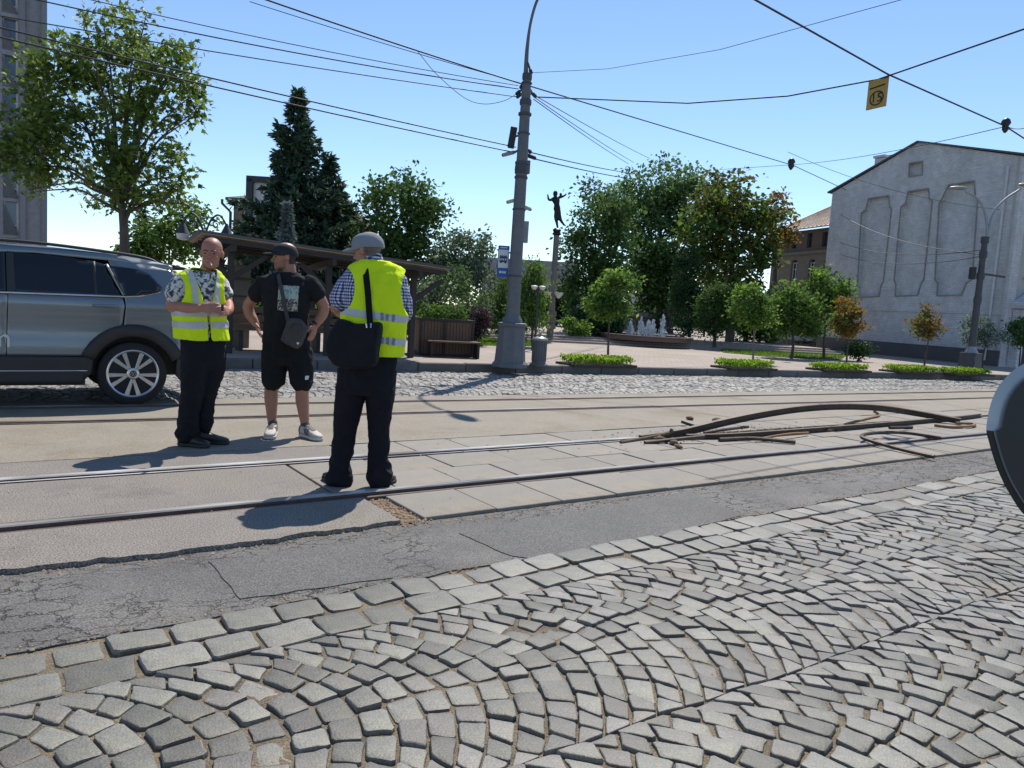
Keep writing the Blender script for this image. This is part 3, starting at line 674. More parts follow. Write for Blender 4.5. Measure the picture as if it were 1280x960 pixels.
def spruce(name, base, h, r, leafm, label, seed=1, nlev=30, group=None, low=.0, sz=.16, dens=1.0, droop=.35):
    rg = np.random.default_rng(seed); t = thing(name, base, label, 'tree', group); mb = MB()
    mb.tube([(0, 0, -.1), (0, 0, h*.5), (0, 0, h*.98)], [h*.02, h*.012, .01], 7); P = []; D = []
    for i in range(nlev):
        f = i/(nlev-1); z = low+(h-low)*(f**.9); L = r*(1-f)**1.05*(1+.16*rg.normal())+.06; nb = int(11-5*f)
        a0 = rg.random()*6.3
        for b in range(nb):
            a = a0+6.283*b/nb+rg.normal()*.15; l = L*rg.uniform(.6, 1.2); dr = droop*(1-.75*f)
            d = Vector((math.cos(a), math.sin(a), 0)); pts = []
            for s in (0, .35, .7, 1.0): pts.append(Vector((0, 0, z))+d*l*s+Vector((0, 0, l*(-dr*s*1.1+dr*.75*s*s+.15*f*s))))
            mb.tube(pts, [.018*(1.2-f), .014*(1.2-f), .009, .004], 3, cap=False)
            m = int(dens*(10+62*l)); s = rg.random(m)**.75
            for q in s:
                j = min(2, int(q*3)); w = pts[j].lerp(pts[j+1], min(1, q*3-j)); side = Vector((-d.y, d.x, 0))*rg.normal()*.28*l*(1.15-q)*.55
                P.append(w+side+Vector((0, 0, -abs(rg.normal())*.07*min(1, l)))); D.append(d*(1.0)+side*2.2+Vector((0, 0, -.35+.5*q)))
    for k in range(int(30*dens)): P.append(Vector((rg.normal()*.03, rg.normal()*.03, h*(1-.07*rg.random())))); D.append(Vector((rg.normal()*.5, rg.normal()*.5, .9)))
    mb.build('trunk', m_bark, t, smooth=80, fix=False)
    V, Fc = leaf_arrays(np.array(P), sz, .45, 1, .0, rg, .34, .4, np.array(D))
    link('crown', np_mesh('crown', V, Fc, leafm), t); return t
def lobes_px(D, L, squash=1.0):
    out = []
    for e in L:
        px, py, rx, ry = e[:4]; dd = e[4] if len(e) > 4 else 0; k = (D+dd)/F
        out.append((dep(px, py, D+dd), (rx*k*.86, rx*k*squash*.86, ry*k*.86)))
        rq = random.Random(int(px*7+py))
        for j in range(5):
            a = 6.283*(j+rq.random()*.8)/5; q = rq.uniform(.52, .76); w = rq.uniform(.28, .46)
            out.append((dep(px+rx*q*math.cos(a), py-ry*q*math.sin(a), D+dd)+AW*rq.uniform(-.5, .5)*rx*k, (rx*k*w, rx*k*w, ry*k*w)))
    return out
def PT(name, px, D, lob, *a, z=.15, squash=1.0, **k):
    return leaf_tree(name, ground_at(px, D, z), lobes_px(D, lob, squash), *a, **k)

# the maple behind the car
PT('maple_tree', 158, 15.5, [(150, 84, 72, 84), (70, 122, 62, 90), (205, 122, 52, 92), (110, 200, 75, 62), (185, 215, 62, 60), (38, 190, 45, 70)], 320, 8800, .15, lf_maple,
   'large airy maple tree with dark upright limbs, behind the blue car', trunk_r=.15, limbs=30, rc=.17, lobes=5, up=.55, seed=3, hollow=.45, trunk_top=4.3, bark=m_bark, twig=.012)
PT('bush', 215, 19, [(200, 300, 34, 32), (238, 290, 32, 36), (180, 318, 26, 22)], 70, 3200, .13, lf_mid, 'loose leafy shrub filling the gap behind the bald man', trunk_r=.06, limbs=5, rc=.2, seed=5, cat='shrub')
spruce('spruce_tree', ground_at(176, 21), 3.15, .55, lf_spruce, 'small dark spruce tip showing beside the maple trunk', seed=8, nlev=20, sz=.13)
# spruces and park trees behind the shelter
spruce('spruce_tree', ground_at(364, 31), 1.16+242*31/F, 3.5, lf_spruce, 'tallest dark spruce with a pointed top behind the shelter', seed=11, nlev=30, sz=.30, dens=1.0, droop=.5)
spruce('spruce_tree', ground_at(405, 32), 1.16+166*32/F, 3.2, lf_spruce, 'shorter dark spruce with drooping boughs, leaning against the tallest spruce', seed=12, nlev=26, sz=.30, dens=1.0, droop=.5)
spruce('spruce_tree', ground_at(355, 25), 1.16+108*25/F, .62, lf_blue, 'small silvery blue spruce in front of the tall dark spruce', seed=14, nlev=26, sz=.15, dens=1.2, droop=.1)
PT('linden_tree', 500, 30, [(500, 262, 52, 62), (472, 300, 34, 62), (530, 300, 34, 55), (500, 340, 58, 50)], 190, 8200, .20, lf_dark, 'dense round dark green tree between the spruces and the lamp pole', trunk_r=.16, limbs=10, rc=.3, seed=21, hollow=.5)
PT('pale_tree', 586, 29, [(585, 320, 30, 48), (560, 345, 30, 40), (606, 350, 22, 45)], 110, 4600, .17, lf_silver, 'pale feathery tree with upright shoots left of the lamp pole', trunk_r=.08, limbs=9, rc=.22, seed=22, hollow=.3, droop=.6)
PT('pine_shrub', 540, 24, [(525, 385, 34, 38), (560, 372, 34, 40), (590, 390, 26, 30), (500, 392, 22, 36)], 110, 6200, .14, lf_silver, 'shaggy grey green shrub behind the wooden planter', trunk_r=.06, limbs=8, rc=.2, seed=23, hollow=.4, droop=.5, cat='shrub', aspect=.35, leafm2=lf_dark, frac2=.45)
PT('purple_shrub', 594, 22, [(592, 402, 23, 20)], 50, 2600, .09, lf_purple, 'dark purple round shrub by the lawn beside the lamp pole base', trunk_r=.04, limbs=4, rc=.12, seed=24, cat='shrub')
PT('weeping_birch', 667, 23, [(666, 362, 14, 44), (655, 385, 12, 42), (672, 392, 9, 26)], 100, 4600, .10, lf_bright, 'slim weeping tree with hanging branches right of the lamp pole', trunk_r=.05, limbs=9, rc=.16, seed=25, hollow=.3, droop=2.2, up=.1, leafm2=lf_mid, frac2=.6, aspect=.45)
PT('weeping_birch', 632, 25, [(634, 375, 16, 40), (622, 390, 12, 30)], 60, 2800, .10, lf_mid, 'narrow weeping tree behind the lamp pole shaft', trunk_r=.05, limbs=7, rc=.16, seed=26, hollow=.3, droop=2.2, up=.1, aspect=.45)
PT('ash_tree', 738, 33, [(742, 290, 34, 60), (722, 325, 20, 56), (768, 320, 30, 75), (738, 372, 36, 52)], 200, 9000, .19, lf_dark, 'dark leafy park tree just right of the sculpture column', trunk_r=.17, limbs=12, rc=.3, seed=31, hollow=.35)
PT('ash_tree', 822, 47, [(835, 235, 50, 40), (790, 260, 42, 48), (868, 260, 48, 52), (835, 300, 46, 60), (760, 265, 26, 40)], 270, 11500, .27, lf_ash, 'tallest ash tree with an open crown behind the fountain', trunk_r=.26, limbs=18, rc=.42, seed=32, hollow=.35, trunk_top=6.5, z=.38)
PT('lime_tree', 838, 44, [(826, 350, 40, 58), (800, 335, 28, 40)], 150, 8500, .24, lf_dark, 'deeply shaded tree standing right behind the fountain jets', trunk_r=.2, limbs=9, rc=.3, seed=33, hollow=.3, z=.38)
PT('chestnut_tree', 912, 34, [(915, 262, 44, 52), (885, 290, 36, 56), (948, 292, 34, 50), (915, 340, 50, 44)], 200, 7000, .24, lf_brown, 'chestnut tree with browned leaves and bare top twigs', trunk_r=.22, limbs=14, rc=.3, seed=34, hollow=.35, leafm2=lf_mid, frac2=.35, z=.3)
PT('bare_tree', 966, 37, [(965, 275, 26, 36), (975, 290, 18, 26)], 60, 1300, .2, lf_rust, 'half bare brown tree behind the chestnut, beside the brick house roof', trunk_r=.14, limbs=10, rc=.22, seed=35, hollow=.2, bare=.4, twig=.02, z=.3)
PT('thuja', 862, 33, [(860, 345, 17, 40), (860, 385, 22, 42)], 120, 6500, .14, lf_thuja, 'dark conical thuja between the shaded tree and the chestnut', trunk_r=.08, limbs=6, rc=.17, seed=36, hollow=.5, droop=-.8, cat='shrub', z=.38, aspect=.4)
PT('thuja', 893, 30, [(890, 390, 22, 36), (905, 385, 20, 34)], 110, 6200, .14, lf_dark, 'broad dark evergreen under the browned chestnut', trunk_r=.08, limbs=6, rc=.18, seed=37, hollow=.5, cat='shrub', z=.3, aspect=.4)
PT('yew_shrub', 735, 30, [(738, 395, 26, 26), (760, 400, 22, 24)], 80, 4500, .13, lf_thuja, 'dark yew mass behind the lone sapling', trunk_r=.06, limbs=5, rc=.18, seed=38, hollow=.4, cat='shrub', z=.39)
PT('flower_shrub', 712, 28.5, [(716, 408, 12, 13), (732, 411, 10, 9)], 30, 1500, .1, lf_bright, 'bright yellow green flowering shrub at the foot of the sculpture column', trunk_r=.03, limbs=3, rc=.1, seed=39, cat='shrub', z=.39)
# saplings on the pavement and the green strip
G = 'young street trees in the plaza'
def sap(px, D, lob, leafm, label, seed, n=2200, ls=.13, tr=.035, z=.15, **k):
    return PT('young_tree', px, D, lob, 40, int(n*1.35), ls*.82, leafm, label, trunk_r=tr, limbs=12, rc=.13, seed=seed, hollow=.62, z=z, bark=m_bark2 if k.pop('pale', 0) else m_bark, **k)
sap(760, 18.6, [(766, 365, 28, 28), (752, 382, 16, 16)], lf_bright, 'slender sapling with a bright green crown, nearest the fountain', 41, leafm2=lf_mid, frac2=.4)
sap(941, 21.5, [(935, 382, 26, 26), (948, 396, 24, 18)], lf_mid, 'small green tree with a round loose crown in front of the chestnut', 42, pale=1, leafm2=lf_bright, frac2=.5)
PT('round_tree', 989, 26, [(985, 385, 30, 30), (1005, 395, 26, 26), (968, 396, 18, 22)], 70, 5200, .125, lf_mid, 'bushy round green tree on the grass beside a pale building', trunk_r=.06, limbs=12, rc=.19, seed=43, hollow=.6, leafm2=lf_bright, frac2=.45)
PT('round_tree', 1030, 28, [(1030, 365, 30, 30), (1040, 385, 22, 28), (1012, 375, 20, 22)], 70, 5200, .13, lf_bright, 'taller round green tree tucked behind the bushy round one', trunk_r=.06, limbs=12, rc=.2, seed=44, hollow=.6, leafm2=lf_mid, frac2=.5)
sap(1058, 24, [(1058, 398, 16, 26), (1064, 408, 14, 14)], lf_rust, 'rusty orange small tree next to the round green ones', 45, 1500, leafm2=lf_mid, frac2=.3)
sap(1155, 25, [(1157, 408, 18, 15), (1157, 392, 6, 10)], lf_rust, 'little tree with orange brown leaves standing alone before the white wall', 46, 800, leafm2=lf_mid, frac2=.25)
sap(1228, 27.5, [(1222, 412, 22, 20), (1236, 420, 18, 14)], lf_silver, 'thin greyish sapling behind the double-armed street lamp', 47, 700)
sap(1274, 28.5, [(1274, 415, 16, 16)], lf_mid, 'green sapling in front of the white building door', 48, 900)
# clipped hedge beds on the pavement
def hedge_bed(x0, x1, yb, yt, label, seed):
    a, b = gnd(x0, yb, .15), gnd(x1, yb+1.2, .15); c = (a+b)/2; L = (b-a).length; D = depth_of(c); h = (yb-yt)*D/F*.75
    t = thing('hedge_bed', c, label, 'hedge', 'clipped green beds along the kerb', math.atan2((b-a).y, (b-a).x))
    rg = np.random.default_rng(seed); w = .62; n = int(1500*L)
    MB().box((0, w*.5, .02), (L+.12, w+.12, .06)).build('soil', m_soil, t, bevel=.01)
    P = np.stack([rg.uniform(-L/2, L/2, n), rg.uniform(0, w, n), h*rg.random(n)**.5*(1+.0*n)], 1); P[:, 2] *= .82+.35*np.array([noise.noise((x*5, y*5, seed)) for x, y in P[:, :2]])+.0
    P[:, 2] += .03
    D_ = np.tile(np.array([[0, 0, 1.2]]), (n, 1)); V, Fc = leaf_arrays(P, .07, .15, 1, 0, rg, .5, .4, D_)
    link('foliage', np_mesh('foliage', V, Fc, lf_hedge), t)
hedge_bed(719, 792, 458, 445, 'bright green clipped bed around the slender sapling', 1)
hedge_bed(914, 968, 462, 450, 'small clipped green bed under the loose round sapling', 2)
hedge_bed(1034, 1086, 464.5, 455, 'low green bed along the kerb below the rusty small tree', 3)
hedge_bed(1126, 1174, 466.5, 457.5, 'low green bed in front of the white wall under the lone orange sapling', 4)
hedge_bed(1196, 1240, 469, 461, 'narrow green bed just behind the double-armed street lamp', 5)
PT('round_shrub', 1073, 27, [(1073, 437, 14, 9)], 30, 1500, .09, lf_thuja, 'dark rounded shrub at the foot of the white wall', trunk_r=.03, limbs=3, rc=.12, seed=51, cat='shrub')
# low planting that closes the park behind
for i, (px, D, rx, ry, py, lm, lb) in enumerate([(470, 27, 60, 22, 400, lf_dark, 'dark low shrubbery behind the shelter benches'), (330, 26, 60, 26, 380, lf_dark, 'shadowed shrubbery behind the shelter posts'),
        (715, 45, 60, 30, 375, lf_thuja, 'distant dark thicket behind the sculpture column'), (880, 46, 55, 40, 370, lf_thuja, 'distant dark thicket behind the chestnut'),
        (950, 36, 40, 26, 395, lf_dark, 'dark thicket below the brick house'), (790, 50, 50, 14, 395, lf_dark, 'far low hedge behind the white pavilion'), (620, 33, 30, 30, 395, lf_mid, 'leafy thicket behind the bus stop sign')]):
    PT('thicket', px, D, [(px, py, rx, ry), (px-rx*.4, py+ry*.3, rx*.6, ry*.8), (px+rx*.4, py+ry*.3, rx*.6, ry*.8)], 110, 5200, .2*D/34, lm, lb, trunk_r=.07, limbs=8, rc=.26, seed=60+i, hollow=.1, cat='thicket')
# ================================================================== buildings
m_white = mat('whitewashed_brick', (0.66, 0.65, 0.64), 0.9, (0.52, 0.51, 0.50), scale=1.4, contrast=.22, fine=.12, fscale=22, bump=.8, bscale=9, bdist=.05, dirt=(.36, .31, .28), dscale=1.6, damt=.6, stain=.22, sscale=.5, stretch=(1, 1, .45))
m_shade_grime = mat('outline_shade_grime', (.34, .325, .31), .9, (.22, .205, .19), scale=3)  # dark grey that paints the recess shadow lines, with grime on the brick edges
m_plinth = mat('dark_plinth', (0.14, 0.13, 0.125), .9, scale=2)
m_stucco = mat('grey_stucco', (0.50, 0.48, 0.45), .9, (0.38, .365, .34), scale=1.5)
m_roofdark = mat('roof_edge', (0.09, 0.095, 0.11), .6)
m_frame = mat('window_frame', (0.65, 0.65, 0.63), .6)
m_glass = glass_mat('window_glass', (0.03, 0.04, 0.05), .08)
m_glass_b = glass_mat('tower_glass', (0.10, 0.15, 0.22), .12)
m_tower = mat('tower_concrete', (0.32, 0.325, 0.35), .9, (0.23, .235, .25), scale=.5, fine=.1, fscale=6, stretch=(1, 1, .25))
m_panelg = mat('tower_panel', (0.25, 0.255, 0.275), .85, (0.17, .17, .185), scale=.8, stretch=(1, 1, .3))
def brick_mat(name, c1, c2, mo, s=1.0):
    m, nt, N, L, b = nodes_of(name); b.inputs['Roughness'].default_value = .9
    tc = N.new('ShaderNodeTexCoord'); br = N.new('ShaderNodeTexBrick'); br.inputs['Scale'].default_value = s
    sx = N.new('ShaderNodeSeparateXYZ'); cb = N.new('ShaderNodeCombineXYZ'); ad = N.new('ShaderNodeMath'); ad.operation = 'ADD'
    L.new(tc.outputs['Object'], sx.inputs[0]); L.new(sx.outputs[0], ad.inputs[0]); L.new(sx.outputs[1], ad.inputs[1]); L.new(ad.outputs[0], cb.inputs[0]); L.new(sx.outputs[2], cb.inputs[1])
    L.new(cb.outputs[0], br.inputs['Vector']); br.inputs['Brick Width'].default_value = .26; br.inputs['Row Height'].default_value = .078; br.inputs['Mortar Size'].default_value = .008
    for k, c in (('Color1', c1), ('Color2', c2), ('Mortar', mo)): br.inputs[k].default_value = (*c, 1)
    L.new(br.outputs['Color'], b.inputs['Base Color']); return m
def white_brick():
    m = brick_mat('whitewashed_brick', (.70, .69, .69), (.61, .60, .60), (.50, .49, .49)); N, L = m.node_tree.nodes, m.node_tree.links; b = N['Principled BSDF']; br = N['Brick Texture']; tc = N['Texture Coordinate']
    out = br.outputs['Color']
    for sc_, lo, hi, a in ((.9, .8, 1.06, (1, 1, .6)), (4.5, .86, 1.05, (1, 1, 1)), (.35, .88, 1.04, (1, 1, 1))):
        mp = N.new('ShaderNodeMapping'); mp.inputs['Scale'].default_value = a; L.new(tc.outputs['Object'], mp.inputs[0]); n = N.new('ShaderNodeTexNoise'); n.inputs['Scale'].default_value = sc_; n.inputs['Detail'].default_value = 8; n.inputs['Roughness'].default_value = .68; L.new(mp.outputs[0], n.inputs['Vector'])
        r = N.new('ShaderNodeMapRange'); r.inputs[1].default_value = .3; r.inputs[2].default_value = .62; r.inputs[3].default_value = lo; r.inputs[4].default_value = hi; L.new(n.outputs['Fac'], r.inputs[0]); v = N.new('ShaderNodeVectorMath'); v.operation = 'SCALE'; L.new(out, v.inputs[0]); L.new(r.outputs[0], v.inputs['Scale']); out = v.outputs[0]
    L.new(out, b.inputs['Base Color']); bp = N.new('ShaderNodeBump'); bp.inputs['Strength'].default_value = .5; bp.inputs['Distance'].default_value = .02; L.new(br.outputs['Fac'], bp.inputs['Height']); bp.invert = True; L.new(bp.outputs[0], b.inputs['Normal']); return m
m_white = white_brick()
m_brickred = brick_mat('red_brick', (.15, .095, .07), (.11, .072, .056), (.15, .13, .11))
m_bricktan = brick_mat('tan_brick', (.24, .185, .13), (.19, .145, .105), (.2, .17, .14))
m_sheet = mat('rusty_roof_sheet', (0.50, 0.44, 0.37), .6, (0.34, .22, .15), scale=1.0, contrast=.18, metal=.15, bump=.3, bscale=6)
m_billboard = mat('billboard_white', (.62, .63, .64), .6, (.52, .53, .55), scale=.6)
m_darkmetal = mat('dark_metal', (.035, .036, .04), .55, fine=.2, fscale=60)

def height_at(base, py):
    lo, hi = -2., 80.
    for _ in range(50):
        m = (lo+hi)/2
        if pix(Vector(base)+UP*m)[1] > py: lo = m
        else: hi = m
    return lo
def on_plane(px, py, p0, n):
    d = ray(px, py); return CAM + d*((Vector(p0)-CAM).dot(n)/d.dot(n))
def holed_wall(name, outer, holes, depthv, m, parent, loc):
    """outer/holes: world points in one plane; gives a slab with real openings"""
    bm = bmesh.new(); es = []
    for poly in [outer]+holes:
        vs = [bm.verts.new(Vector(p)-loc) for p in poly]; es += [bm.edges.new((vs[i], vs[(i+1) % len(vs)])) for i in range(len(vs))]
    r = bmesh.ops.triangle_fill(bm, use_beauty=True, use_dissolve=False, edges=es)
    fs = [g for g in r['geom'] if isinstance(g, bmesh.types.BMFace)]
    ex = bmesh.ops.extrude_face_region(bm, geom=fs); bmesh.ops.translate(bm, verts=[g for g in ex['geom'] if isinstance(g, bmesh.types.BMVert)], vec=depthv)
    bmesh.ops.recalc_face_normals(bm, faces=bm.faces)
    me = bpy.data.meshes.new(name); bm.to_mesh(me); bm.free(); me.materials.append(m)
    return link(name, me, parent)

# ---- white gabled building
B0, B1 = ground_at(1248, 30.0), ground_at(1021, 39.5)
wd = (B1-B0); WL = wd.length; wd.normalize(); wn_ = Vector((-wd.y, wd.x, 0)).normalized()
if wn_.dot(CAM-B0) < 0: wn_ = -wn_
hR, hL = height_at(B0, 196), height_at(B1, 241)
tp = 0.5
for k in range(100):
    if pix(B0+wd*WL*(k/100)+UP*(hR+1.2))[0] < 1150: tp = k/100; break
pk = B0+wd*WL*tp; hP = height_at(pk, 178)
wb = thing('white_building', B0, 'tall whitewashed gable building with three blind stepped panels in its side wall', 'building')
def PW(x, y): return on_plane(960+x/2.825, 140+y/2.825, B0, wn_)
pan = [[(638, 258), (730, 243), (732, 300), (741, 310), (722, 590), (701, 604), (685, 646), (597, 649), (600, 604), (590, 592), (605, 322), (612, 312)],
       [(495, 281), (568, 270), (570, 305), (581, 315), (551, 592), (541, 606), (530, 647), (450, 651), (452, 606), (446, 594), (470, 335), (487, 322)],
       [(355, 306), (428, 295), (430, 335), (437, 343), (408, 600), (400, 612), (393, 651), (310, 656), (312, 614), (317, 602), (330, 357), (345, 346)],
       [(500, 181), (547, 174), (545, 222), (498, 229)]]
holes = [[PW(*p) for p in q] for q in pan]
outer = [B0-UP*.2, B1-UP*.2, B1+UP*hL, pk+UP*hP, B0+UP*hR]
holed_wall('wall', outer, holes, -wn_*.16, m_white, wb, B0)
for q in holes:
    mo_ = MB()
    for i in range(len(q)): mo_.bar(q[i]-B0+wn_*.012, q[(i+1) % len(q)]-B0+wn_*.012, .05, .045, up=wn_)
    mo_.build('panel_shade_line', m_shade_grime, wb)  # added dark bars: painted shadow line and grime along each blind panel
back = MB(); back.prism([p-B0 for p in outer], -wn_*.162, -wn_*.45); back.build('wall', m_white, wb)
a, b = PW(330, 708), PW(728, 709); ln = MB(); ln.bar(B0+wd*.1+UP*(b.z-B0.z)-B0+wn_*.02, B1-wd*.1+UP*(b.z-B0.z)-B0+wn_*.02, .07, .07); ln.build('string_course', m_white, wb)
pl = MB(); zp = .62
pl.prism([B0-wd*-.02-B0-UP*.2, B1-B0-UP*.2, B1-B0+UP*zp, B0-B0+UP*zp], wn_*.01, wn_*.08); pl.build('plinth', m_plinth, wb)
# front facade along the street
FD = K1.copy(); FL = 13.0; fn = Vector((FD.y, -FD.x, 0))
openings = []; wins = []
for s in (1.5, 3.9, 6.3, 8.7, 11.1):
    for z0, z1 in ((3.6, 5.1), (5.9, 7.4)):
        openings.append([B0+FD*(s-.5)+UP*z0, B0+FD*(s+.5)+UP*z0, B0+FD*(s+.5)+UP*z1, B0+FD*(s-.5)+UP*z1]); wins.append((s, z0, z1))
f_out = [B0+FD*.02-UP*.2, B0+FD*FL-UP*.2, B0+FD*FL+UP*hR, B0+FD*.02+UP*hR]
holed_wall('front_wall', f_out, openings, -fn*.25, m_stucco, wb, B0)
for s, z0, z1 in wins:
    w = MB(); c = FD*s-fn*.14
    for dx in (-.46, 0, .46): w.bar(c+FD*dx+UP*z0, c+FD*dx+UP*z1, .07, .07)
    for zz in (z0+.04, (z0+z1)/2+.2, z1-.04): w.bar(c-FD*.48+UP*zz, c+FD*.48+UP*zz, .06, .06)
    wo_ = w.build('window', m_frame, wb)
    MB().prism([c-FD*.49+UP*z0, c+FD*.49+UP*z0, c+FD*.49+UP*z1, c-FD*.49+UP*z1], -fn*.05, -fn*.03).build('pane', m_glass, wo_)
    MB().bar(FD*(s-.62)+UP*(z0-.06)+fn*.05, FD*(s+.62)+UP*(z0-.06)+fn*.05, .16, .1).build('sill', m_stucco, wo_)
    MB().bar(FD*(s-.62)+UP*(z1+.1)+fn*.04, FD*(s+.62)+UP*(z1+.1)+fn*.04, .12, .16).build('lintel', m_stucco, wo_)
po = MB(); pc = FD*1.5
for dx in (-.95, .95): MB().box(pc+FD*dx+fn*.25+UP*1.1, (.36, .36, 2.396), KA).build('column', m_white, wb, bevel=.02)
po.prism([pc-FD*1.25+UP*2.3, pc+FD*1.25+UP*2.3, pc+FD*1.25+UP*2.55, pc+UP*3.15, pc-FD*1.25+UP*2.55], fn*.02, fn*.62); po.build('pediment', m_white, wb, bevel=.02)
MB().box(pc+fn*.04+UP*1.05, (1.2, .1, 2.1), KA).build('door', mat('door_dark', (.05, .04, .035), .6), wb)
dp = MB(); dp.tube([wn_*.12+wd*.55+UP*.2, wn_*.12+wd*.55+UP*(hR-.3)], .05, 8); dp.build('downpipe', m_frame, wb)
rf = MB(); ov = wn_*.12
e0, e1, e2 = UP*hR+wd*-.25, pk-B0+UP*hP, B1-B0+UP*hL+wd*.25
for a, b in ((e0, e1), (e1, e2)):
    rf.prism([a+ov, b+ov, b+FD*FL, a+FD*FL], UP*.0, UP*.07)
roof = rf.build('roof', m_roofdark, wb)
def chim(px, py, w, h):
    t_ = min((k/200 for k in range(201)), key=lambda k: abs(pix(B0+wd*WL*k+UP*(hP))[0]-px)); q = e1.lerp(e2, min(1, max(0, (t_-tp)/(1-tp)))) if t_ > tp else e0.lerp(e1, t_/tp)
    m_ = MB(); m_.box(q+FD*1.2+UP*(h/2-.1), (w, w, h), KA); m_.box(q+FD*1.2+UP*(h-.02), (w*1.25, w*1.25, .12), KA); m_.build('chimney', m_white, roof, bevel=.01)
chim(1086, 205, .5, .95); chim(1103, 207, .42, .6)

# ---- brick house behind it
Q0, Q1 = ground_at(1044, 42.5), ground_at(955, 49.0)
qd = (Q1-Q0); QL = qd.length; qd.normalize(); qn = Vector((-qd.y, qd.x, 0))
if qn.dot(CAM-Q0) < 0: qn = -qn
hq = height_at(Q0, 281); bh = thing('brick_house', Q0, 'two-storey brick house with a rusty sheet roof behind a row of trees', 'building')
zm = height_at(Q0, 312)
up_o, lo_o, ww = [], [], []
for px, py in ((973, 305), (993, 302), (1012, 300.5), (1031, 299), (957, 307)):
    c = on_plane(px, py, Q0, qn); w, h = .23, .42; up_o.append([c-qd*w-UP*h, c+qd*w-UP*h, c+qd*w+UP*h, c-qd*w+UP*h]); ww.append((c, w, h, 0))
for px, py in ((970, 340), (992, 340), (1014, 340), (1033, 340)):
    c = on_plane(px, py, Q0, qn); w, h = .3, .55
    arch = [c+qd*w*math.cos(t)+UP*(h+w*.7*math.sin(t)) for t in np.linspace(0, math.pi, 7)]
    lo_o.append([c-qd*w-UP*h, c+qd*w-UP*h]+arch); ww.append((c, w, h, 1))
holed_wall('upper_wall', [Q0+UP*zm, Q1+UP*zm, Q1+UP*hq, Q0+UP*hq], up_o, -qn*.3, m_brickred, bh, Q0)
holed_wall('lower_wall', [Q0-UP*.2, Q1-UP*.2, Q1+UP*(zm-.004), Q0+UP*(zm-.004)], lo_o, -qn*.3, m_bricktan, bh, Q0)
MB().bar(Q0-Q0+UP*zm+qn*.05, Q1-Q0+UP*zm+qn*.05, .12, .16).build('string_course', m_bricktan, bh)
for c, w, h, k in ww:
    c = c-Q0-qn*.16; m_ = MB()
    for dx in (-w+.03, 0, w-.03): m_.bar(c+qd*dx-UP*h, c+qd*dx+UP*h, .05, .05)
    for dz in (-h+.03, h*.3, h): m_.bar(c-qd*w+UP*dz, c+qd*w+UP*dz, .05, .05)
    o = m_.build('window', m_frame if k else m_darkmetal, bh)
    MB().prism([c-qd*w-UP*h, c+qd*w-UP*h, c+qd*w+UP*(h+.3*k), c-qd*w+UP*(h+.3*k)], -qn*.04, -qn*.02).build('pane', m_glass, o)
r_ = MB(); rv = -qn*4.5; zr = height_at(Q0, 281)+1.35
r_.prism([UP*hq+qn*.35, Q1-Q0+UP*hq+qn*.35, Q1-Q0+rv+UP*(hq+2.3), rv+UP*(hq+2.3)], UP*0, UP*.08)
rfb = r_.build('roof', m_sheet, bh)
for i in range(1, 18):
    s = QL*i/18; MB().bar(qd*s+UP*(hq+.1)+qn*.34, qd*s+rv*.99+UP*(hq+2.39), .04, .05).build('roof_seam', m_sheet, rfb)
MB().box((Q1-Q0)/2+rv*.55+UP*(hq/2-.2), (QL*.98, 4.5, hq-.3), math.atan2(qd.y, qd.x)).build('house_core', m_bricktan, bh)
MB().bar(UP*0-qd*.05+qn*.1, UP*(hq+1.2)-qd*.05+qn*.1, .16, .16).build('downpipe', m_darkmetal, bh)

# ---- tower block on the left
T0 = ground_at(58.5, 62, 0); tr_ = (T0-CAM); tr_.z = 0; tr_.normalize(); TAW = tr_; TRT = Vector((tr_.y, -tr_.x, 0)); tw = thing('tower_block', T0, 'grey concrete tower block with stacked window bays beside the maple', 'building')
td = -TRT; TN = -TAW; TW, TH = 26.0, 34.0; fpx = 62/F
holes = []; spec = []
for fl in range(-1, 9):
    zc = height_at(T0, 277-45*fl)
    for bay in range(7):
        off = 18*fpx+bay*60*fpx
        for x0, x1 in ((off+.05, off+11*fpx), (off+14.5*fpx, off+37*fpx)):
            if zc-1.0 > .2 and zc+1.0 < TH: holes.append([T0+td*x0+UP*(zc-1.0), T0+td*x1+UP*(zc-1.0), T0+td*x1+UP*(zc+1.0), T0+td*x0+UP*(zc+1.0)]); spec.append((x0, x1, zc))
holed_wall('wall', [T0-UP*.2, T0+td*TW-UP*.2, T0+td*TW+UP*TH, T0+UP*TH], holes, -TN*.35, m_tower, tw, T0)
MB().box(td*TW/2-TN*6+UP*TH/2, (TW-.1, 11, TH-.4), math.atan2(td.y, td.x)).build('core', m_tower, tw)
for x0, x1, zc in spec:
    vis = x0 < 9; m_ = MB(); c = -TN*.2
    for x in (x0+.05, x1-.05): m_.bar(c+td*x+UP*(zc-1), c+td*x+UP*(zc+1), .09, .09)
    for z in (zc-.95, zc-.35, zc+.95): m_.bar(c+td*x0+UP*z, c+td*x1+UP*z, .09, .09)
    o = m_.build('window', m_frame, tw)
    if vis:
        MB().prism([c+td*x0+UP*(zc-.35), c+td*x1+UP*(zc-.35), c+td*x1+UP*(zc+1), c+td*x0+UP*(zc+1)], -TN*.06, -TN*.04).build('pane', m_glass_b, o)
        MB().prism([c+td*x0+UP*(zc-1), c+td*x1+UP*(zc-1), c+td*x1+UP*(zc-.35), c+td*x0+UP*(zc-.35)], -TN*.05, -TN*.02).build('spandrel', m_panelg, o)
for bay in range(8):
    for dx in (1.5, 15.8, 40.0):
        x = (bay*60+dx)*fpx
        if x < TW: MB().box(td*x+TN*.1+UP*TH/2, (.24, .3, TH), math.atan2(td.y, td.x)).build('pilaster', m_panelg, tw)

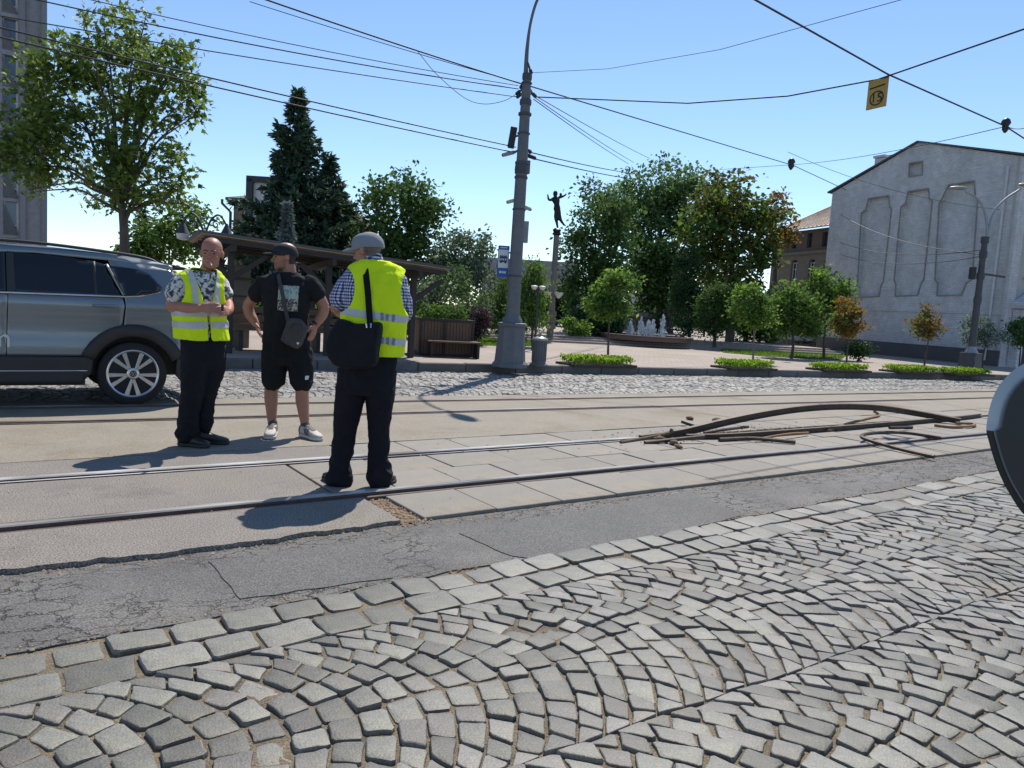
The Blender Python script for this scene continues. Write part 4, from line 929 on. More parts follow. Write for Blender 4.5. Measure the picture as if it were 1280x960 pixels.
# ---- old house and billboard behind the spruces
O0 = ground_at(289, 40); oh = thing('old_house', O0, 'tan brick house corner with a gutter, peeking out behind the spruces', 'building'); hh = height_at(O0, 251); ow = 6.2
c = O0+RT*.95+UP*(height_at(O0, 272)); hol = [[c-RT*.5-UP*.75, c+RT*.5-UP*.75, c+RT*.5+UP*.75, c-RT*.5+UP*.75]]
holed_wall('wall', [O0-UP*.2, O0+RT*ow-UP*.2, O0+RT*ow+UP*hh, O0+UP*hh], hol, AW*.3, m_bricktan, oh, O0)
MB().box(RT*ow/2+AW*3+UP*(hh/2-.1), (ow-.1, 5.3, hh-.1), math.atan2(RT.y, RT.x)).build('core', m_bricktan, oh)
m_ = MB(); cc = c-O0+AW*.15
for dx in (-.45, 0, .45): m_.bar(cc+RT*dx-UP*.72, cc+RT*dx+UP*.72, .07, .07)
m_.bar(cc-RT*.48+UP*.3, cc+RT*.48+UP*.3, .07, .07); o = m_.build('window', m_frame, oh)
MB().prism([cc-RT*.5-UP*.75, cc+RT*.5-UP*.75, cc+RT*.5+UP*.75, cc-RT*.5+UP*.75], AW*.06, AW*.08).build('pane', m_glass, o)
for dz, s in ((1.5, 1), (-.95, 0), (1.05, 2)): MB().bar(-RT*.05+UP*(hh-dz if s else hh-3.1)-AW*.03, RT*ow+UP*(hh-dz if s else hh-3.1)-AW*.03, .12, .12).build('cornice', m_bricktan, oh)
r_ = MB(); r_.prism([-RT*.3-AW*.4+UP*hh, RT*(ow+.3)-AW*.4+UP*hh, RT*(ow-1)+AW*3+UP*(hh+.75), RT*1+AW*3+UP*(hh+.75)], UP*0, UP*.12); r_.build('roof', m_roofdark, oh)
m_ = MB(); m_.tube([-RT*.45-AW*.4+UP*hh, -RT*.45-AW*.4+UP*(hh-.2), -RT*.1-AW*.15+UP*(hh-.6), -RT*.1-AW*.15], .07, 6); m_.build('downpipe', m_darkmetal, oh)
BB = ground_at(309, 37); hb0, hb1 = height_at(BB, 286), height_at(BB, 224); bb = thing('billboard', BB, 'white billboard with a thick dark frame standing behind the spruces', 'billboard'); bw = 2.3
m_ = MB()
for x in (.5, bw-.5): m_.bar(RT*x, RT*x+UP*(hb0+.2), .18)
m_.build('support', m_darkmetal, bb)
MB().prism([UP*hb0, RT*bw+UP*hb0, RT*bw+UP*hb1, UP*hb1], AW*0, AW*.25).build('panel', m_billboard, bb)
m_ = MB()
for a, b in ((UP*hb0, UP*hb1), (RT*bw+UP*hb0, RT*bw+UP*hb1)): m_.bar(a-AW*.05, b-AW*.05, .3, .3, up=AW)
for z in (hb0, hb1): m_.bar(-RT*.15+UP*z-AW*.05, RT*(bw+.15)+UP*z-AW*.05, .3, .28)
m_.build('frame', m_darkmetal, bb)

# ---- pavilion and flat grey block in the back of the park
def low_block(name, px0, px1, D, ytop, label, wall_m, z=.39, bands=5, dep_=6, fascia=.5, fm=None):
    a, b = ground_at(px0, D, z), ground_at(px1, D, z); h = height_at(a, ytop); t = thing(name, a, label, 'building'); v = b-a; L_ = v.length; d = v.normalized(); n = Vector((-d.y, d.x, 0)); an = math.atan2(d.y, d.x)
    if n.dot(AW) < 0: n = -n
    MB().box(v/2+n*dep_/2+UP*(h/2-.1), (L_, dep_, h-.2), an).build('wall', wall_m, t)
    MB().box(v/2+n*(dep_/2-.3)+UP*(h-fascia/2), (L_+.8, dep_+.9, fascia), an).build('roof', fm or m_white, t, bevel=.02)
    for i in range(bands):
        c = d*(L_*(i+.5)/bands)-n*.04+UP*((h-fascia)*.5); w = L_/bands*.36; hh_ = (h-fascia)*.32; m_ = MB()
        for dx in (-w, 0, w): m_.bar(c+d*dx-UP*hh_, c+d*dx+UP*hh_, .08, .08)
        for dz in (-hh_, hh_): m_.bar(c-d*w+UP*dz, c+d*w+UP*dz, .08, .08)
        o = m_.build('window', m_frame, t); MB().prism([c-d*w-UP*hh_, c+d*w-UP*hh_, c+d*w+UP*hh_, c-d*w+UP*hh_], n*.0, n*.03).build('pane', m_glass_b, o)
low_block('pavilion', 768, 838, 47, 387, 'low pale pavilion with a white roof edge behind the fountain', m_stucco, bands=6, fascia=.35)
low_block('office_block', 792, 862, 70, 366, 'pale blue glazed block glimpsed between the park trees', mat('pale_blue_wall', (.42, .47, .52), .7), bands=8, fascia=.4)
low_block('flat_block', 600, 712, 66, 322, 'flat-roofed grey block glimpsed right of the lamp pole', m_stucco, z=.15, bands=9, fascia=1.4, fm=mat('grey_fascia', (.28, .29, .31), .8))
low_block('side_house', 985, 1110, 44, 420, 'low pale wall showing under the round green trees', m_white, z=.15, bands=4, fascia=.2)
# ================================================================== street furniture
m_pole = mat('pole_grey_paint', (.15, .16, .175), .6, (.10, .105, .115), scale=6, fine=.1, fscale=60, bump=.15, bscale=25, dirt=(.16, .11, .07), dscale=3, damt=.35)
m_pole_d = mat('pole_dark', (.075, .08, .09), .6, (.045, .048, .055), scale=8)
m_galv = mat('galvanised', (.34, .35, .36), .5, (.25, .26, .27), scale=5, metal=.4)
m_black = mat('black_plastic', (.02, .02, .022), .5)
m_camw = mat('camera_white', (.6, .6, .58), .4)
m_bowl = mat('lamp_bowl', (.68, .67, .63), .35)
m_wire = mat('cable_black', (.018, .018, .02), .6)
m_wire2 = mat('wire_copper_grey', (.06, .055, .05), .5, metal=.4)
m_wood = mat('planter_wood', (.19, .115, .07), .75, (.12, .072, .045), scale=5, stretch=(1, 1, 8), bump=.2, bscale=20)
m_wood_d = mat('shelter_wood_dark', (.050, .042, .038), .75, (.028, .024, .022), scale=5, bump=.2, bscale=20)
m_boards = mat('shelter_boards', (.42, .33, .25), .8, (.30, .23, .17), scale=3, island=.12)
m_blue = mat('sign_blue', (.02, .10, .42), .5); m_signw = mat('sign_white', (.72, .73, .74), .5); m_navy = mat('sign_navy', (.012, .03, .13), .5)
m_yel = mat('sign_yellow', (.50, .33, .07), .6, (.40, .26, .06), scale=6); m_ink = mat('sign_ink', (.03, .022, .015), .6)
m_bronze = mat('bronze', (.025, .026, .028), .5, metal=.5)
m_colst = mat('column_stone', (.20, .175, .15), .8, (.13, .115, .10), scale=4)

# ---- central trolley-wire and lamp pole
PB = gnd(637, 457.5, .15); PD = depth_of(PB); pk_ = PD/F
def PH(py): return height_at(PB, py)
pole = thing('lamp_pole', PB, 'tall grey trolley-wire pole on an eight-sided pedestal at the kerb', 'lamp pole')
h1 = PH(405)
MB().lathe([(.36, -.02), (.36, .05), (.315, .1), (.265, h1-.06), (.27, h1-.05)], 8).build('pedestal', m_pole, pole, bevel=.008)
MB().lathe([(.29, h1-.05), (.31, h1-.02), (.30, h1+.02), (.2, h1+.03)], 8).build('pedestal_cap', m_pole, pole, bevel=.004)
MB().lathe([(.2, h1+.03), (.19, h1+.1), (.15, h1+.14), (.145, h1+.2)], 16).build('collar', m_pole, pole, smooth=True)
ht = PH(93)
MB().lathe([(.138, h1+.1), (.13, h1+.6), (.122, PH(300)), (.112, PH(215)), (.10, PH(150)), (.085, PH(110)), (.07, ht)], 16).build('shaft', m_pole, pole, smooth=True)
for py, r, w in ((212, .128, .16), (222, .125, .05), (204, .13, .05), (143, .125, .05), (167, .12, .03), (128, .11, .1), (96, .09, .12), (104, .1, .03), (345, .14, .03), (262, .13, .03)):
    z = PH(py); MB().lathe([(r, z-w/2), (r+.006, z), (r, z+w/2)], 16).build('band', m_pole_d, pole, smooth=True)
al = [dep(657, 98, PD), dep(659, 60, PD), dep(664, 25, PD-.1), dep(674, -5, PD-.35), dep(694, -32, PD-.9), dep(718, -46, PD-1.5)]
al = [p-PB for p in al]; q = spline(al, 6); MB().tube(q, [.05-.022*min(1, i/10) for i in range(len(q))], 8).build('lamp_arm', m_pole, pole, smooth=True)
e = al[-1]; MB().ell(e+(al[-1]-al[-2]).normalized()*.25, (.32, .13, .07), M=Matrix.Rotation(math.atan2((al[-1]-al[-2]).y, (al[-1]-al[-2]).x), 3, 'Z')).build('lamp_head', m_galv, pole, smooth=True)
def insul(px, py, n=3):
    p = dep(px, py, PD)-PB; m_ = MB(); a = Vector((0, 0, p.z)); m_.bar(a, p, .03, .03)
    for i in range(n): m_.ell(a.lerp(p, .75+.12*i), (.035, .035, .04), nu=8, nv=6)
    m_.build('insulator', m_black, pole, smooth=True)
for px, py in ((664, 91), (651, 109), (669, 120), (647, 121), (664, 116), (663, 190), (646, 117)): insul(px, py)
def boxed(name, px, py, w, h, d, m, label, cat, tilt=0.0, dd=0.0):
    c = dep(px, py, PD+dd); t = thing(name, c-UP*h/2, label, cat); R_ = Matrix.Rotation(tilt, 3, _f)@Matrix.Rotation(-YAW, 3, 'Z')
    MB().box((0, 0, h/2), (w, d, h), M=R_).build('casing', m, t, bevel=.008); v = Vector((0, 0, h/2)); ax_ = Vector((PB.x-c.x, PB.y-c.y, 0))
    MB().bar(v, v+ax_*.8, .03, .03).build('bracket', m_pole_d, t); return t
boxed('loudspeaker', 640.5, 172, .13, .40, .14, m_black, 'black slim box tilted off the upper shaft of the trolley-wire pole', 'speaker box', .12, -.05)
boxed('junction_box', 659.5, 209, .10, .25, .12, m_colst, 'small tan box on the upper right of the trolley-wire pole', 'box', 0, .02)
boxed('control_box', 655.5, 290, .16, .42, .16, m_galv, 'light grey upright cabinet on the middle of the trolley-wire pole', 'box', 0, .06)
def camera_thing(px, py, dirx, m, label, L_=.2):
    c = dep(px, py, PD-.08); t = thing('security_camera', c, label, 'camera'); d = (RT*dirx-UP*.35-AW*.2).normalized(); m_ = MB()
    m_.bar(-d*.05, d*L_, .07, .07); m_.build('housing', m, t, bevel=.01); MB().tube([d*L_, d*(L_+.01)], .028, 8).build('lens', m_black, t)
    v = Vector((PB.x-c.x, PB.y-c.y, 0)); MB().bar(-d*.03, v*.85+UP*.02, .03, .03).build('bracket', m_pole_d, t)
camera_thing(640, 191, -1, m_galv, 'grey camera pointing left below the black slim box'); camera_thing(658, 193.5, 1, m_black, 'black camera pointing right below the black slim box')
camera_thing(641, 251, -1, m_camw, 'small white camera pointing left above the bus stop sign', .12); camera_thing(651, 257, 1, m_camw, 'white bullet camera pointing right above the light grey cabinet', .22)
# bus stop sign
SC = dep(629, 327, PD-.12); sw, sh = 14.0*pk_, 39*pk_; st = thing('bus_stop_sign', SC-UP*sh/2, 'blue and white bus stop sign with a bus pictogram', 'sign')
def spl(x0, x1, z0, z1, off, name, m, par):
    P_ = [RT*(x*sw)+UP*(z*sh) for x, z in ((x0, z0), (x1, z0), (x1, z1), (x0, z1))]; return MB().prism(P_, -AW*off, -AW*(off-.004)).build(name, m, par)
spl(-.5, .5, 0, 1, .02, 'board', m_blue, st).scale = (1, 1, 1)
MB().prism([RT*(x*sw)+UP*(z*sh) for x, z in ((-.5, 0), (.5, 0), (.5, 1), (-.5, 1))], -AW*.014, AW*.01).build('backing', m_galv, st)
spl(-.44, .44, .30, .87, .0245, 'white_field', m_signw, st)
bus = MB()
def rect(x0, x1, z0, z1): bus.prism([RT*(x*sw)+UP*(z*sh) for x, z in ((x0, z0), (x1, z0), (x1, z1), (x0, z1))], -AW*.031, -AW*.025)
rect(-.33, .33, .60, .66); rect(-.33, .33, .48, .535); rect(-.33, .33, .668, .685)
for x in (-.33, -.13, .08, .27): rect(x, x+.06, .535, .60)
for x in (-.2, .2): bus.tube([RT*x*sw+UP*.475*sh-AW*.031, RT*x*sw+UP*.475*sh-AW*.025], .02, 10)
bus.build('bus_pictogram', m_navy, st)
for i, (x0, x1) in enumerate(((-.3, -.1), (-.05, .1), (.14, .3))): spl(x0, x1, .13, .2, .0245, 'lettering', m_signw, st)
for z in (.92,): spl(-.3, .3, z, z+.03, .0245, 'lettering', m_signw, st)
MB().bar(UP*sh*.8+AW*.01, UP*sh*.8+AW*.1+RT*.12, .03, .03).build('bracket', m_pole_d, st); MB().bar(UP*sh*.2+AW*.01, UP*sh*.2+AW*.1+RT*.12, .03, .03).build('bracket', m_pole_d, st)
# litter bin
b_ = gnd(673, 457, .15); tb = thing('litter_bin', b_, 'round grey metal litter bin with a lid, beside the pole pedestal', 'bin')
MB().lathe([(.19, 0), (.19, .03), (.15, .06), (.14, .08), (.145, .5), (.15, .52)], 18).build('body', m_pole, tb, smooth=True)
for i in range(18):
    a = 2*math.pi*i/18; MB().box((.146*math.cos(a), .146*math.sin(a), .29), (.012, .018, .4), a).build('slat', m_pole, tb)
MB().lathe([(.165, .52), (.17, .54), (.16, .56), (.06, .6), (.03, .61)], 18).build('lid', m_galv, tb, smooth=True)
MB().ell((0, 0, .655), (.03, .03, .045)).build('knob', m_galv, tb, smooth=True)

# ---- double-armed street lamp on the right
LB = gnd(1211, 465.5, .15); LD = depth_of(LB); lamp = thing('street_lamp', LB, 'dark street lamp with two curved arms in front of the white gable wall', 'street lamp')
LH = lambda py: height_at(LB, py)
z1 = LH(441); MB().lathe([(.42, -.02), (.42, .08), (.36, .12), (.33, z1-.05), (.36, z1)], 4).build('pedestal', m_pole_d, lamp, bevel=.02)
MB().lathe([(.2, z1), (.14, z1+.12), (.12, z1+.2)], 12).build('collar', m_galv, lamp, smooth=True)
z2 = LH(300); MB().lathe([(.11, z1), (.10, z1+1.5), (.085, z2)], 14).build('shaft', m_pole_d, lamp, smooth=True)
for py in (345, 318, 375, 300): z = LH(py); MB().lathe([(.115, z-.1), (.12, z), (.115, z+.1)], 12).build('band', m_pole_d, lamp, smooth=True)
for pts in ([(1233, 302), (1234, 285), (1230, 262), (1220, 247), (1206, 239)], [(1234, 302), (1236, 285), (1243, 264), (1258, 248), (1276, 236)]):
    q = spline([dep(x, y, LD)-LB for x, y in pts], 5); ar = MB(); ar.tube(q, [.05-.022*i/(len(q)-1) for i in range(len(q))], 8); ao = ar.build('arm', m_galv, lamp, smooth=True)
    d = (q[-1]-q[-2]).normalized(); MB().ell(q[-1]+d*.22, (.28, .12, .06), M=Matrix.Rotation(math.atan2(d.y, d.x), 3, 'Z')).build('lamp_head', m_galv, ao, smooth=True)
z = LH(342); MB().bar(UP*z, UP*z+RT*.75-UP*.06, .06, .06).build('bracket', m_pole_d, lamp); MB().box(UP*(z+.0)-RT*.26, (.16, .14, .38), -YAW).build('box', m_black, lamp, bevel=.01)

# ---- park lanterns
def lantern(base, h, spread, bowl, label, r=.035, curls=False):
    t = thing('park_lantern', base, label, 'lamp'); MB().lathe([(r*3, 0), (r*2.4, .1), (r*1.3, .25), (r, .4), (r*.9, h)], 10).build('post', m_darkmetal, t, smooth=True)
    for s in (-1, 1):
        if curls:
            q = spline([UP*(h-.12), RT*s*spread*.25+UP*(h+.18), RT*s*spread*.62+UP*(h+.30), RT*s*spread*.95+UP*(h+.14), RT*s*spread+UP*(h-.05)], 6)
            m_ = MB(); m_.tube(q, .018, 6)
            m_.tube([RT*s*(spread*.5+.07*math.cos(a)*(1-a/12))+UP*(h+.12+.07*math.sin(a)*(1-a/12)) for a in np.linspace(0, 8, 22)], .012, 5); m_.build('arm', m_darkmetal, t, smooth=True)
        else: MB().tube(spline([UP*(h-.1), RT*s*spread*.6+UP*(h-.12), RT*s*spread+UP*(h-.02)], 4), .015, 6).build('arm', m_darkmetal, t, smooth=True)
        c = RT*s*spread+UP*(h-.05 if curls else h); k = -1 if curls else 1
        bo = MB(); bo.lathe([(bowl*.35, c.z-bowl*.55), (bowl*.8, c.z-bowl*.1), (bowl, c.z+bowl*.45)] if not curls else [(bowl*.4, c.z-bowl*1.3), (bowl*.85, c.z-bowl*1.1), (bowl, c.z-bowl*.3)], 14, (c.x, c.y, 0)).build('bowl', m_bowl, t, smooth=True)
        MB().lathe([(bowl*1.08, c.z+(bowl*.45 if not curls else -bowl*.28)), (bowl*.7, c.z+(bowl*.6 if not curls else .06)), (bowl*.15, c.z+(bowl*.7 if not curls else .2))], 14, (c.x, c.y, 0)).build('cap', m_darkmetal if curls else m_bowl, t, smooth=True)
lb = ground_at(253, 14.6); lantern(lb, height_at(lb, 288), 27*14.6/F, .12, 'ornate lantern with curled iron arms rising behind the bald man', curls=True)
lb = ground_at(668, 21.5); lantern(lb, height_at(lb, 360), .11, .10, 'twin-bowl park lantern amid weeping branches right of the trolley-wire pole')
lb = ground_at(730, 31, .39); lantern(lb, height_at(lb, 383), .27, .11, 'twin-bowl park lantern against the dark trees between column and fountain')

# ---- sculpture on a column
S0 = gnd(687, 427, .15); SD = depth_of(S0); sk = SD/F; sc_ = thing('sculpture', S0, 'slender bronze figure with raised arms on top of a tall stone column', 'sculpture')
hc = height_at(S0, 294.5)
MB().lathe([(.17, 0), (.17, .12), (.13, .16), (.12, 1.0), (.105, hc*.6), (.1, hc)], 14).build('column', m_colst, sc_, smooth=True)
MB().lathe([(.1, hc), (.17, hc+.05), (.12, hc+.12), (.16, hc+.2), (.1, hc+.26)], 12).build('capital', m_bronze, sc_, smooth=True)
for i, z in enumerate((.55, .78, 1.02)): MB().box(UP*z-AW*.13, (.36, .06, .16), -YAW).build('plaque', m_colst, sc_, bevel=.01)
zl = height_at(S0, 369)
for s in (-1, 1):
    MB().lathe([(.05, zl-.1), (.15, zl+.03), (.17, zl+.11)], 12, tuple(RT*s*.21-AW*.1)).build('lantern_bowl', m_bowl, sc_, smooth=True); MB().bar(UP*(zl-.05), RT*s*.21-AW*.1+UP*(zl-.02), .03, .03).build('lantern_arm', m_bronze, sc_)
def S(x, y, d=0): return dep(660+x/4.36, 220+y/4.36, SD+d)-S0
fg = MB()
def lim(mbx, pts, rs, n=10, sub=4):
    q = spline(pts, sub); k = len(q)-1; rr_ = []
    for i in range(len(q)):
        t = i/k*(len(rs)-1); j = min(len(rs)-2, int(t)); rr_.append(lerp(rs[j], rs[j+1], t-j))
    mbx.tube(q, rr_, n)
fg.ell(S(149, 96), (.085, .095, .115)); lim(fg, [S(149, 108), S(150, 118), S(153, 135), S(157, 155), S(158, 178), S(160, 200)], [.045, .10, .145, .10, .135, .09])
lim(fg, [S(158, 190), S(152, 225), S(157, 255), S(162, 286)], [.10, .075, .05, .035]); lim(fg, [S(164, 190), S(172, 225), S(184, 250), S(200, 270)], [.10, .075, .05, .035])
lim(fg, [S(142, 120), S(125, 130), S(113, 128), S(109, 112), S(107, 99)], [.055, .05, .042, .035, .025]); lim(fg, [S(160, 120), S(175, 116), S(188, 112), S(200, 106), S(210, 97)], [.055, .05, .042, .035, .025])
fg.ell(S(178, 101), (.05, .05, .07)); lim(fg, [S(178, 104), S(178, 116)], [.03, .03]); fo = fg.build('figure', m_bronze, sc_, smooth=True)
rm = fo.modifiers.new('r', 'REMESH'); rm.mode = 'VOXEL'; rm.voxel_size = .022; rm.use_smooth_shade = True

# ---- fountain
FB = ground_at(806, 29.5, .375); fo_ = thing('fountain', FB, 'low round fountain basin with white water jets on the terrace', 'fountain')
m_basin = mat('basin_stone', (.17, .11, .10), .7, (.12, .08, .07), scale=4); m_water = glass_mat('water', (.05, .08, .09), .05)
MB().lathe([(1.75, 0), (1.75, .13), (1.8, .15), (1.8, .19), (1.6, .19), (1.6, .08)], 40).build('basin', m_basin, fo_, smooth=True)
MB().lathe([(1.58, .08), (1.58, .15)], 40).build('water', m_water, fo_)
m_foam = mat('water_foam', (.88, .90, .92), .3); rg = np.random.default_rng(5)
for px, top in ((787, 402), (800, 397), (809, 401), (815, 400), (827, 394)):
    c = ground_at(px, 29.5+rg.uniform(-.5, .5), .375)-FB; hj = height_at(FB+c, top); m_ = MB(); m_.tube([c+UP*.1, c+UP*hj*.6, c+UP*hj], [.03, .022, .01], 6)
    for k in range(230):
        f = rg.random()**.8; z = .12+(hj-.12)*f; w = .075*(1-f)**.8+.015; p = c+Vector((rg.normal()*w, rg.normal()*w, z)); s = rg.uniform(.01, .026)
        m_.add([p+Vector((s, 0, 0)), p+Vector((-s*.5, s*.8, 0)), p+Vector((-s*.5, -s*.8, 0)), p+UP*s*3, p-UP*s*3], [(0, 1, 3), (1, 2, 3), (2, 0, 3), (1, 0, 4), (2, 1, 4), (0, 2, 4)])
    m_.build('water_jet', m_foam, fo_, fix=False)['kind'] = 'stuff'

# ---- wooden tram shelter
sh0 = gnd(287, 442, .15); sL = 3.75; shl = thing('tram_shelter', sh0, 'open dark wood tram shelter with a boarded roof, behind the three men', 'shelter', rz=KA)
toL = lambda p: Matrix.Rotation(-KA, 3, 'Z')@(Vector(p)-sh0)
zl_, zr_ = 1.86, 1.66; dpt = 1.5
for x in (0.0, 1.8, 3.55):
    for y, dz in ((.1, 0), (dpt-.1, -.1)):
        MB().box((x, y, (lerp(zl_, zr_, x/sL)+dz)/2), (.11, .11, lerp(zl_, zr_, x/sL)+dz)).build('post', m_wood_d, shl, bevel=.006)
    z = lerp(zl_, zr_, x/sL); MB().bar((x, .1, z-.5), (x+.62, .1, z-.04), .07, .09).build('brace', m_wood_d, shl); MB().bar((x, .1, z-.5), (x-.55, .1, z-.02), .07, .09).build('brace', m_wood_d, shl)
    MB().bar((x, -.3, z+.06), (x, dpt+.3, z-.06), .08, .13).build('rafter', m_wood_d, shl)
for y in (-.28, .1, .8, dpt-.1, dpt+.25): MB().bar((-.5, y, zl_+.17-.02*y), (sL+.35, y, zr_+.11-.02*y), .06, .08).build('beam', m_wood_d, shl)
nb_ = 11
for i in range(nb_):
    y0 = -.38+i*(dpt+.75)/nb_; y1 = y0+(dpt+.75)/nb_-.02
    MB().prism([Vector((-.55, y0, zl_+.235-.02*y0)), Vector((sL+.4, y0, zr_+.17-.02*y0)), Vector((sL+.4, y1, zr_+.17-.02*y1)), Vector((-.55, y1, zl_+.235-.02*y1))], (0, 0, 0), (0, 0, .022)).build('roof_board', m_boards, shl)
MB().prism([Vector((-.6, -.42, zl_+.27)), Vector((sL+.45, -.42, zr_+.2)), Vector((sL+.45, dpt+.42, zr_+.15)), Vector((-.6, dpt+.42, zl_+.22))], (0, 0, 0), (0, 0, .035)).build('roof_sheet', m_roofdark, shl)
for z in (.45, .62, .80): MB().bar((-.1, dpt-.16, z), (sL, dpt-.16, z), .03, .12).build('back_rail', m_wood, shl)
for i, y in enumerate((.75, .9, 1.05, 1.2)): MB().bar((.15, y, .42), (3.5, y, .42), .12, .035).build('seat_slat', m_wood, shl)
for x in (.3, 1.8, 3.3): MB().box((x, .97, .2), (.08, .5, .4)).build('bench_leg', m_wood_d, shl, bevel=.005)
MB().box((.42, dpt+.25, .8), (.34, .34, 1.75)).build('stone_pillar', m_colst, shl, bevel=.01)
fr_ = MB()
for x in (1.0, 1.5, 2.4, 2.9, 3.4): fr_.bar((x, dpt, .9), (x, dpt, 1.75), .035, .035)
for z in (1.05, 1.4): fr_.bar((.1, dpt, z), (3.55, dpt, z), .035, .035)
fr_.build('back_frame', m_darkmetal, shl)
# ---- wooden planter with a seat
pl0 = gnd(525, 444, .15); pl1 = gnd(588, 446.5, .15); pv = pl1-pl0; plan = thing('wooden_planter', pl0, 'brown slatted planter box with a bench seat, right of the shelter', 'planter', rz=math.atan2(pv.y, pv.x)); W_ = pv.length; hp = height_at(pl1, 402)
n_ = 16
for i in range(n_):
    x = W_*(i+.5)/n_; MB().box((x, 0, hp/2), (W_/n_-.008, .03, hp-.06)).build('slat', m_wood, plan)
for i in range(9):
    y = .9*(i+.5)/9; 
    for x in (0, W_): MB().box((x, y, hp/2), (.03, .9/9-.008, hp-.06)).build('slat', m_wood, plan)
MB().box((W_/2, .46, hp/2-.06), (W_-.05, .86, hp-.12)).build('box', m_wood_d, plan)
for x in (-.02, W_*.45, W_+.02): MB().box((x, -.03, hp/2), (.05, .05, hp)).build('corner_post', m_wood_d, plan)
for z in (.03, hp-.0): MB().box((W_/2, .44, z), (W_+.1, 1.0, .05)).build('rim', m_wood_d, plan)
for y in (-.42, -.28, -.14): MB().box((W_*.58, y, hp*.43), (W_*1.02, .12, .035)).build('seat_slat', m_wood, plan, bevel=.004)
for x in (W_*.15, W_*1.05): MB().box((x, -.28, hp*.2), (.05, .36, hp*.4)).build('seat_leg', m_wood_d, plan)
rg = np.random.default_rng(9); n_ = 1500; P_ = np.stack([rg.uniform(.05, W_-.05, n_), rg.uniform(.08, .85, n_), hp+rg.random(n_)**2*.35-.02], 1); V_, F_ = leaf_arrays(P_, .09, .3, 1, 0, rg); link('plants', np_mesh('plants', V_, F_, lf_mid), plan)

# ---- overhead wires: each is a cable with real sag
def wire(pts, r, label, group=None, m=None, sag=0.0, n=14, name='overhead_wire'):
    P_ = []
    for a, b in zip(pts[:-1], pts[1:]):
        for i in range(n): t_ = i/n; P_.append(a.lerp(b, t_)-UP*sag*4*t_*(1-t_))
    P_.append(pts[-1]); o = MB().tube(P_, r, 5).build(name, m or m_wire, smooth=True, fix=False); return tag(o, label, 'wire', group)
PX = lambda px, py: dep(px, py, PD)
ext = lambda a, b, t: a+(b-a)*t
def w2(p_far, p_near, hz, r, label, sag=.05, over=1.25, **k):
    """from an attachment point to a pixel at height hz, carried on past the frame"""
    q = atz(p_near[0], p_near[1], hz); return wire([p_far, ext(p_far, q, over)], r, label, sag=sag, **k)
w2(PX(648, 111), (90, 3), 5.6, .011, 'upper black cable running left from the trolley-wire pole top past the maple', .12)
w2(PX(648, 107), (145, 2), 5.9, .008, 'thin cable just above the main black cable left of the pole', .1)
w2(PX(646, 121), (240, 52), 5.15, .009, 'cable that droops through the maple crown towards the pole', .1, over=2.2)
w2(PX(645, 184), (250, 87), 4.3, .011, 'higher of the paired cables crossing in front of the spruces', .08, over=2.4)
w2(PX(645, 191), (262, 100), 4.2, .011, 'lower of the paired cables crossing in front of the spruces', .08, over=2.4)
F1, F2 = dep(800, 218, 34), dep(806, 226, 34)
wire([PX(661, 190), F1], .013, 'higher of the paired cables going on right of the pole into the ash tree', sag=.05); wire([PX(661, 197), F2], .013, 'lower of the paired cables going on right of the pole into the ash tree', sag=.05)
a_, b_ = PX(653, 105), dep(992, 207, 27.5); w2(a_, (350, 4), 5.9, .014, 'thick span wire descending from upper left to the pole top', .03)
c_ = dep(1050, 234, 31); wire([PX(660, 107), b_, ext(b_, c_, 1.15)], .014, 'thick span wire going right from the pole to the white gable', m=m_wire)
wire([atz(312, 2, 6.4), PX(652, 104)], .007, 'thin stay wire almost parallel to the thick span wire', sag=.03)
wire(spline([dep(522, 64, 13.5), dep(545, 92, 14), dep(580, 122, 14.5), dep(605, 130, 15), dep(630, 126, 15.3), PX(646, 117)], 5), .006, 'loose loop of thin wire hanging left of the pole', n=1)
for i, ((x0, y0), (x1, y1), D_) in enumerate((((667, 121), (792, 203), 30), ((668, 119), (812, 198), 31), ((667, 124), (786, 205), 29))):
    wire([PX(x0, y0), dep(x1, y1, D_)], .009, ('lowest', 'uppermost', 'steepest')[i]+' of three cables fanning down right from the pole to the park trees', sag=.04)
SG = dep(1098, 99, 12.2); SR = dep(1310, 26, 9.6)
wire([PX(668, 121), dep(860, 129, 14.3), dep(985, 120, 13.2), SG, SR], .013, 'cable strung with the yellow hanging sign', n=6, sag=.0)
for px, py in ((1062, 105.5), (690, 122)): MB
wire([dep(930, -8, 9.5), dep(1110, 93, 12), dep(1257, 158, 14.5), dep(1300, 186, 15.5)], .014, 'contact wire crossing above the yellow sign towards the right', n=4)
CL = dep(1257, 158, 14.5); CR = dep(989, 206, 27.3)
wire([CR, CL, dep(1310, 145, 13.8)], .008, 'thin cross wire linking two dark clamps in front of the white gable', sag=.12)
wire([CR, dep(900, 212, 31)], .008, 'thin wire end running from the left clamp into the chestnut')
wire([PX(663, 91), dep(760, 86, 14.5), dep(900, 62, 12.5), dep(1140, -4, 10)], .005, 'faint hair-thin wire curving up right from the lamp arm', n=6)
wire([dep(985, 190, 26), dep(1250, 262, 24.5)], .008, 'service cable slanting down to the double-armed lamp', sag=.3)
for i, (y0, y1) in enumerate(((303, 312), (318, 320), (268, 318))):
    wire([on_plane(1050, y0, B0+wn_*.3, wn_), dep(1229, y1, LD)], .012, ('service cable sagging from brick house to street lamp', 'lower service cable sagging from brick house to street lamp', 'steep service cable from the white gable edge to street lamp')[i], sag=.35)
def clamp(p, label, s=1.0):
    t = thing('wire_clamp', p, label, 'clamp'); MB().lathe([(.02, -.12), (.06, -.06), (.05, 0), (.09, .06), (.07, .12), (.02, .16)], 10).build('insulator', m_black, t, smooth=True); MB().box((0, 0, -.02), (.16, .06, .05)).build('grip', m_black, t); t.scale = (s, s, s)
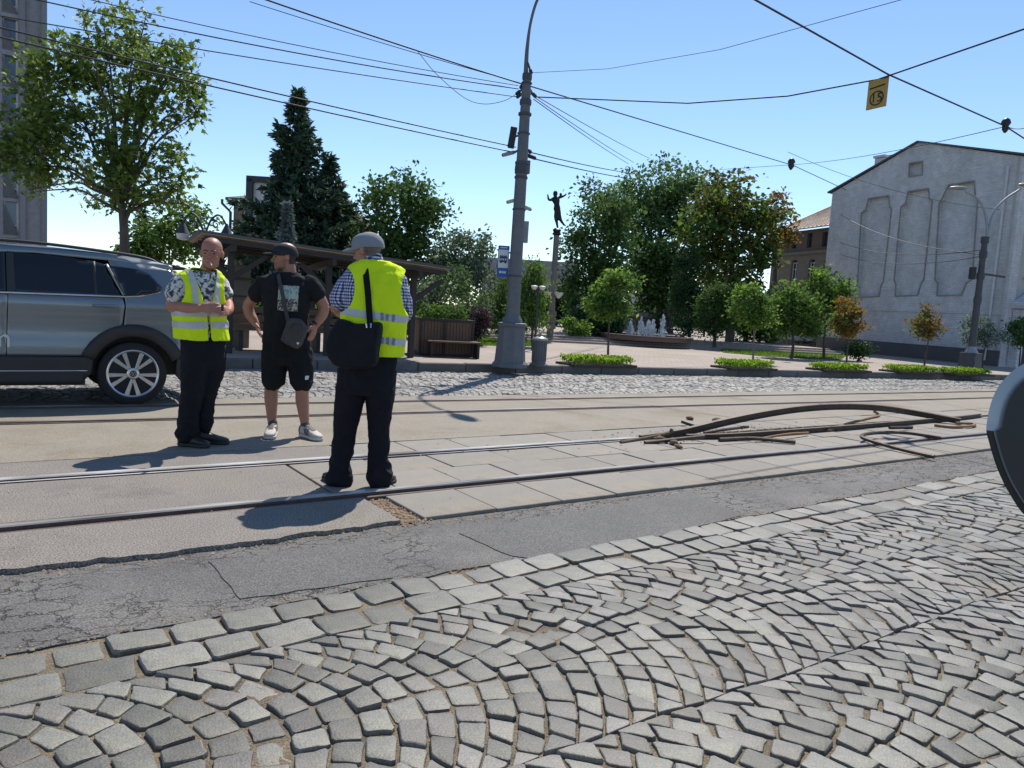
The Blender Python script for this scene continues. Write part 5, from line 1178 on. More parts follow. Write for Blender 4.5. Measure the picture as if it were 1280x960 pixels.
clamp(CL, 'dark clamp on the contact wire against the sky'); clamp(CR, 'dark clamp on the span wire left of the white gable', 1.5)
# hanging yellow sign
yk = 12.2/F; ys = thing('hanging_sign', SG, 'yellow hanging panel with a circled 15, strung on the overhead cable', 'sign')
cn = [dep(1086, 101.5, 12.3)-SG, dep(1111, 95, 12.05)-SG, dep(1110, 131, 12.05)-SG, dep(1086.5, 137, 12.3)-SG]
sx = (cn[1]-cn[0]); sxn = sx.normalized(); nrm = sxn.cross(UP).normalized()
if nrm.dot(_f) > 0: nrm = -nrm
W2 = sx.length; H2 = (cn[0]-cn[3]).length; O2 = cn[0]
def sp(u, v): return O2+sx*u-UP*(H2*v)
MB().prism([sp(0, 0), sp(1, 0), sp(1, 1), sp(0, 1)], nrm*0, -nrm*.02).build('panel', m_yel, ys)
MB().prism([sp(.1, .27), sp(.86, .22), sp(.86, .27), sp(.1, .32)], nrm*.006, nrm*.002).build('lettering', m_ink, ys)
MB().prism([sp(.2, .13), sp(.75, .10), sp(.75, .13), sp(.2, .16)], nrm*.006, nrm*.002).build('lettering', m_yel, ys)
cx_ = sp(.5, .66); rr1, rr2 = W2*.36, W2*.30; ring = MB(); vs_ = []
for j in range(28):
    a = 2*math.pi*j/28
    for r in (rr2, rr1): vs_.append(cx_+sxn*r*math.cos(a)+UP*r*math.sin(a)+nrm*.005)
ring.add(vs_, [(2*j, 2*j+1, 2*((j+1) % 28)+1, 2*((j+1) % 28)) for j in range(28)]); ring.build('ring', m_ink, ys)
fc = bpy.data.curves.new('fifteen', 'FONT'); fc.body = '15'; fc.size = W2*.62; fc.extrude = .002; fc.align_x = 'CENTER'; fc.align_y = 'CENTER'
fo2 = bpy.data.objects.new('tmp', fc); C.objects.link(fo2); dg = bpy.context.evaluated_depsgraph_get(); me = bpy.data.meshes.new_from_object(fo2.evaluated_get(dg)); bpy.data.objects.remove(fo2)
me.materials.clear(); me.materials.append(m_ink); to = link('number', me, ys); to.matrix_local = Matrix.Translation(cx_+nrm*.006)@Matrix((sxn, UP, nrm)).transposed().to_4x4()
# ================================================================== the parked car (local: s forward from the rear axle, y inwards, z up)
def paint_mat():
    m, nt, N, L, b = nodes_of('blue_grey_paint'); b.inputs['Base Color'].default_value = (.165, .195, .22, 1); b.inputs['Metallic'].default_value = .4
    b.inputs['Roughness'].default_value = .32; b.inputs['Coat Weight'].default_value = 1; b.inputs['Coat Roughness'].default_value = .09
    n = N.new('ShaderNodeTexNoise'); n.inputs['Scale'].default_value = 2.5; n.inputs['Detail'].default_value = 8; mr = N.new('ShaderNodeMapRange'); mr.inputs[3].default_value = .22; mr.inputs[4].default_value = .42
    L.new(n.outputs['Fac'], mr.inputs[0]); L.new(mr.outputs[0], b.inputs['Roughness']); return m
m_paint = paint_mat(); m_clad = mat('cladding_plastic', (.022, .023, .026), .6, (.03, .03, .03), fine=.1, fscale=90)
m_carglass = glass_mat('tinted_glass', (.006, .007, .009), .03); m_chrome = mat('chrome_trim', (.7, .7, .72), .15, metal=1.0)
m_tyre = mat('tyre_rubber', (.018, .018, .019), .85, fine=.2, fscale=50); m_rim = mat('alloy_rim', (.62, .63, .65), .28, (.52, .53, .55), metal=.85); m_rimd = mat('rim_dark', (.02, .02, .022), .5)
m_tail = mat('tail_light', (.30, .01, .015), .2, coat=.8)
CW = 1.84; XC, YC = 1.33, 9.03
car = thing('parked_car', (XC, YC, 0), 'dark blue-grey estate SUV with roof rails, standing behind the bald man', 'car', rz=math.pi)
# in the parent frame (turned by 180 deg) +x points towards -X of the world and +y towards the viewer, so inward offsets are negative y
def yin(s, z):
    v = 0.0
    if z > 1.12: v += (z-1.12)*.34+(max(0, z-1.45)**2)*1.5
    elif z > 1.02: v += .018*math.sin((z-1.02)/.1*math.pi)*-1
    elif z < .62: v += (.62-z)*.06
    if .62 <= z < 1.0: v += .02*math.sin((z-.62)/.38*math.pi)
    if s < -.42: v += ((-.42-s)/.42)**2*.22
    if s > 3.0: v += ((s-3.0)/.75)**2*.26
    return v
def cpanel(name, poly, m, off=0.0, thick=.02, parent=None, step=.07, far=False, smooth=True):
    bm = bmesh.new(); bm.faces.new([bm.verts.new((p[0], 0, p[1])) for p in poly])
    s0, s1 = min(p[0] for p in poly), max(p[0] for p in poly); z0, z1 = min(p[1] for p in poly), max(p[1] for p in poly)
    for ax_, a, b in ((0, s0, s1), (2, z0, z1)):
        k = math.ceil(a/step)*step
        while k < b:
            co = [0, 0, 0]; no = [0, 0, 0]; co[ax_] = k; no[ax_] = 1
            bmesh.ops.bisect_plane(bm, geom=bm.verts[:]+bm.edges[:]+bm.faces[:], plane_co=co, plane_no=no); k += step
    for v in bm.verts:
        d = yin(v.co.x, v.co.z)-off; v.co.y = -(CW-d) if far else -d
    bmesh.ops.recalc_face_normals(bm, faces=bm.faces)
    tot = sum((f.normal.y*f.calc_area() for f in bm.faces), 0)
    if (tot < 0) != far: bmesh.ops.reverse_faces(bm, faces=bm.faces)
    me = bpy.data.meshes.new(name); bm.to_mesh(me); bm.free(); me.materials.append(m)
    if smooth: me.polygons.foreach_set('use_smooth', [True]*len(me.polygons))
    o = link(name, me, parent or car); sm = o.modifiers.new('thick', 'SOLIDIFY'); sm.thickness = thick; sm.offset = -1; sm.use_quality_normals = True; sm.use_even_offset = False
    return o
def arcp(cx, R_, a0, a1, n=10): return [(cx-R_*math.cos(rad(a)), .345+R_*math.sin(rad(a))) for a in np.linspace(a0, a1, n)]
g = .006
for far in (False, True):
    nm = ''
    qp = [(.235, 1.555), (-.14, 1.535), (-.38, 1.49), (-.47, 1.40), (-.60, 1.22), (-.70, 1.05), (-.80, .92), (-.82, .62), (-.66, .545), (-.42, .53)]+arcp(0, .455, 24, 103, 9)+[(.095, .86), (.08, 1.07), (.09, 1.16)]
    cpanel('quarter_panel', qp, m_paint, far=far)
    rd = [(.115+g, .80)]+arcp(0, .455, 106, 155, 6)+[(1.14, .53), (1.125, 1.155), (.105+g, 1.175), (.09+g, 1.07), (.105+g, .86)]
    d_ = cpanel('rear_door', rd, m_paint, far=far)
    fd = [(1.14+g, .53), (2.22, .53), (2.30, .80), (2.28, 1.11), (1.125+g, 1.155)]; f_ = cpanel('front_door', fd, m_paint, far=far)
    ff = [(2.31, .80), (2.23, .53)]+arcp(2.79, .455, 28, 152, 12)+[(3.45, .55), (3.74, .62), (3.70, .80), (3.4, .93), (2.6, 1.10), (2.29, 1.11)]
    cpanel('front_wing', ff, m_paint, far=far)
    cpanel('door_window', [(1.085, 1.168), (1.10, 1.555), (.78, 1.56), (.37, 1.525), (.265, 1.50), (.125, 1.185)], m_carglass, .001, .01, d_, far=far)
    cpanel('door_window', [(2.12, 1.13), (1.85, 1.38), (1.6, 1.50), (1.14, 1.555), (1.125, 1.165)], m_carglass, .001, .01, f_, far=far)
    cpanel('quarter_window', [(.225, 1.495), (-.05, 1.475), (-.16, 1.43), (-.285, 1.285), (-.245, 1.245), (-.06, 1.195), (.09, 1.18)], m_carglass, .0225, .01, far=far)
    cpanel('pillar_trim', [(1.135, 1.165), (1.14, 1.56), (1.075, 1.56), (1.06, 1.168)], m_clad, .006, .01, far=far)
    cpanel('window_bar', [(.372, 1.18), (.385, 1.525), (.358, 1.525), (.345, 1.18)], m_clad, .006, .008, d_, far=far)
    cpanel('window_trim', [(.265, 1.505), (.24, 1.505), (.085, 1.185), (.105, 1.175)], m_galv, .009, .008, far=far)
    cpanel('belt_trim', [(2.15, 1.118), (1.1, 1.148), (.1, 1.166), (-.06, 1.182), (-.255, 1.235), (-.27, 1.25), (-.06, 1.198), (.1, 1.183), (1.1, 1.166), (2.15, 1.136)], m_chrome, .012, .012, far=far, step=.12)
    arch = arcp(0, .535, 22, 158, 18)+arcp(0, .405, 160, 20, 18)
    cpanel('wheel_arch', arch, m_clad, .016, .05, far=far, step=.2)
    cpanel('wheel_arch', [(x+2.79, z) for x, z in arch], m_clad, .016, .05, far=far, step=.2)
    cpanel('sill_cladding', [(.385, .525), (.40, .36), (.50, .23), (2.36, .23), (2.40, .36), (2.41, .525)], m_clad, .012, .05, far=far)
    cpanel('sill_trim', [(.44, .385), (.44, .372), (2.36, .362), (2.36, .375)], m_chrome, .018, .01, far=far, step=.3)
    cpanel('bumper_cladding', [(-.44, .52), (-.66, .53), (-.8, .6), (-.83, .45), (-.78, .30), (-.5, .25), (-.43, .33)], m_clad, .006, .04, far=far)
    cpanel('tail_light', [(-.50, 1.13), (-.60, 1.135), (-.70, 1.07), (-.78, .96), (-.62, .98)], m_tail, .01, .01, far=far)
    sgn = -1 if not far else 0
    yb = (lambda d: -(CW-d)) if far else (lambda d: -d)
    h_ = MB(); q = spline([(.39, yb(.03), 1.065), (.36, yb(-.035), 1.068), (.18, yb(-.035), 1.07), (.15, yb(.03), 1.068)], 4); h_.tube(q, .015, 8); h_.build('door_handle', m_paint, d_, smooth=True)
    h_ = MB(); h_.ell((.265, yb(.014), 1.065), (.1, .012, .04)); h_.build('handle_recess', m_clad, d_, smooth=True)
    h_ = MB(); h_.tube([(x, yb(.0), z) for x, z in ((1.48, 1.065), (1.27, 1.065))], .016, 8); h_.build('door_handle', m_paint, f_, smooth=True)
    rr_ = MB(); rr_.tube(spline([(-.28, yb(.235), 1.545), (-.15, yb(.232), 1.60), (.2, yb(.225), 1.635), (.9, yb(.22), 1.67), (1.55, yb(.225), 1.655), (1.78, yb(.23), 1.60)], 5), .017, 8); rr_.build('roof_rail', m_clad, car, smooth=True)
    mr_ = MB(); mr_.ell((2.05, yb(-.14), 1.16), (.10, .11, .08)); mr_.build('wing_mirror', m_paint, f_, smooth=True)
# roof, tail and nose run across the car
def across(name, prof, m, bulge=0.0, n=12, parent=None, inset=0.0, crown=.03, shift=(0, 0)):
    rings = []
    for s, z in prof:
        d = yin(s, z)+inset; rings.append([(s+shift[0]+bulge*(1-(2*j/n-1)**2), -(d+(CW-2*d)*j/n), z+shift[1]+crown*(1-(2*j/n-1)**2)) for j in range(n+1)])
    mb = MB(); k = n+1; mb.add([p for r in rings for p in r], [(i*k+j, (i+1)*k+j, (i+1)*k+j+1, i*k+j+1) for i in range(len(rings)-1) for j in range(n)])
    return mb.build(name, m, parent or car, smooth=60)
across('roof', [(-.47, 1.50), (-.36, 1.535), (-.14, 1.565), (.25, 1.60), (.9, 1.625), (1.5, 1.60), (1.8, 1.55)], m_paint, 0, crown=.05)
for s, z in ((.2, 1.535),): pass
for far in (False, True):
    cpanel('roof_side', [(-.40, 1.485), (-.14, 1.53), (.25, 1.55), (.9, 1.57), (1.45, 1.54), (1.62, 1.5), (1.80, 1.55), (1.5, 1.62), (.9, 1.645), (.25, 1.62), (-.14, 1.585), (-.40, 1.535)], m_paint, .002, .015, far=far)
across('windscreen', [(1.8, 1.55), (2.2, 1.34), (2.6, 1.12)], m_carglass, .08, crown=.03)
across('bonnet', [(2.58, 1.12), (3.0, 1.06), (3.4, .98), (3.6, .90)], m_paint, .06, crown=.04); across('front_fascia', [(3.6, .90), (3.7, .78), (3.73, .55), (3.66, .28)], m_clad, .12, crown=.0)
across('spoiler', [(-.36, 1.55), (-.56, 1.52), (-.57, 1.50), (-.40, 1.49)], m_paint, -.05, crown=.03); across('rear_window', [(-.44, 1.48), (-.58, 1.28), (-.66, 1.16)], m_carglass, -.06, crown=.02)
across('tailgate', [(-.66, 1.16), (-.74, 1.05), (-.80, .9), (-.81, .66)], m_paint, -.06, crown=0); across('rear_bumper', [(-.81, .66), (-.84, .5), (-.80, .32), (-.6, .24)], m_clad, -.08, crown=0)
core = MB(); core.box((1.4, -CW/2, .62), (4.0, CW-.5, .62)); core.box((.75, -CW/2, 1.2), (2.0, CW-.42, .56)); core.box((1.4, -CW/2, .27), (1.9, CW-.16, .1)); core.build('underbody', m_rimd, car)
def wheel(x, y, side):
    R_ = Matrix.Rotation(rad(90)*side, 3, 'X'); w = bpy.data.objects.new('wheel', None); C.objects.link(w); w.parent = car; w.location = (x, y, .345)
    MB().lathe([(.24, -.20), (.30, -.21), (.335, -.19), (.345, -.15), (.345, -.03), (.335, .005), (.31, .018), (.262, .012), (.255, -.01)], 48, M=R_).build('tyre', m_tyre, w, smooth=35)
    MB().lathe([(.262, -.02), (.262, .008), (.25, .012), (.238, .004), (.232, -.04), (.05, -.06)], 48, M=R_).build('rim', m_rim, w, smooth=40)
    MB().lathe([(.235, -.075), (.235, -.05)], 32, M=R_).build('brake_disc', m_rimd, w)
    for i in range(5):
        for da in (-.165, .165):
            sp_ = MB()
            a = 2*math.pi*i/5+math.pi/2; d0 = Vector((math.cos(a+da*.35), math.sin(a+da*.35), 0)); d1 = Vector((math.cos(a+da*1.5), math.sin(a+da*1.5), 0)); t_ = Vector((-math.sin(a), math.cos(a), 0))
            P_ = [d0*.05-t_*.014, d0*.05+t_*.014, d1*.246+t_*.026, d1*.246-t_*.026]; sp_.prism([R_@(p+UP*.0) for p in P_], R_@Vector((0, 0, -.035)), R_@Vector((0, 0, .0))); sp_.build('spoke', m_rim, w, bevel=.004)
    MB().lathe([(.062, -.03), (.062, .002), (.05, .008)], 24, M=R_).build('hub', m_rim, w, smooth=40)
    bd = MB(); bd.lathe([(.036, .009), (.036, .012)], 20, M=R_); bd.build('hub_badge', m_rimd, w)
    vw = MB()
    for a, b in (((-.015, .026), (0, .002)), ((0, .002), (.015, .026)), ((-.027, .012), (-.012, -.024)), ((-.012, -.024), (0, -.002)), ((0, -.002), (.012, -.024)), ((.012, -.024), (.027, .012))):
        if side > 0: pass
        vw.bar(R_@Vector((a[0], -a[1]*side if side < 0 else a[1], .0135)), R_@Vector((b[0], -b[1]*side if side < 0 else b[1], .0135)), .004, .004)
    vw.build('hub_emblem', m_rim, w)
    for i in range(5):
        a = 2*math.pi*(i+.5)/5+math.pi/2; MB().lathe([(.009, -.004), (.009, .003)], 8, tuple(R_@Vector((.045*math.cos(a), .045*math.sin(a), 0))), M=R_).build('bolt', m_rimd, w)
for x in (0, 2.79): wheel(x, -.035, -1); wheel(x, -CW+.035, 1)
fc = bpy.data.curves.new('glyph', 'FONT'); fc.body = 'm'; fc.size = .26; fc.extrude = .001
fo2 = bpy.data.objects.new('tmp', fc); C.objects.link(fo2); dg = bpy.context.evaluated_depsgraph_get(); me = bpy.data.meshes.new_from_object(fo2.evaluated_get(dg)); bpy.data.objects.remove(fo2)
me.materials.clear(); me.materials.append(m_bowl); to = link('door_lettering', me, car); to.matrix_local = Matrix.Translation((1.30, .012, .62))@Matrix(((-1, 0, 0, 0), (0, 0, 1, 0), (0, 1, 0, 0), (0, 0, 0, 1)))

# ================================================================== the observer's car: only its wing mirror reaches into the picture
MD = .92; mo = [(1480, 440), (1400, 426), (1330, 433), (1281, 454), (1257, 472), (1241, 497), (1233, 532), (1236, 552), (1247, 587), (1263, 619), (1285, 648), (1330, 675), (1400, 682), (1465, 662), (1490, 560)]
oc = thing('observer_car', (0.9, .05, -.02), 'car whose wing mirror with pale casing and black inside cuts into the picture edge', 'car'); ob = Vector((.9, .05, -.02))
m_case = mat('mirror_casing', (.42, .47, .50), .35, coat=.5); m_mblack = mat('mirror_black', (.012, .012, .014), .45)
cxm, cym = 1375, 553
def ringm(sc, dd, cut=None): return [dep(cxm+(x-cxm)*sc, cym+(y-cym)*sc, MD+dd)-ob for x, y in spline([Vector((p[0], p[1], 0)) for p in mo+mo[:1]], 4)[:-1] for x, y in ((x.x, x.y),)] if False else None
sm_ = spline([Vector((p[0], p[1], 0)) for p in mo+mo[:1]], 4)[:-1]
def ringm(sc, dd): return [dep(cxm+(p.x-cxm)*sc, cym+(p.y-cym)*sc, MD+dd)-ob for p in sm_]
def inner(k): return [dep(p.x+(cxm-p.x)*(k*(.95 if p.y < 536 else .5)), p.y+(cym-p.y)*(k*(.95 if p.y < 536 else .5)), MD-.004)-ob for p in sm_]
sh_ = MB(); sh_.loft([inner(.13), inner(.10), ringm(1.0, 0), ringm(1.0, .015), ringm(.97, .04), ringm(.86, .075), ringm(.62, .10), ringm(.3, .112)], cap=True)
n_ = len(sm_); 
for i, f in enumerate(sh_.f):
    if len(f) == 4 and sm_[f[0] % n_].y > 534: sh_.m[i] = 1
sh_.build('mirror_housing', [m_case, m_mblack], oc, smooth=60)
gl = MB(); gl.add([p+_f*-.006 for p in inner(.12)], [tuple(range(n_))]); gl.build('mirror_glass', m_mblack, oc)
aa = dep(1470, 640, MD+.02)-ob; MB().tube(spline([aa, aa.lerp(Vector((.25, 0, .95)), .6), Vector((.25, 0, .93))], 4), .03, 8).build('mirror_arm', m_mblack, oc, smooth=True)
dpn = MB(); dpn.prism([Vector((x-.9, 0, z)) for x, z in ((-1.2, .30), (1.35, .30), (1.38, .55), (1.55, .72), (1.9, .79), (2.25, .72), (2.4, .5), (2.75, .5), (2.7, .86), (1.5, .98), (-1.2, 1.0))], (0, -.05, 0), (0, .01, 0)); dpn.build('side_panel', m_case, oc, bevel=.01)
MB().lathe([(.2, -.2), (.33, -.2), (.345, -.15), (.345, -.03), (.33, 0), (.2, 0)], 32, (1.0, -.02, .34), M=Matrix.Rotation(rad(-90), 3, 'X')).build('front_wheel', m_tyre, oc, smooth=40)
MB().lathe([(.2, -.2), (.33, -.2), (.345, -.15), (.345, -.03), (.33, 0), (.2, 0)], 32, (-1.75, -.02, .34), M=Matrix.Rotation(rad(-90), 3, 'X')).build('rear_wheel', m_tyre, oc, smooth=40)
# ================================================================== people
def skin_mat(name, c, c2):
    m = mat(name, c, .5, c2, scale=14, contrast=.3, fine=.08, fscale=120, bump=.08, bscale=120)
    b = m.node_tree.nodes['Principled BSDF']; b.inputs['Subsurface Weight'].default_value = .12; b.inputs['Subsurface Radius'].default_value = (.02, .008, .004); return m
m_skin1 = skin_mat('skin_ruddy', (.43, .195, .125), (.34, .135, .085)); m_skin2 = skin_mat('skin_tan', (.40, .19, .12), (.31, .135, .085)); m_skin3 = skin_mat('skin_weathered', (.43, .205, .135), (.34, .145, .095))
m_stub = skin_mat('skin_stubble', (.16, .095, .07), (.11, .065, .05)); m_hairg = mat('hair_grey', (.20, .17, .15), .8, (.10, .08, .07), scale=90); m_hairb = mat('hair_brown', (.05, .035, .025), .8, scale=90)
m_lip = skin_mat('lip', (.33, .12, .10), (.28, .10, .08)); m_eye = mat('eye_dark', (.03, .02, .018), .2); m_eyew = mat('eye_white', (.55, .52, .5), .3)
def cloth(name, c, c2=None, rough=.9, scale=8, **k): return mat(name, c, rough, c2, scale=scale, spec=.2, bump=.25, bscale=220, bdist=.003, **k)
m_hivis = cloth('hivis_yellow', (.74, .92, .02), (.62, .80, .015), scale=5); m_hivis_g = cloth('hivis_edge', (.52, .74, .03), (.44, .66, .025))
m_refl = cloth('reflective_band', (.55, .56, .56), (.47, .48, .48), rough=.4); m_refl_d = cloth('reflective_dark', (.25, .27, .28), rough=.4)
m_blackc = cloth('black_cotton', (.012, .012, .014), (.018, .018, .02)); m_navyc = cloth('black_trousers', (.016, .016, .020), (.009, .010, .013)); m_short = cloth('black_shorts', (.010, .011, .014), (.015, .016, .018))
m_capg = cloth('cap_grey', (.27, .28, .30), (.21, .22, .24)); m_capd = cloth('cap_dark', (.035, .036, .042), (.025, .026, .03))
m_bagb = cloth('bag_black', (.008, .008, .010), (.013, .013, .015), rough=.7); m_bagg = cloth('bag_grey', (.085, .082, .08), (.06, .058, .056))
m_shoe = mat('shoe_black', (.02, .019, .02), .5, (.035, .03, .028), scale=12); m_sole = mat('sole_dark', (.03, .028, .026), .7); m_snk = mat('sneaker_pale', (.55, .51, .47), .7, (.40, .36, .32), scale=14); m_solew = mat('sole_white', (.62, .60, .57), .7); m_snd = mat('sneaker_dark', (.08, .065, .07), .7)
m_strap = cloth('strap_black', (.012, .012, .013)); m_strapg = cloth('strap_grey', (.07, .07, .072)); m_cig = mat('cigarette_paper', (.75, .72, .66), .7); m_watch = mat('watch_black', (.01, .01, .012), .35)
def floral():
    m, nt, N, L, b = nodes_of('floral_shirt'); b.inputs['Roughness'].default_value = .85; tc = N.new('ShaderNodeTexCoord')
    n = N.new('ShaderNodeTexNoise'); n.inputs['Scale'].default_value = 16; n.inputs['Detail'].default_value = 3; n.inputs['Distortion'].default_value = 1.6; L.new(tc.outputs['Object'], n.inputs['Vector'])
    r = N.new('ShaderNodeValToRGB'); e = r.color_ramp.elements; e[0].position = .45; e[0].color = (.035, .04, .045, 1); e[1].position = .53; e[1].color = (.62, .61, .58, 1); x = e.new(.42); x.color = (.12, .13, .13, 1); x = e.new(.36); x.color = (.02, .022, .026, 1)
    L.new(n.outputs['Fac'], r.inputs[0]); L.new(r.outputs[0], b.inputs['Base Color']); return m
def gingham():
    m, nt, N, L, b = nodes_of('gingham_shirt'); b.inputs['Roughness'].default_value = .85; tc = N.new('ShaderNodeTexCoord'); mp = N.new('ShaderNodeMapping'); L.new(tc.outputs['Object'], mp.inputs[0]); mp.inputs['Rotation'].default_value = (0, 0, -YAW+.0); mp.inputs['Scale'].default_value = (.8, .8, 1)
    outs = []
    sx = N.new('ShaderNodeSeparateXYZ'); L.new(mp.outputs[0], sx.inputs[0])
    dg_ = N.new('ShaderNodeMath'); dg_.operation = 'ADD'; L.new(sx.outputs[0], dg_.inputs[0]); L.new(sx.outputs[1], dg_.inputs[1])
    for i in (0, 2):
        mu = N.new('ShaderNodeMath'); mu.operation = 'MULTIPLY'; mu.inputs[1].default_value = 2*math.pi/.022; L.new(sx.outputs[2] if i == 2 else dg_.outputs[0], mu.inputs[0]); s = N.new('ShaderNodeMath'); s.operation = 'SINE'; L.new(mu.outputs[0], s.inputs[0]); g = N.new('ShaderNodeMath'); g.operation = 'GREATER_THAN'; g.inputs[1].default_value = 0; L.new(s.outputs[0], g.inputs[0]); outs.append(g)
    ad = N.new('ShaderNodeMath'); ad.operation = 'ADD'; L.new(outs[0].outputs[0], ad.inputs[0]); L.new(outs[1].outputs[0], ad.inputs[1]); dv = N.new('ShaderNodeMath'); dv.operation = 'MULTIPLY'; dv.inputs[1].default_value = .5; L.new(ad.outputs[0], dv.inputs[0])
    r = N.new('ShaderNodeValToRGB'); r.color_ramp.interpolation = 'CONSTANT'; e = r.color_ramp.elements; e[0].color = (.62, .63, .67, 1); e[1].position = .75; e[1].color = (.012, .016, .07, 1); x = e.new(.3); x.color = (.14, .16, .32, 1); L.new(dv.outputs[0], r.inputs[0]); L.new(r.outputs[0], b.inputs['Base Color']); return m
def tshirt_print():
    m, nt, N, L, b = nodes_of('tshirt_print'); b.inputs['Roughness'].default_value = .8; tc = N.new('ShaderNodeTexCoord'); mp = N.new('ShaderNodeMapping'); L.new(tc.outputs['Object'], mp.inputs[0]); mp.inputs['Scale'].default_value = (1, 1, .22)
    n = N.new('ShaderNodeTexNoise'); n.inputs['Scale'].default_value = 75; n.inputs['Detail'].default_value = 2; L.new(mp.outputs[0], n.inputs['Vector']); r = N.new('ShaderNodeValToRGB'); e = r.color_ramp.elements; e[0].position = .38; e[0].color = (.16, .23, .21, 1); e[1].position = .52; e[1].color = (.38, .47, .43, 1); L.new(n.outputs['Fac'], r.inputs[0])
    n2 = N.new('ShaderNodeTexNoise'); n2.inputs['Scale'].default_value = 60; L.new(tc.outputs['Object'], n2.inputs['Vector']); r2 = N.new('ShaderNodeValToRGB'); e = r2.color_ramp.elements; e[0].position = .42; e[0].color = (.05, .05, .06, 1); e[1].position = .58; e[1].color = (.42, .44, .40, 1); x = e.new(.5); x.color = (.16, .10, .07, 1); L.new(n2.outputs['Fac'], r2.inputs[0])
    sx = N.new('ShaderNodeSeparateXYZ'); L.new(tc.outputs['Object'], sx.inputs[0]); g = N.new('ShaderNodeMath'); g.operation = 'LESS_THAN'; g.inputs[1].default_value = PRINT_Z; L.new(sx.outputs[2], g.inputs[0]); mx = N.new('ShaderNodeMix'); mx.data_type = 'RGBA'; L.new(g.outputs[0], mx.inputs[0]); L.new(r.outputs[0], mx.inputs[6]); L.new(r2.outputs[0], mx.inputs[7]); L.new(mx.outputs[2], b.inputs['Base Color']); return m
m_floral = floral(); m_ging = gingham()

def rings(c, ax, ay, n=24, pw=2.3):
    out = []
    for j in range(n):
        a = 2*math.pi*j/n; ca, sa = math.cos(a), math.sin(a)
        out.append(c+ax*(math.copysign(abs(ca)**(2/pw), ca))+ay*(math.copysign(abs(sa)**(2/pw), sa)))
    return out
def torso(mb, rows, yaw, tilt=0.0, sub=4, pw=2.4):
    """rows: (centre, half width, half depth); yaw 0 faces the camera, positive turns to image right"""
    ax0 = RT*math.cos(yaw)+AW*math.sin(yaw); ay0 = ax0.cross(UP)*-1
    cs = spline([r[0] for r in rows], sub); k = len(cs)-1; R_ = []
    for i, c in enumerate(cs):
        t_ = i/k*(len(rows)-1); j = min(len(rows)-2, int(t_)); f = t_-j; f = f*f*(3-2*f)
        R_.append(rings(c, ax0*lerp(rows[j][1], rows[j+1][1], f), ay0*lerp(rows[j][2], rows[j+1][2], f), pw=pw))
    mb.loft(R_)
def limb(mb, pts, rs, n=16, sub=5, flat=None):
    q = spline(pts, sub); k = len(q)-1; rr_ = []
    for i in range(len(q)):
        t_ = i/k*(len(rs)-1); j = min(len(rs)-2, int(t_)); rr_.append(lerp(rs[j], rs[j+1], t_-j))
    d0 = (q[0]-q[1]).normalized(); d1 = (q[-1]-q[-2]).normalized()
    q = [q[0]+d0*rr_[0]*.7]+q+[q[-1]+d1*rr_[-1]*.7]; rr_ = [rr_[0]*.55]+rr_+[rr_[-1]*.55]
    mb.tube(q, rr_, n)
def vox(mb, size, it=3, fac=.5):
    """voxel-fuse everything into one continuous surface; returns numpy verts, faces"""
    me = bpy.data.meshes.new('tmp'); me.from_pydata(mb.v, [], mb.f); bm = bmesh.new(); bm.from_mesh(me); bmesh.ops.recalc_face_normals(bm, faces=bm.faces); bm.to_mesh(me); bm.free()
    o = bpy.data.objects.new('tmp', me); C.objects.link(o); r = o.modifiers.new('r', 'REMESH'); r.mode = 'VOXEL'; r.voxel_size = size; r.adaptivity = 0
    if it: s = o.modifiers.new('s', 'SMOOTH'); s.factor = fac; s.iterations = it
    dg = bpy.context.evaluated_depsgraph_get(); e = bpy.data.meshes.new_from_object(o.evaluated_get(dg)); bpy.data.objects.remove(o)
    return e
def wrinkle(me, amp, sc=(9, 9, 5), seed=0, fn=None):
    n = len(me.vertices); co = np.empty(n*3); me.vertices.foreach_get('co', co); co = co.reshape(-1, 3); no = np.empty(n*3); me.vertices.foreach_get('normal', no); no = no.reshape(-1, 3)
    s = Vector((seed*3.1, seed*1.7, 0))
    d = np.array([noise.noise(Vector((c[0]*sc[0], c[1]*sc[1], c[2]*sc[2]))+s)+.5*noise.noise(Vector((c[0]*sc[0]*2.3, c[1]*sc[1]*2.3, c[2]*sc[2]*2.3))+s) for c in co])
    # ridged noise reads as folds
    d = (1-2*np.abs(d))*amp
    if fn is not None: d *= np.array([fn(c) for c in co])
    me.vertices.foreach_set('co', (co+no*d[:, None]).astype(np.float32).ravel()); me.update()
def finish(me, name, mats, parent, sel=None):
    me.name = name; me.materials.clear()
    if not isinstance(mats, (list, tuple)): mats = [mats]
    for m in mats: me.materials.append(m)
    me.polygons.foreach_set('use_smooth', [True]*len(me.polygons))
    if sel is not None: me.polygons.foreach_set('material_index', [sel(p.center) for p in me.polygons])
    me.update(); return link(name, me, parent)
def patch(src, cond, off, name, m, parent, thick=0.0, smooth=0):
    """copies the faces of src that satisfy cond(centre, normal) onto a piece of its own, lifted by off"""
    bm = bmesh.new(); bm.from_mesh(src); bm.normal_update()
    dele = [f for f in bm.faces if not cond(f.calc_center_median(), f.normal)]; bmesh.ops.delete(bm, geom=dele, context='FACES')
    if smooth:
        bd = [v for v in bm.verts if v.is_boundary]
        for _ in range(smooth):
            nw = {}
            for v in bd:
                nb = [e.other_vert(v).co for e in v.link_edges if e.is_boundary]
                if len(nb) == 2: nw[v] = v.co*.4+(nb[0]+nb[1])*.3
            for v, c in nw.items(): v.co = c
    bm.normal_update()
    for v in bm.verts: v.co += v.normal*off
    me = bpy.data.meshes.new(name); bm.to_mesh(me); bm.free(); o = finish(me, name, m, parent)
    if thick:
        s = o.modifiers.new('thick', 'SOLIDIFY'); s.thickness = thick; s.offset = -1
    return o
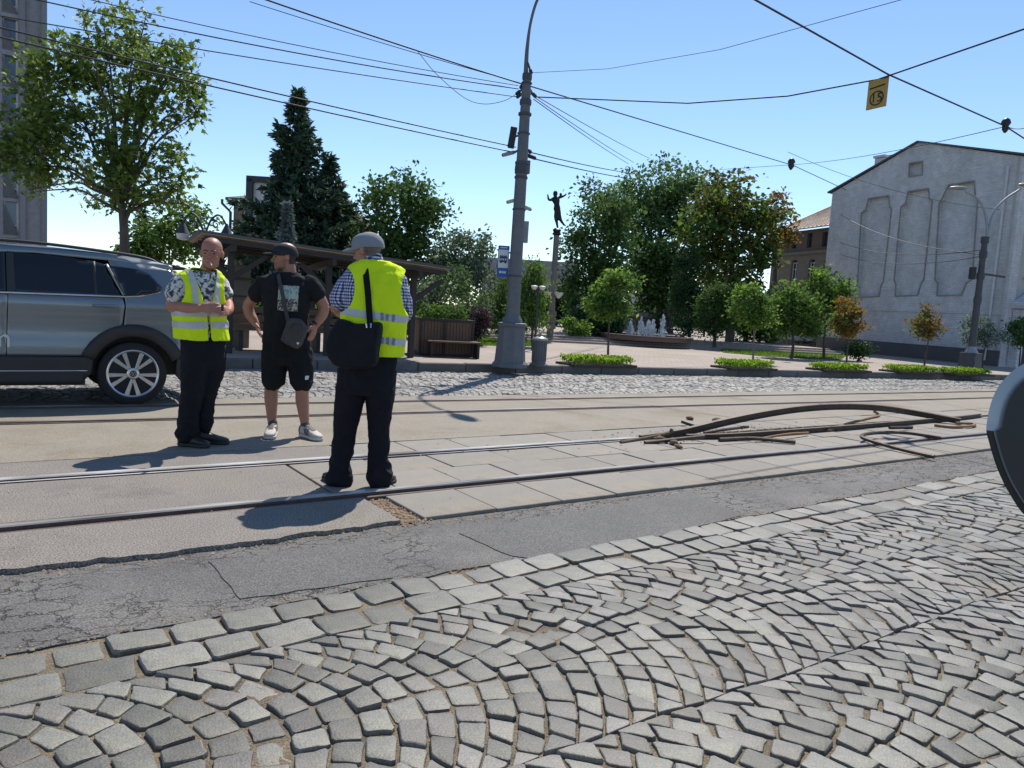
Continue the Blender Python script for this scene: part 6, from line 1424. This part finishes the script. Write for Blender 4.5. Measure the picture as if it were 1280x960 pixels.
def head_shape(mb, c, yaw, pitch, roll=0.0, s=1.0, nose=1.0, jaw=1.0):
    """c: head centre at ear level; face along local -y when yaw = 0 (towards the camera)"""
    fw = -AW*math.cos(yaw)+RT*math.sin(yaw); rt = RT*math.cos(yaw)+AW*math.sin(yaw)
    M = Matrix((rt, -fw, UP)).transposed()@Matrix.Rotation(pitch, 3, 'X')@Matrix.Rotation(roll, 3, 'Y'); M = M.copy()
    E = lambda p, r, **k: mb.ell(c+M@(Vector(p)*s), (r[0]*s, r[1]*s, r[2]*s), M=M, nu=20, nv=14)
    E((0, .012, .045), (.076, .096, .082)); E((0, -.012, .02), (.069, .082, .088)); E((0, -.030, -.045), (.061, .060, .064))   # skull, face, jaw block
    E((0, -.068, -.088), (.026*jaw, .022, .020)); E((.034, -.035, -.07), (.022*jaw, .042, .026)); E((-.034, -.035, -.07), (.022*jaw, .042, .026))
    E((.034, -.066, -.022), (.022, .020, .020)); E((-.034, -.066, -.022), (.022, .020, .020))                              # cheeks
    E((.027, -.084, .020), (.024, .010, .0085)); E((-.027, -.084, .020), (.024, .010, .0085))                              # brows
    lim(mb, [c+M@(Vector((0, -.088, .012))*s), c+M@(Vector((0, -.098, -.010))*s), c+M@(Vector((0, -.112*nose, -.028))*s)], [.0085*s, .0105*s, .014*s], 10, 3)
    E((.012, -.095, -.030), (.009, .012, .008)); E((-.012, -.095, -.030), (.009, .012, .008))
    E((0, -.080, -.053), (.024, .012, .0065)); E((0, -.079, -.064), (.021, .012, .007))                                      # lips
    for sg in (-1, 1):
        E((sg*.077, .008, .0), (.009, .024, .032)); E((sg*.081, .016, .008), (.008, .017, .02))
    return M
def hand(mb, w, d, side, back, curl=.5, s=1.0, spread=.0, thumb_in=.3):
    """wrist w, pointing along d; side = direction of the thumb across the palm; back = back-of-hand normal"""
    d = d.normalized(); side = (side-d*side.dot(d)).normalized(); back = (back-d*back.dot(d)-side*back.dot(side)).normalized()
    mb.loft([rings(w+d*t*s, side*a*s, back*b*s, 14, 2.6) for t, a, b in ((-.01, .026, .020), (.02, .034, .019), (.05, .041, .017), (.08, .042, .015), (.093, .038, .012))])
    for i, (o, L_) in enumerate(((.030, .072), (.010, .080), (-.011, .075), (-.030, .058))):
        p = w+d*.086*s+side*o*s; dd = (d+side*(o*spread*8)).normalized(); pts = [p-dd*.02*s, p]; a = 0
        for j, f in enumerate((.45, .32, .23)):
            a += curl*(.7 if j == 0 else 1.0); v = dd*math.cos(a)-back*math.sin(a); pts.append(pts[-1]+v*L_*f*s)
        limb(mb, pts, [.0098*s, .0098*s, .009*s, .0085*s, .0072*s], 10, 3)
    p = w+d*.02*s+side*.028*s; v = (side*(.75-thumb_in*.5)+d*.75-back*thumb_in).normalized(); v2 = (d*.9+side*.15-back*(thumb_in+.15)).normalized()
    limb(mb, [p-v*.01, p+v*.04*s, p+v*.04*s+v2*.032*s, p+v*.04*s+v2*.058*s], [.015*s, .0125*s, .0105*s, .0085*s], 10, 3)
def shoe(parent, base, heel, toe, m_up, m_so, name='shoe', h=.085, w=.047, lace=None, stripes=False, ankle=None):
    heel, toe = Vector(heel)-base, Vector(toe)-base; heel.z = toe.z = 0; d = (toe-heel); L_ = d.length; d.normalize(); sd = Vector((-d.y, d.x, 0)); L_ = max(.27, min(.31, L_)); c0 = (heel+toe)/2-d*L_/2
    if ankle is not None: a_ = Vector(ankle); a_.z = 0; c0 = a_-d*L_*.2
    up = MB(); R_ = []
    for t_, ww, hh, z0 in ((0, .55, .75, 0), (.06, .85, .95, 0), (.2, .88, 1.0, 0), (.36, .86, 1.0, 0), (.5, .9, .82, 0), (.68, 1.05, .60, 0), (.84, 1.0, .47, 0), (.95, .75, .36, 0), (1.0, .38, .24, 0)):
        c = c0+d*L_*t_; top = h*hh; pr = []
        for j in range(16):
            a = 2*math.pi*j/16; ca, sa = math.cos(a), math.sin(a); pr.append(c+sd*(math.copysign(abs(ca)**.75, ca)*w*ww)+UP*(.018+max(0, top*.5+top*.5*math.copysign(abs(sa)**.8, sa))))
        R_.append(pr)
    up.loft(R_); limb(up, [c0+d*L_*.2+UP*.05, c0+d*L_*.18+UP*(h+.03)], [.043, .040])
    me = vox(up, .007, 3); o = finish(me, name, m_up, parent)
    so = MB(); pts = [(0, .45), (.04, .75), (.2, .92), (.4, .84), (.55, .92), (.7, 1.08), (.86, 1.02), (.96, .72), (1.01, .3)]
    poly = [c0+d*L_*t_+sd*w*1.06*x for t_, x in pts]+[c0+d*L_*t_-sd*w*1.06*x for t_, x in reversed(pts)]
    so.prism(poly, UP*.002, UP*.028); so.build('sole', m_so, o, bevel=.005, smooth=40)
    if lace: patch(me, lambda q, n: n.z > .45 and .35 < (q-c0).dot(d)/L_ < .66 and abs((q-c0).dot(sd)) < .02, .004, 'laces', lace, o)
    if stripes: [patch(me, (lambda k: lambda q, n: abs((q-c0).dot(d)/L_-(.40+.085*k)+(q.z-.05)*1.6) < .024 and abs(n.dot(sd)) > .3 and .03 < q.z < .09)(k), .003, 'stripe', m_snd, o) for k in range(3)]; patch(me, lambda q, n: q.z > h+.005 and (q-c0).dot(d)/L_ < .42, .002, 'collar', m_snd, o); patch(me, lambda q, n: (q-c0).dot(d)/L_ < .12 and q.z > .03, .003, 'heel_tab', m_snd, o)
    return o

# ------------------------------------------------------------------ 1: bald man with a cigarette
D1 = 6.36; b1 = gnd(240, 556); b1.z = 0
P = lambda x, y, dd=0: dep(x, y, D1+dd)-b1
p1 = thing('person', b1, 'bald man in open yellow safety vest over floral shirt, lighting up a cigarette', 'person')
Y1 = rad(42)
bd = MB(); hd = P(264.5, 318, -.02)
M1 = head_shape(bd, hd, rad(12), rad(1), s=1.10, jaw=1.15)
limb(bd, [hd+UP*-.03+AW*.045, P(258, 337, .05), P(254, 352, .06)], [.052, .053, .06]); torso(bd, [(P(254, 430), .15, .10), (P(251, 390), .16, .11), (P(250, 360), .17, .11), (P(252, 344), .13, .08)], Y1)
el, wr = P(213.5, 383, -.13), P(252, 385.5, -.26)
limb(bd, [P(231, 354, -.10), P(221, 368, -.125), el], [.05, .052, .047]); limb(bd, [el, P(230, 384.5, -.19), wr], [.047, .046, .030])
hand(bd, wr, P(272, 384, -.30)-wr, UP*.9+AW*.2, -AW+UP*.3, .45, 1.0, thumb_in=.6)
el2, wr2 = P(285, 381, .10), P(285, 389.5, -.16)
limb(bd, [P(269, 352, .12), P(278, 364, .14), el2], [.05, .05, .046]); limb(bd, [el2, P(286, 386, -.03), wr2], [.046, .042, .030])
hand(bd, wr2, P(279, 388, -.27)-wr2, UP*.8-RT*.3, RT*.9-UP*.2, .55, 1.0, thumb_in=.5)
for pts in ([P(245, 430, -.06), P(240, 490, -.08), P(234, 548, -.04)], [P(264, 430, .06), P(259, 488, .03), P(255, 540, .1)]): limb(bd, pts, [.07, .045, .036])
me = vox(bd, .0056, 2)
hc_ = hd.copy()
def s1(q):
    l = M1.inverted()@(q-hc_)/1.10
    if l.y < -.06 and abs(l.x) < .02 and -.066 < l.z < -.050: return 2
    if l.length < .17 and l.z < -.035 and l.y < .02 and l.z > -.115: return 0 if random.random() < .75 else 0
    return 0
finish(me, 'body', [m_skin1, m_stub, m_lip], p1, s1)
# features
def face(parent, c, M, s, brow, eyes=True):
    for sg in (-1, 1):
        e = MB(); e.ell(c+M@(Vector((sg*.029, -.079, .004))*s), (.0125*s, .008*s, .006*s), M=M); e.build('eye', m_eye, parent, smooth=True)
        b_ = MB(); q = [c+M@(Vector((sg*x, y, z))*s) for x, y, z in ((.012, -.094, .020), (.028, -.0955, .026), (.046, -.084, .021))]; b_.tube(spline(q, 3), [.003*s]*4+[.0042*s]*2+[.002*s], 6); b_.build('eyebrow', brow, parent, smooth=True)
face(p1, hd, M1, 1.10, m_hairb)
patch(me, lambda q, n: (lambda l: l.length < .2 and l.z > -.035 and l.y > .03 and l.z < .07 and l.z < .085 and l.length > .06)(M1.inverted()@(q-hc_)/1.10) and (M1.inverted()@(q-hc_)).z > -.04, .003, 'hair', m_hairg, p1)
cg = MB(); ca = hd+M1@(Vector((.008, -.097, -.059))*1.1); cg.tube([ca, ca+M1@Vector((.022, -.055, -.028))], .0045, 8); co = cg.build('cigarette', m_cig, p1); 
lt = MB(); lt.box(P(278, 384.5, -.36), (.02, .014, .055)); lt.build('lighter', m_watch, p1, bevel=.003)
# shirt
sh = MB(); tr1 = [(P(254, 422), .17, .13), (P(252, 405), .178, .13), (P(250, 380), .188, .132), (P(249.5, 360), .195, .13), (P(250, 348), .175, .105), (P(254, 340), .095, .08)]
torso(sh, tr1, Y1); limb(sh, [P(232, 351, -.10), P(223, 360, -.125), P(218.5, 370, -.13)], [.074, .078, .079]); limb(sh, [P(269, 349, .12), P(277, 360, .14), P(281, 371, .13)], [.07, .072, .072])
me = vox(sh, .0085, 4); wrinkle(me, .008, (9, 9, 7), 1); finish(me, 'shirt', m_floral, p1)
# vest
vb = MB(); torso(vb, [(P(253, 428), .205, .168), (P(252, 418), .203, .165), (P(250.5, 400), .203, .16), (P(249.5, 380), .208, .155), (P(249.5, 360), .214, .15), (P(250, 348), .20, .125), (P(253, 341.5), .145, .10), (P(255, 337), .095, .088)], Y1, pw=2.6)
me = vox(vb, .0075, 4); wrinkle(me, .012, (6, 6, 3), 4); wrinkle(me, .004, (17, 17, 9), 5)
fx = RT*math.cos(Y1)+AW*math.sin(Y1); fy = -AW*math.cos(Y1)+RT*math.sin(Y1)
ctr = P(250, 380); zn, zap, zhem = P(254, 341).z, P(262, 391).z, P(250, 424).z
zsh = P(250, 352).z
def v1(q, n):
    l = q-ctr; x, y = l.dot(fx), l.dot(fy)
    if q.z < zhem or q.z > P(254, 338).z+.02: return False
    if y > 0 and q.z > zap-.34:                                  # open front, wider at the top
        half = max(.012, .012+(q.z-zap)*.27) if q.z > zap else .012
        if abs(x-.01) < half: return False
    if abs(x) > .15 and q.z > zap+.03:                         # arm holes
        if ((abs(x)-.262)/.105)**2+((q.z-(zap+.19))/.16)**2 < 1: return False
    return True
vo_ = patch(me, v1, .0, 'safety_vest', m_hivis, p1, .006, smooth=6); vme = vo_.data
zb1, zb2 = P(250, 391).z, P(250, 405).z
for zb, hw in ((zb1, .026), (zb2, .027)): patch(vme, lambda q, n: abs(q.z-zb-(q-ctr).dot(fx)*.03) < hw, .004, 'reflective_band', m_refl, vo_, smooth=3)
for sg in (-1, 1): patch(vme, lambda q, n: (q-ctr).dot(fy) > 0 and q.z > zb1+.03 and abs((q-ctr).dot(fx)-sg*(.078+.10*(q.z-zap)*.8)) < .023 and n.dot(fy) > .15, .004, 'reflective_band', m_refl, vo_, smooth=3)
# trousers
tr = MB(); torso(tr, [(P(254, 415), .165, .125), (P(254, 430), .172, .135), (P(254, 448), .172, .138), (P(253, 462), .14, .12)], Y1)
limb(tr, [P(246, 440, -.06), P(243, 465, -.08), P(240, 492, -.08), P(236, 520, -.05), P(234, 541, -.03)], [.112, .105, .084, .074, .078]); limb(tr, [P(265, 440, .05), P(265, 462, .04), P(259, 488, .03), P(256, 512, .07), P(254, 532, .1)], [.110, .102, .079, .068, .070])
limb(tr, [P(234, 538, -.03), P(234, 542, -.03)], [.082, .082])
me = vox(tr, .009, 3); zt0, zt1 = P(240, 500).z, P(236, 545).z; wrinkle(me, .016, (7, 7, 8), 7, lambda c: .5+.9*max(0, min(1, (zt0-c[2])/(zt0-zt1)))); finish(me, 'trousers', m_navyc, p1)
shoe(p1, b1, gnd(219, 559), gnd(258, 562.5), m_shoe, m_sole, ankle=P(231, 548, -.03)); shoe(p1, b1, gnd(247, 550.5), gnd(276, 551), m_shoe, m_sole, ankle=P(253, 540, .1))

# ------------------------------------------------------------------ 2: man in black T-shirt and shorts
D2 = 7.05; b2 = gnd(364, 545); b2.z = 0
P = lambda x, y, dd=0: dep(x, y, D2+dd)-b2
p2 = thing('person', b2, 'man in black printed T-shirt, shorts and dark cap, hands on hips, looking aside', 'person')
bd = MB(); hd = P(356, 322, .0); M2 = head_shape(bd, hd, rad(-62), rad(4), s=1.08, jaw=1.1)
limb(bd, [hd+RT*.02+AW*.01-UP*.02, P(361, 337, .02), P(360, 350, .03)], [.060, .064, .075])
torso(bd, [(P(358, 440), .15, .10), (P(358, 400), .16, .10), (P(358, 370), .18, .11), (P(359, 350), .15, .08)], 0)
elL, wL = P(309.5, 382, .06), P(320.5, 406, .04); limb(bd, [P(330, 357, .02), P(319, 370, .035), elL], [.05, .056, .048]); limb(bd, [elL, P(312, 392, .06), P(317, 400, .05), wL], [.050, .050, .042, .031])
hand(bd, wL, P(326, 423, -.02)-wL, RT*.3-AW, -RT-AW*.2, .25, 1.02, thumb_in=.2)
elR, wR = P(405.5, 383, .06), P(394, 407, .03); limb(bd, [P(388, 357, .02), P(398, 370, .035), elR], [.05, .056, .048]); limb(bd, [elR, P(403, 393, .06), P(398, 401, .04), wR], [.050, .050, .042, .031])
hand(bd, wR, P(389, 424, -.02)-wR, -RT*.3-AW, RT-AW*.2, .25, 1.02, thumb_in=.2)
limb(bd, [P(343, 440), P(341, 474, -.02), P(339, 486, .0), P(339, 500, .015), P(340, 527, .0), P(341, 538, -.0)], [.09, .066, .060, .062, .039, .042]); limb(bd, [P(373, 440), P(376.5, 476, -.02), P(377.5, 488, .0), P(378, 502, .015), P(381, 529, .0), P(381.5, 538, 0)], [.09, .066, .060, .062, .039, .042])
me = vox(bd, .0056, 2); hc2 = hd.copy(); M2i = M2.inverted()
def s2(q):
    l = M2i@(q-hc2)/1.08
    if l.length < .17:
        if l.y < -.072 and abs(l.x) < .022 and -.068 < l.z < -.050: return 2
        if -.125 < l.z < -.040+.3*(l.y+.07)*.6+.012*noise.noise(l*90) and l.y < -.002+.01*noise.noise(l*70): return 1
    return 0
m_beard = skin_mat('short_beard', (.27, .145, .10), (.19, .10, .07)); finish(me, 'body', [m_skin2, m_beard, m_lip], p2, s2); face(p2, hd, M2, 1.08, m_hairb)
patch(me, lambda q, n: (lambda l: l.length < .15 and l.y > .02 and l.z > -.055 and l.z < .06)(M2i@(q-hc2)/1.08), .003, 'hair', m_hairb, p2)
def cap(parent, c, M, s, m, brim=.075, btn=True, zoff=.0):
    dm = MB(); R_ = []
    for t_ in np.linspace(0, 1, 9):
        a = t_*math.pi/2; r = math.cos(a)**.72; z = .030+.080*math.sin(a)
        R_.append([c+M@(Vector((.086*r*math.cos(b), .006+.107*r*math.sin(b), z+.012*math.sin(b)*(1-t_)*-1+zoff))*s) for b in np.linspace(0, 2*math.pi, 28, endpoint=False)])
    R_.insert(0, [c+M@(Vector((.084*math.cos(b), .006+.105*math.sin(b), .012-.012*math.sin(b)+zoff))*s) for b in np.linspace(0, 2*math.pi, 28, endpoint=False)])
    dm.loft(R_); o = dm.build('cap', m, parent, smooth=True)
    bp = MB(); up_, lo_ = [], []
    N_ = 14
    for i in range(N_+1):
        a = math.pi+math.pi*i/N_; x, y = .080*math.cos(a), .006+.102*math.sin(a); k = math.sin(math.pi*i/N_)**.7
        for lst, th in ((up_, .0), (lo_, -.005)):
            lst.append([c+M@(Vector((x, y+.012, .036+th+zoff))*s), c+M@(Vector((x*1.0, y-brim*.55*k, .036+.000-.010*(abs(x)/.08)**2*2+th+zoff))*s), c+M@(Vector((x*.93, y-brim*k, .030-.018*(abs(x)/.08)**2+th+zoff))*s)])
    V_ = [p for r in up_ for p in r]+[p for r in lo_ for p in r]; n3 = (N_+1)*3; Fc = []
    for i in range(N_):
        for j in range(2): a_ = i*3+j; Fc += [(a_, a_+1, a_+4, a_+3), (n3+a_, n3+a_+3, n3+a_+4, n3+a_+1)]
        Fc.append((i*3+2, n3+i*3+2, n3+i*3+5, i*3+5))
    bp.add(V_, Fc); bp.build('brim', m, o, smooth=60)
    b_ = MB(); b_.ell(c+M@(Vector((0, .006, .112+zoff))*s), (.008, .008, .005)); b_.build('button', m, o, smooth=True)
    return o
cap(p2, hd, M2, 1.10, m_capd, .085, zoff=.006)
PRINT_Z = P(365, 374).z; m_print = tshirt_print()
sh = MB(); torso(sh, [(P(358, 430), .212, .145), (P(358, 412), .20, .14), (P(358, 392), .198, .135), (P(358, 370), .222, .14), (P(358.5, 358), .226, .13), (P(359, 349), .20, .10), (P(360, 341), .10, .082)], 0)
limb(sh, [P(333, 353, .01), P(325, 361, .02), P(320.5, 369, .03)], [.078, .078, .077]); limb(sh, [P(385, 353, .01), P(392, 361, .02), P(397, 369, .03)], [.078, .078, .077])
me = vox(sh, .0085, 4); wrinkle(me, .010, (8, 8, 6), 11); to_ = finish(me, 'tshirt', m_blackc, p2)
xa, xb = P(353.5, 372).dot(RT), P(377.5, 372).dot(RT); za, zb_ = P(365, 388.5).z, P(365, 357.5).z
patch(me, lambda q, n: xa < q.dot(RT) < xb and za < q.z < zb_ and n.dot(AW) < -.3, .003, 'print', m_print, to_, smooth=2)
so_ = MB(); torso(so_, [(P(358, 420), .205, .14), (P(358.5, 432), .212, .15), (P(359, 446), .205, .15), (P(359, 456), .15, .12)], 0)
limb(so_, [P(344.5, 440), P(343, 460, -.01), P(342, 478, -.01)], [.118, .108, .098]); limb(so_, [P(374, 440), P(376, 460, -.01), P(377.5, 479, -.01)], [.118, .108, .098]); me = vox(so_, .009, 3); wrinkle(me, .012, (8, 8, 6), 13); so2 = finish(me, 'shorts', m_short, p2)
patch(me, lambda q, n: abs(q.z-P(385, 471).z) < .016 and P(384.5, 471).dot(RT) < q.dot(RT) < P(388, 471).dot(RT) and n.dot(AW) < 0, .003, 'logo', m_signw, so2)
shoe(p2, b2, gnd(341.5, 540.5), gnd(335.5, 549), m_snk, m_solew, lace=m_snd, h=.095, w=.05, stripes=True, ankle=P(340.5, 538, 0)); shoe(p2, b2, gnd(375.5, 540.5), gnd(400, 547), m_snk, m_solew, lace=m_snd, h=.095, w=.05, stripes=True, ankle=P(381.5, 538, 0))
wt = MB(); wt.lathe([(.034, -.012), (.036, 0), (.034, .012)], 16, wR+UP*.02, M=(P(394, 407, .03)-P(398, 401, .04)).normalized().to_track_quat('Z', 'Y').to_matrix()); wt.build('wristwatch', m_watch, p2, smooth=True)
# sling bag of grey cloth
def bag(name, poly, D_, thick, m, label, zipm=None, shrink=.86):
    pts = [dep(x, y, D_) for x, y in poly]; c = sum(pts, Vector((0, 0, 0)))/len(pts); base = Vector((c.x, c.y, min(p.z for p in pts))); t = thing(name, base, label, 'bag')
    q = spline([p for p in pts]+[pts[0]], 4)[:-1]; mb = MB()
    mb.loft([[c+(p-c)*k+AW*dz-base for p in q] for k, dz in ((shrink*.55, -thick*.56), (shrink, -thick*.5), (.97, -thick*.3), (1, 0), (.97, thick*.3), (shrink, thick*.5))])
    me = vox(mb, .007, 4); wrinkle(me, .004, (16, 16, 14), 3); finish(me, 'pouch', m, t); return t, me, base, c
sz = lambda x, y: (300+x/6.4, 295+y/6.4)
t2, bm2, bb2, bc2 = bag('sling_bag', [sz(*p) for p in ((385, 668), (440, 655), (500, 680), (532, 745), (515, 810), (482, 888), (440, 896), (342, 842), (335, 815), (362, 740))], D2-.20, .09, m_bagg, 'small grey sling bag hanging on the front of the man in black')
def strip_on(src, srcoff, a, b, w, name, m, parent, axis=-AW, off=.008, base=None):
    """strap lying on a surface between two points (in src coordinates)"""
    d = (b-a); L_ = d.length; d.normalize(); sd = d.cross(axis).normalized()
    return patch(src, lambda q, n: -.01 < (q-a).dot(d) < L_+.01 and abs((q-a).dot(sd)) < w and n.dot(axis) > .02, off, name, m, parent, .004, smooth=4)
st2 = bpy.data.objects.new('x', None); bpy.data.objects.remove(st2)
qa, qb = P(347.5, 341.5, -.06), P(360, 405, -.17)
strap = MB(); pp = spline([P(347.5, 339.5, .02)+UP*.01, P(347.8, 342.5, -.085), P(349, 349, -.142), P(353, 368, -.165), P(358, 392, -.168), P(361, 404, -.18)], 6); 
def ribbon(mb, pts, w, th, nrm):
    for i in range(len(pts)-1): mb.bar(pts[i], pts[i+1]+(pts[i+1]-pts[i])*.06, w, th, up=nrm)
ribbon(strap, [p+b2-bb2 for p in pp], .034, .006, -AW); strap.build('strap', m_strapg, t2)
zl = MB(); zl.tube([dep(*sz(395, 740), D2-.252)-bb2, dep(*sz(430, 700), D2-.256)-bb2, dep(*sz(480, 705), D2-.254)-bb2, dep(*sz(512, 745), D2-.248)-bb2], .003, 5); zl.build('zip', m_watch, t2)
lg = MB(); lg.tube([dep(*sz(463, 858), D2-.245)-bb2, dep(*sz(463, 858), D2-.252)-bb2], .011, 10); lg.build('logo', m_signw, t2)

# ------------------------------------------------------------------ 3: man seen from behind
D3 = 5.33; b3 = gnd(449, 607); b3.z = 0
P = lambda x, y, dd=0: dep(x, y, D3+dd)-b3
p3 = thing('person', b3, 'man in grey cap and yellow safety vest over a checked shirt, seen from behind', 'person')
Y3 = rad(180+17)                                                # faces away, a little to the left
bd = MB(); hd = P(460, 314.5, .02); M3 = head_shape(bd, hd, rad(-112), rad(12), s=1.06)
limb(bd, [hd-UP*.02, P(465, 324, .03), P(468, 338, .04)], [.062, .066, .08])
torso(bd, [(P(464, 455), .15, .10), (P(467, 400), .16, .11), (P(470, 365), .18, .11), (P(470, 342), .14, .08)], Y3)
eL, wL = P(421, 384, .02), P(441, 398, .24); limb(bd, [P(447, 348, .02), P(435, 364, .01), eL], [.05, .054, .050]); limb(bd, [eL, P(428, 390, .12), wL], [.050, .047, .031]); hand(bd, wL, P(450, 398, .32)-wL, UP*.8-RT*.2, -RT, .5)
eR, wR3 = P(504.5, 396, .10), P(490, 400, .30); limb(bd, [P(490, 352, .05), P(500, 372, .08), eR], [.05, .048, .046]); limb(bd, [eR, P(499, 398, .2), wR3], [.048, .046, .031]); hand(bd, wR3, P(478, 399, .36)-wR3, UP*.8+RT*.2, RT, .5)
for pts in ([P(442, 455), P(432, 532, .01), P(424, 600, .02)], [P(478, 455), P(474, 532, .01), P(475, 599, .02)]): limb(bd, pts, [.07, .045, .036])
me = vox(bd, .0056, 2); hc3 = hd.copy(); M3i = M3.inverted(); finish(me, 'body', [m_skin3, m_stub, m_lip], p3); face(p3, hd, M3, 1.06, m_hairg)
patch(me, lambda q, n: (lambda l: l.length < .15 and l.y > .022 and l.z > -.05 and l.z < .06)(M3i@(q-hc3)/1.06), .003, 'hair', m_hairg, p3)
cap(p3, hd, M3, 1.13, m_capg, .085, zoff=.006)
sh = MB(); tr3 = [(P(464, 440), .19, .14), (P(466, 420), .195, .14), (P(468, 395), .20, .14), (P(470, 365), .215, .14), (P(470, 348), .215, .125), (P(470, 336), .165, .09), (P(468, 327), .085, .08)]
torso(sh, tr3, Y3); limb(sh, [P(449, 343, .02), P(436, 358, .01), P(426, 376, .015)], [.080, .083, .084]); limb(sh, [P(490, 348, .05), P(500, 368, .08), P(504, 392, .10)], [.08, .072, .068]); limb(sh, [P(467, 329, .03), P(466, 322.5, .03)], [.076, .07])
me = vox(sh, .0085, 4); wrinkle(me, .008, (9, 9, 7), 21); finish(me, 'shirt', m_ging, p3)
vb = MB(); torso(vb, [(P(463, 448), .215, .165), (P(465, 438), .215, .165), (P(467, 410), .22, .17), (P(469, 385), .228, .17), (P(470.5, 362), .236, .165), (P(471, 347), .226, .145), (P(471, 336), .185, .108), (P(469, 327), .10, .092)], Y3, pw=2.6)
me = vox(vb, .0075, 5); wrinkle(me, .013, (6, 6, 2.6), 24); wrinkle(me, .004, (16, 16, 8), 25)
fx = RT*math.cos(Y3)+AW*math.sin(Y3); fy = -AW*math.cos(Y3)+RT*math.sin(Y3); ctr = P(469, 380); ztop3 = P(469, 328).z; zarm = P(469, 362).z
def v3(q, n):
    l = q-ctr; x, y = l.dot(fx), l.dot(fy); hem = P(482, 445).z
    if q.z < hem or q.z > ztop3+.012: return False
    if abs(x) > .13 and q.z > P(469, 396).z:
        if ((abs(x)-.262)/.105)**2+((q.z-(zarm-.0))/.175)**2 < 1: return False
    if y > 0 and abs(x) < max(.012, (q.z-P(469, 390).z)*.4): return False
    return True
vo_ = patch(me, v3, 0, 'safety_vest', m_hivis, p3, .006, smooth=6); vme = vo_.data
for py, hw in ((394.5, .024), (423, .024)):
    zb = P(485, py).z
    bo_ = patch(vme, lambda q, n: abs(q.z-zb+(q-ctr).dot(RT)*.09) < hw, .004, 'reflective_band', m_refl, vo_, smooth=3)
    x0, x1 = P(481, py).dot(RT), P(500, py).dot(RT)
    patch(bo_.data, lambda q, n: x0 < q.dot(RT) < x1 and n.dot(AW) < 0 and int((q.dot(RT)-x0)/.018) % 2 == 0, .003, 'segment', m_refl_d, bo_)
tr = MB(); torso(tr, [(P(463, 436), .178, .14), (P(462, 452), .185, .15), (P(460, 475), .18, .145), (P(458, 492), .14, .12)], Y3)
limb(tr, [P(443, 465), P(438, 495, 0), P(432, 532, 0), P(428, 570, .01), P(424, 598, .0)], [.115, .104, .080, .070, .074]); limb(tr, [P(475, 465), P(475, 495), P(474, 532, .01), P(474, 570, .02), P(475, 596, .01)], [.112, .098, .074, .066, .072])
limb(tr, [P(424.5, 594, 0), P(424, 600, 0)], [.080, .080]); limb(tr, [P(475, 592, 0), P(475, 598, 0)], [.078, .078])
me = vox(tr, .009, 3); zt0, zt1 = P(430, 540).z, P(425, 600).z; wrinkle(me, .018, (7, 7, 7), 27, lambda c: .45+.9*max(0, min(1, (zt0-c[2])/(zt0-zt1)))); finish(me, 'trousers', m_navyc, p3)
shoe(p3, b3, gnd(432, 612.5), gnd(409, 602), m_shoe, m_sole, ankle=P(425, 600, .0)); shoe(p3, b3, gnd(470, 611), gnd(490, 602), m_shoe, m_sole, ankle=P(474, 599, .0))
bt, bme, bb3, bc3 = bag('shoulder_bag', [(424, 398), (436, 401), (448, 405), (474, 403), (478, 411), (474, 437), (469, 458), (440, 461), (420, 457), (411, 446), (407, 436), (413, 414)], D3-.225, .13, m_bagb, 'black shoulder bag hanging on the back of the man in the grey cap', shrink=.9)
stp = MB(); ribbon(stp, [p+b3-bb3 for p in spline([P(455, 329.5, .02)+UP*.016, P(455.8, 332, -.09), P(457.5, 343, -.165), P(460, 368, -.198), P(462, 397, -.212), P(463, 405, -.235)], 6)], .042, .006, -AW); stp.build('strap', m_strap, bt)
bk = MB(); bk.tube([dep(458, 404.5, D3-.30)-bb3, dep(459, 410, D3-.305)-bb3], .006, 6); bk.tube([dep(464, 404.5, D3-.30)-bb3, dep(463.5, 410, D3-.305)-bb3], .006, 6); bk.build('buckle', m_chrome, bt)
fl = MB(); fl.prism([dep(x, y, D3-.292)-bb3 for x, y in ((424, 407), (470, 408), (466, 436), (421, 437))], -AW*.006, AW*.02); fl.build('flap', m_bagb, bt, bevel=.004)
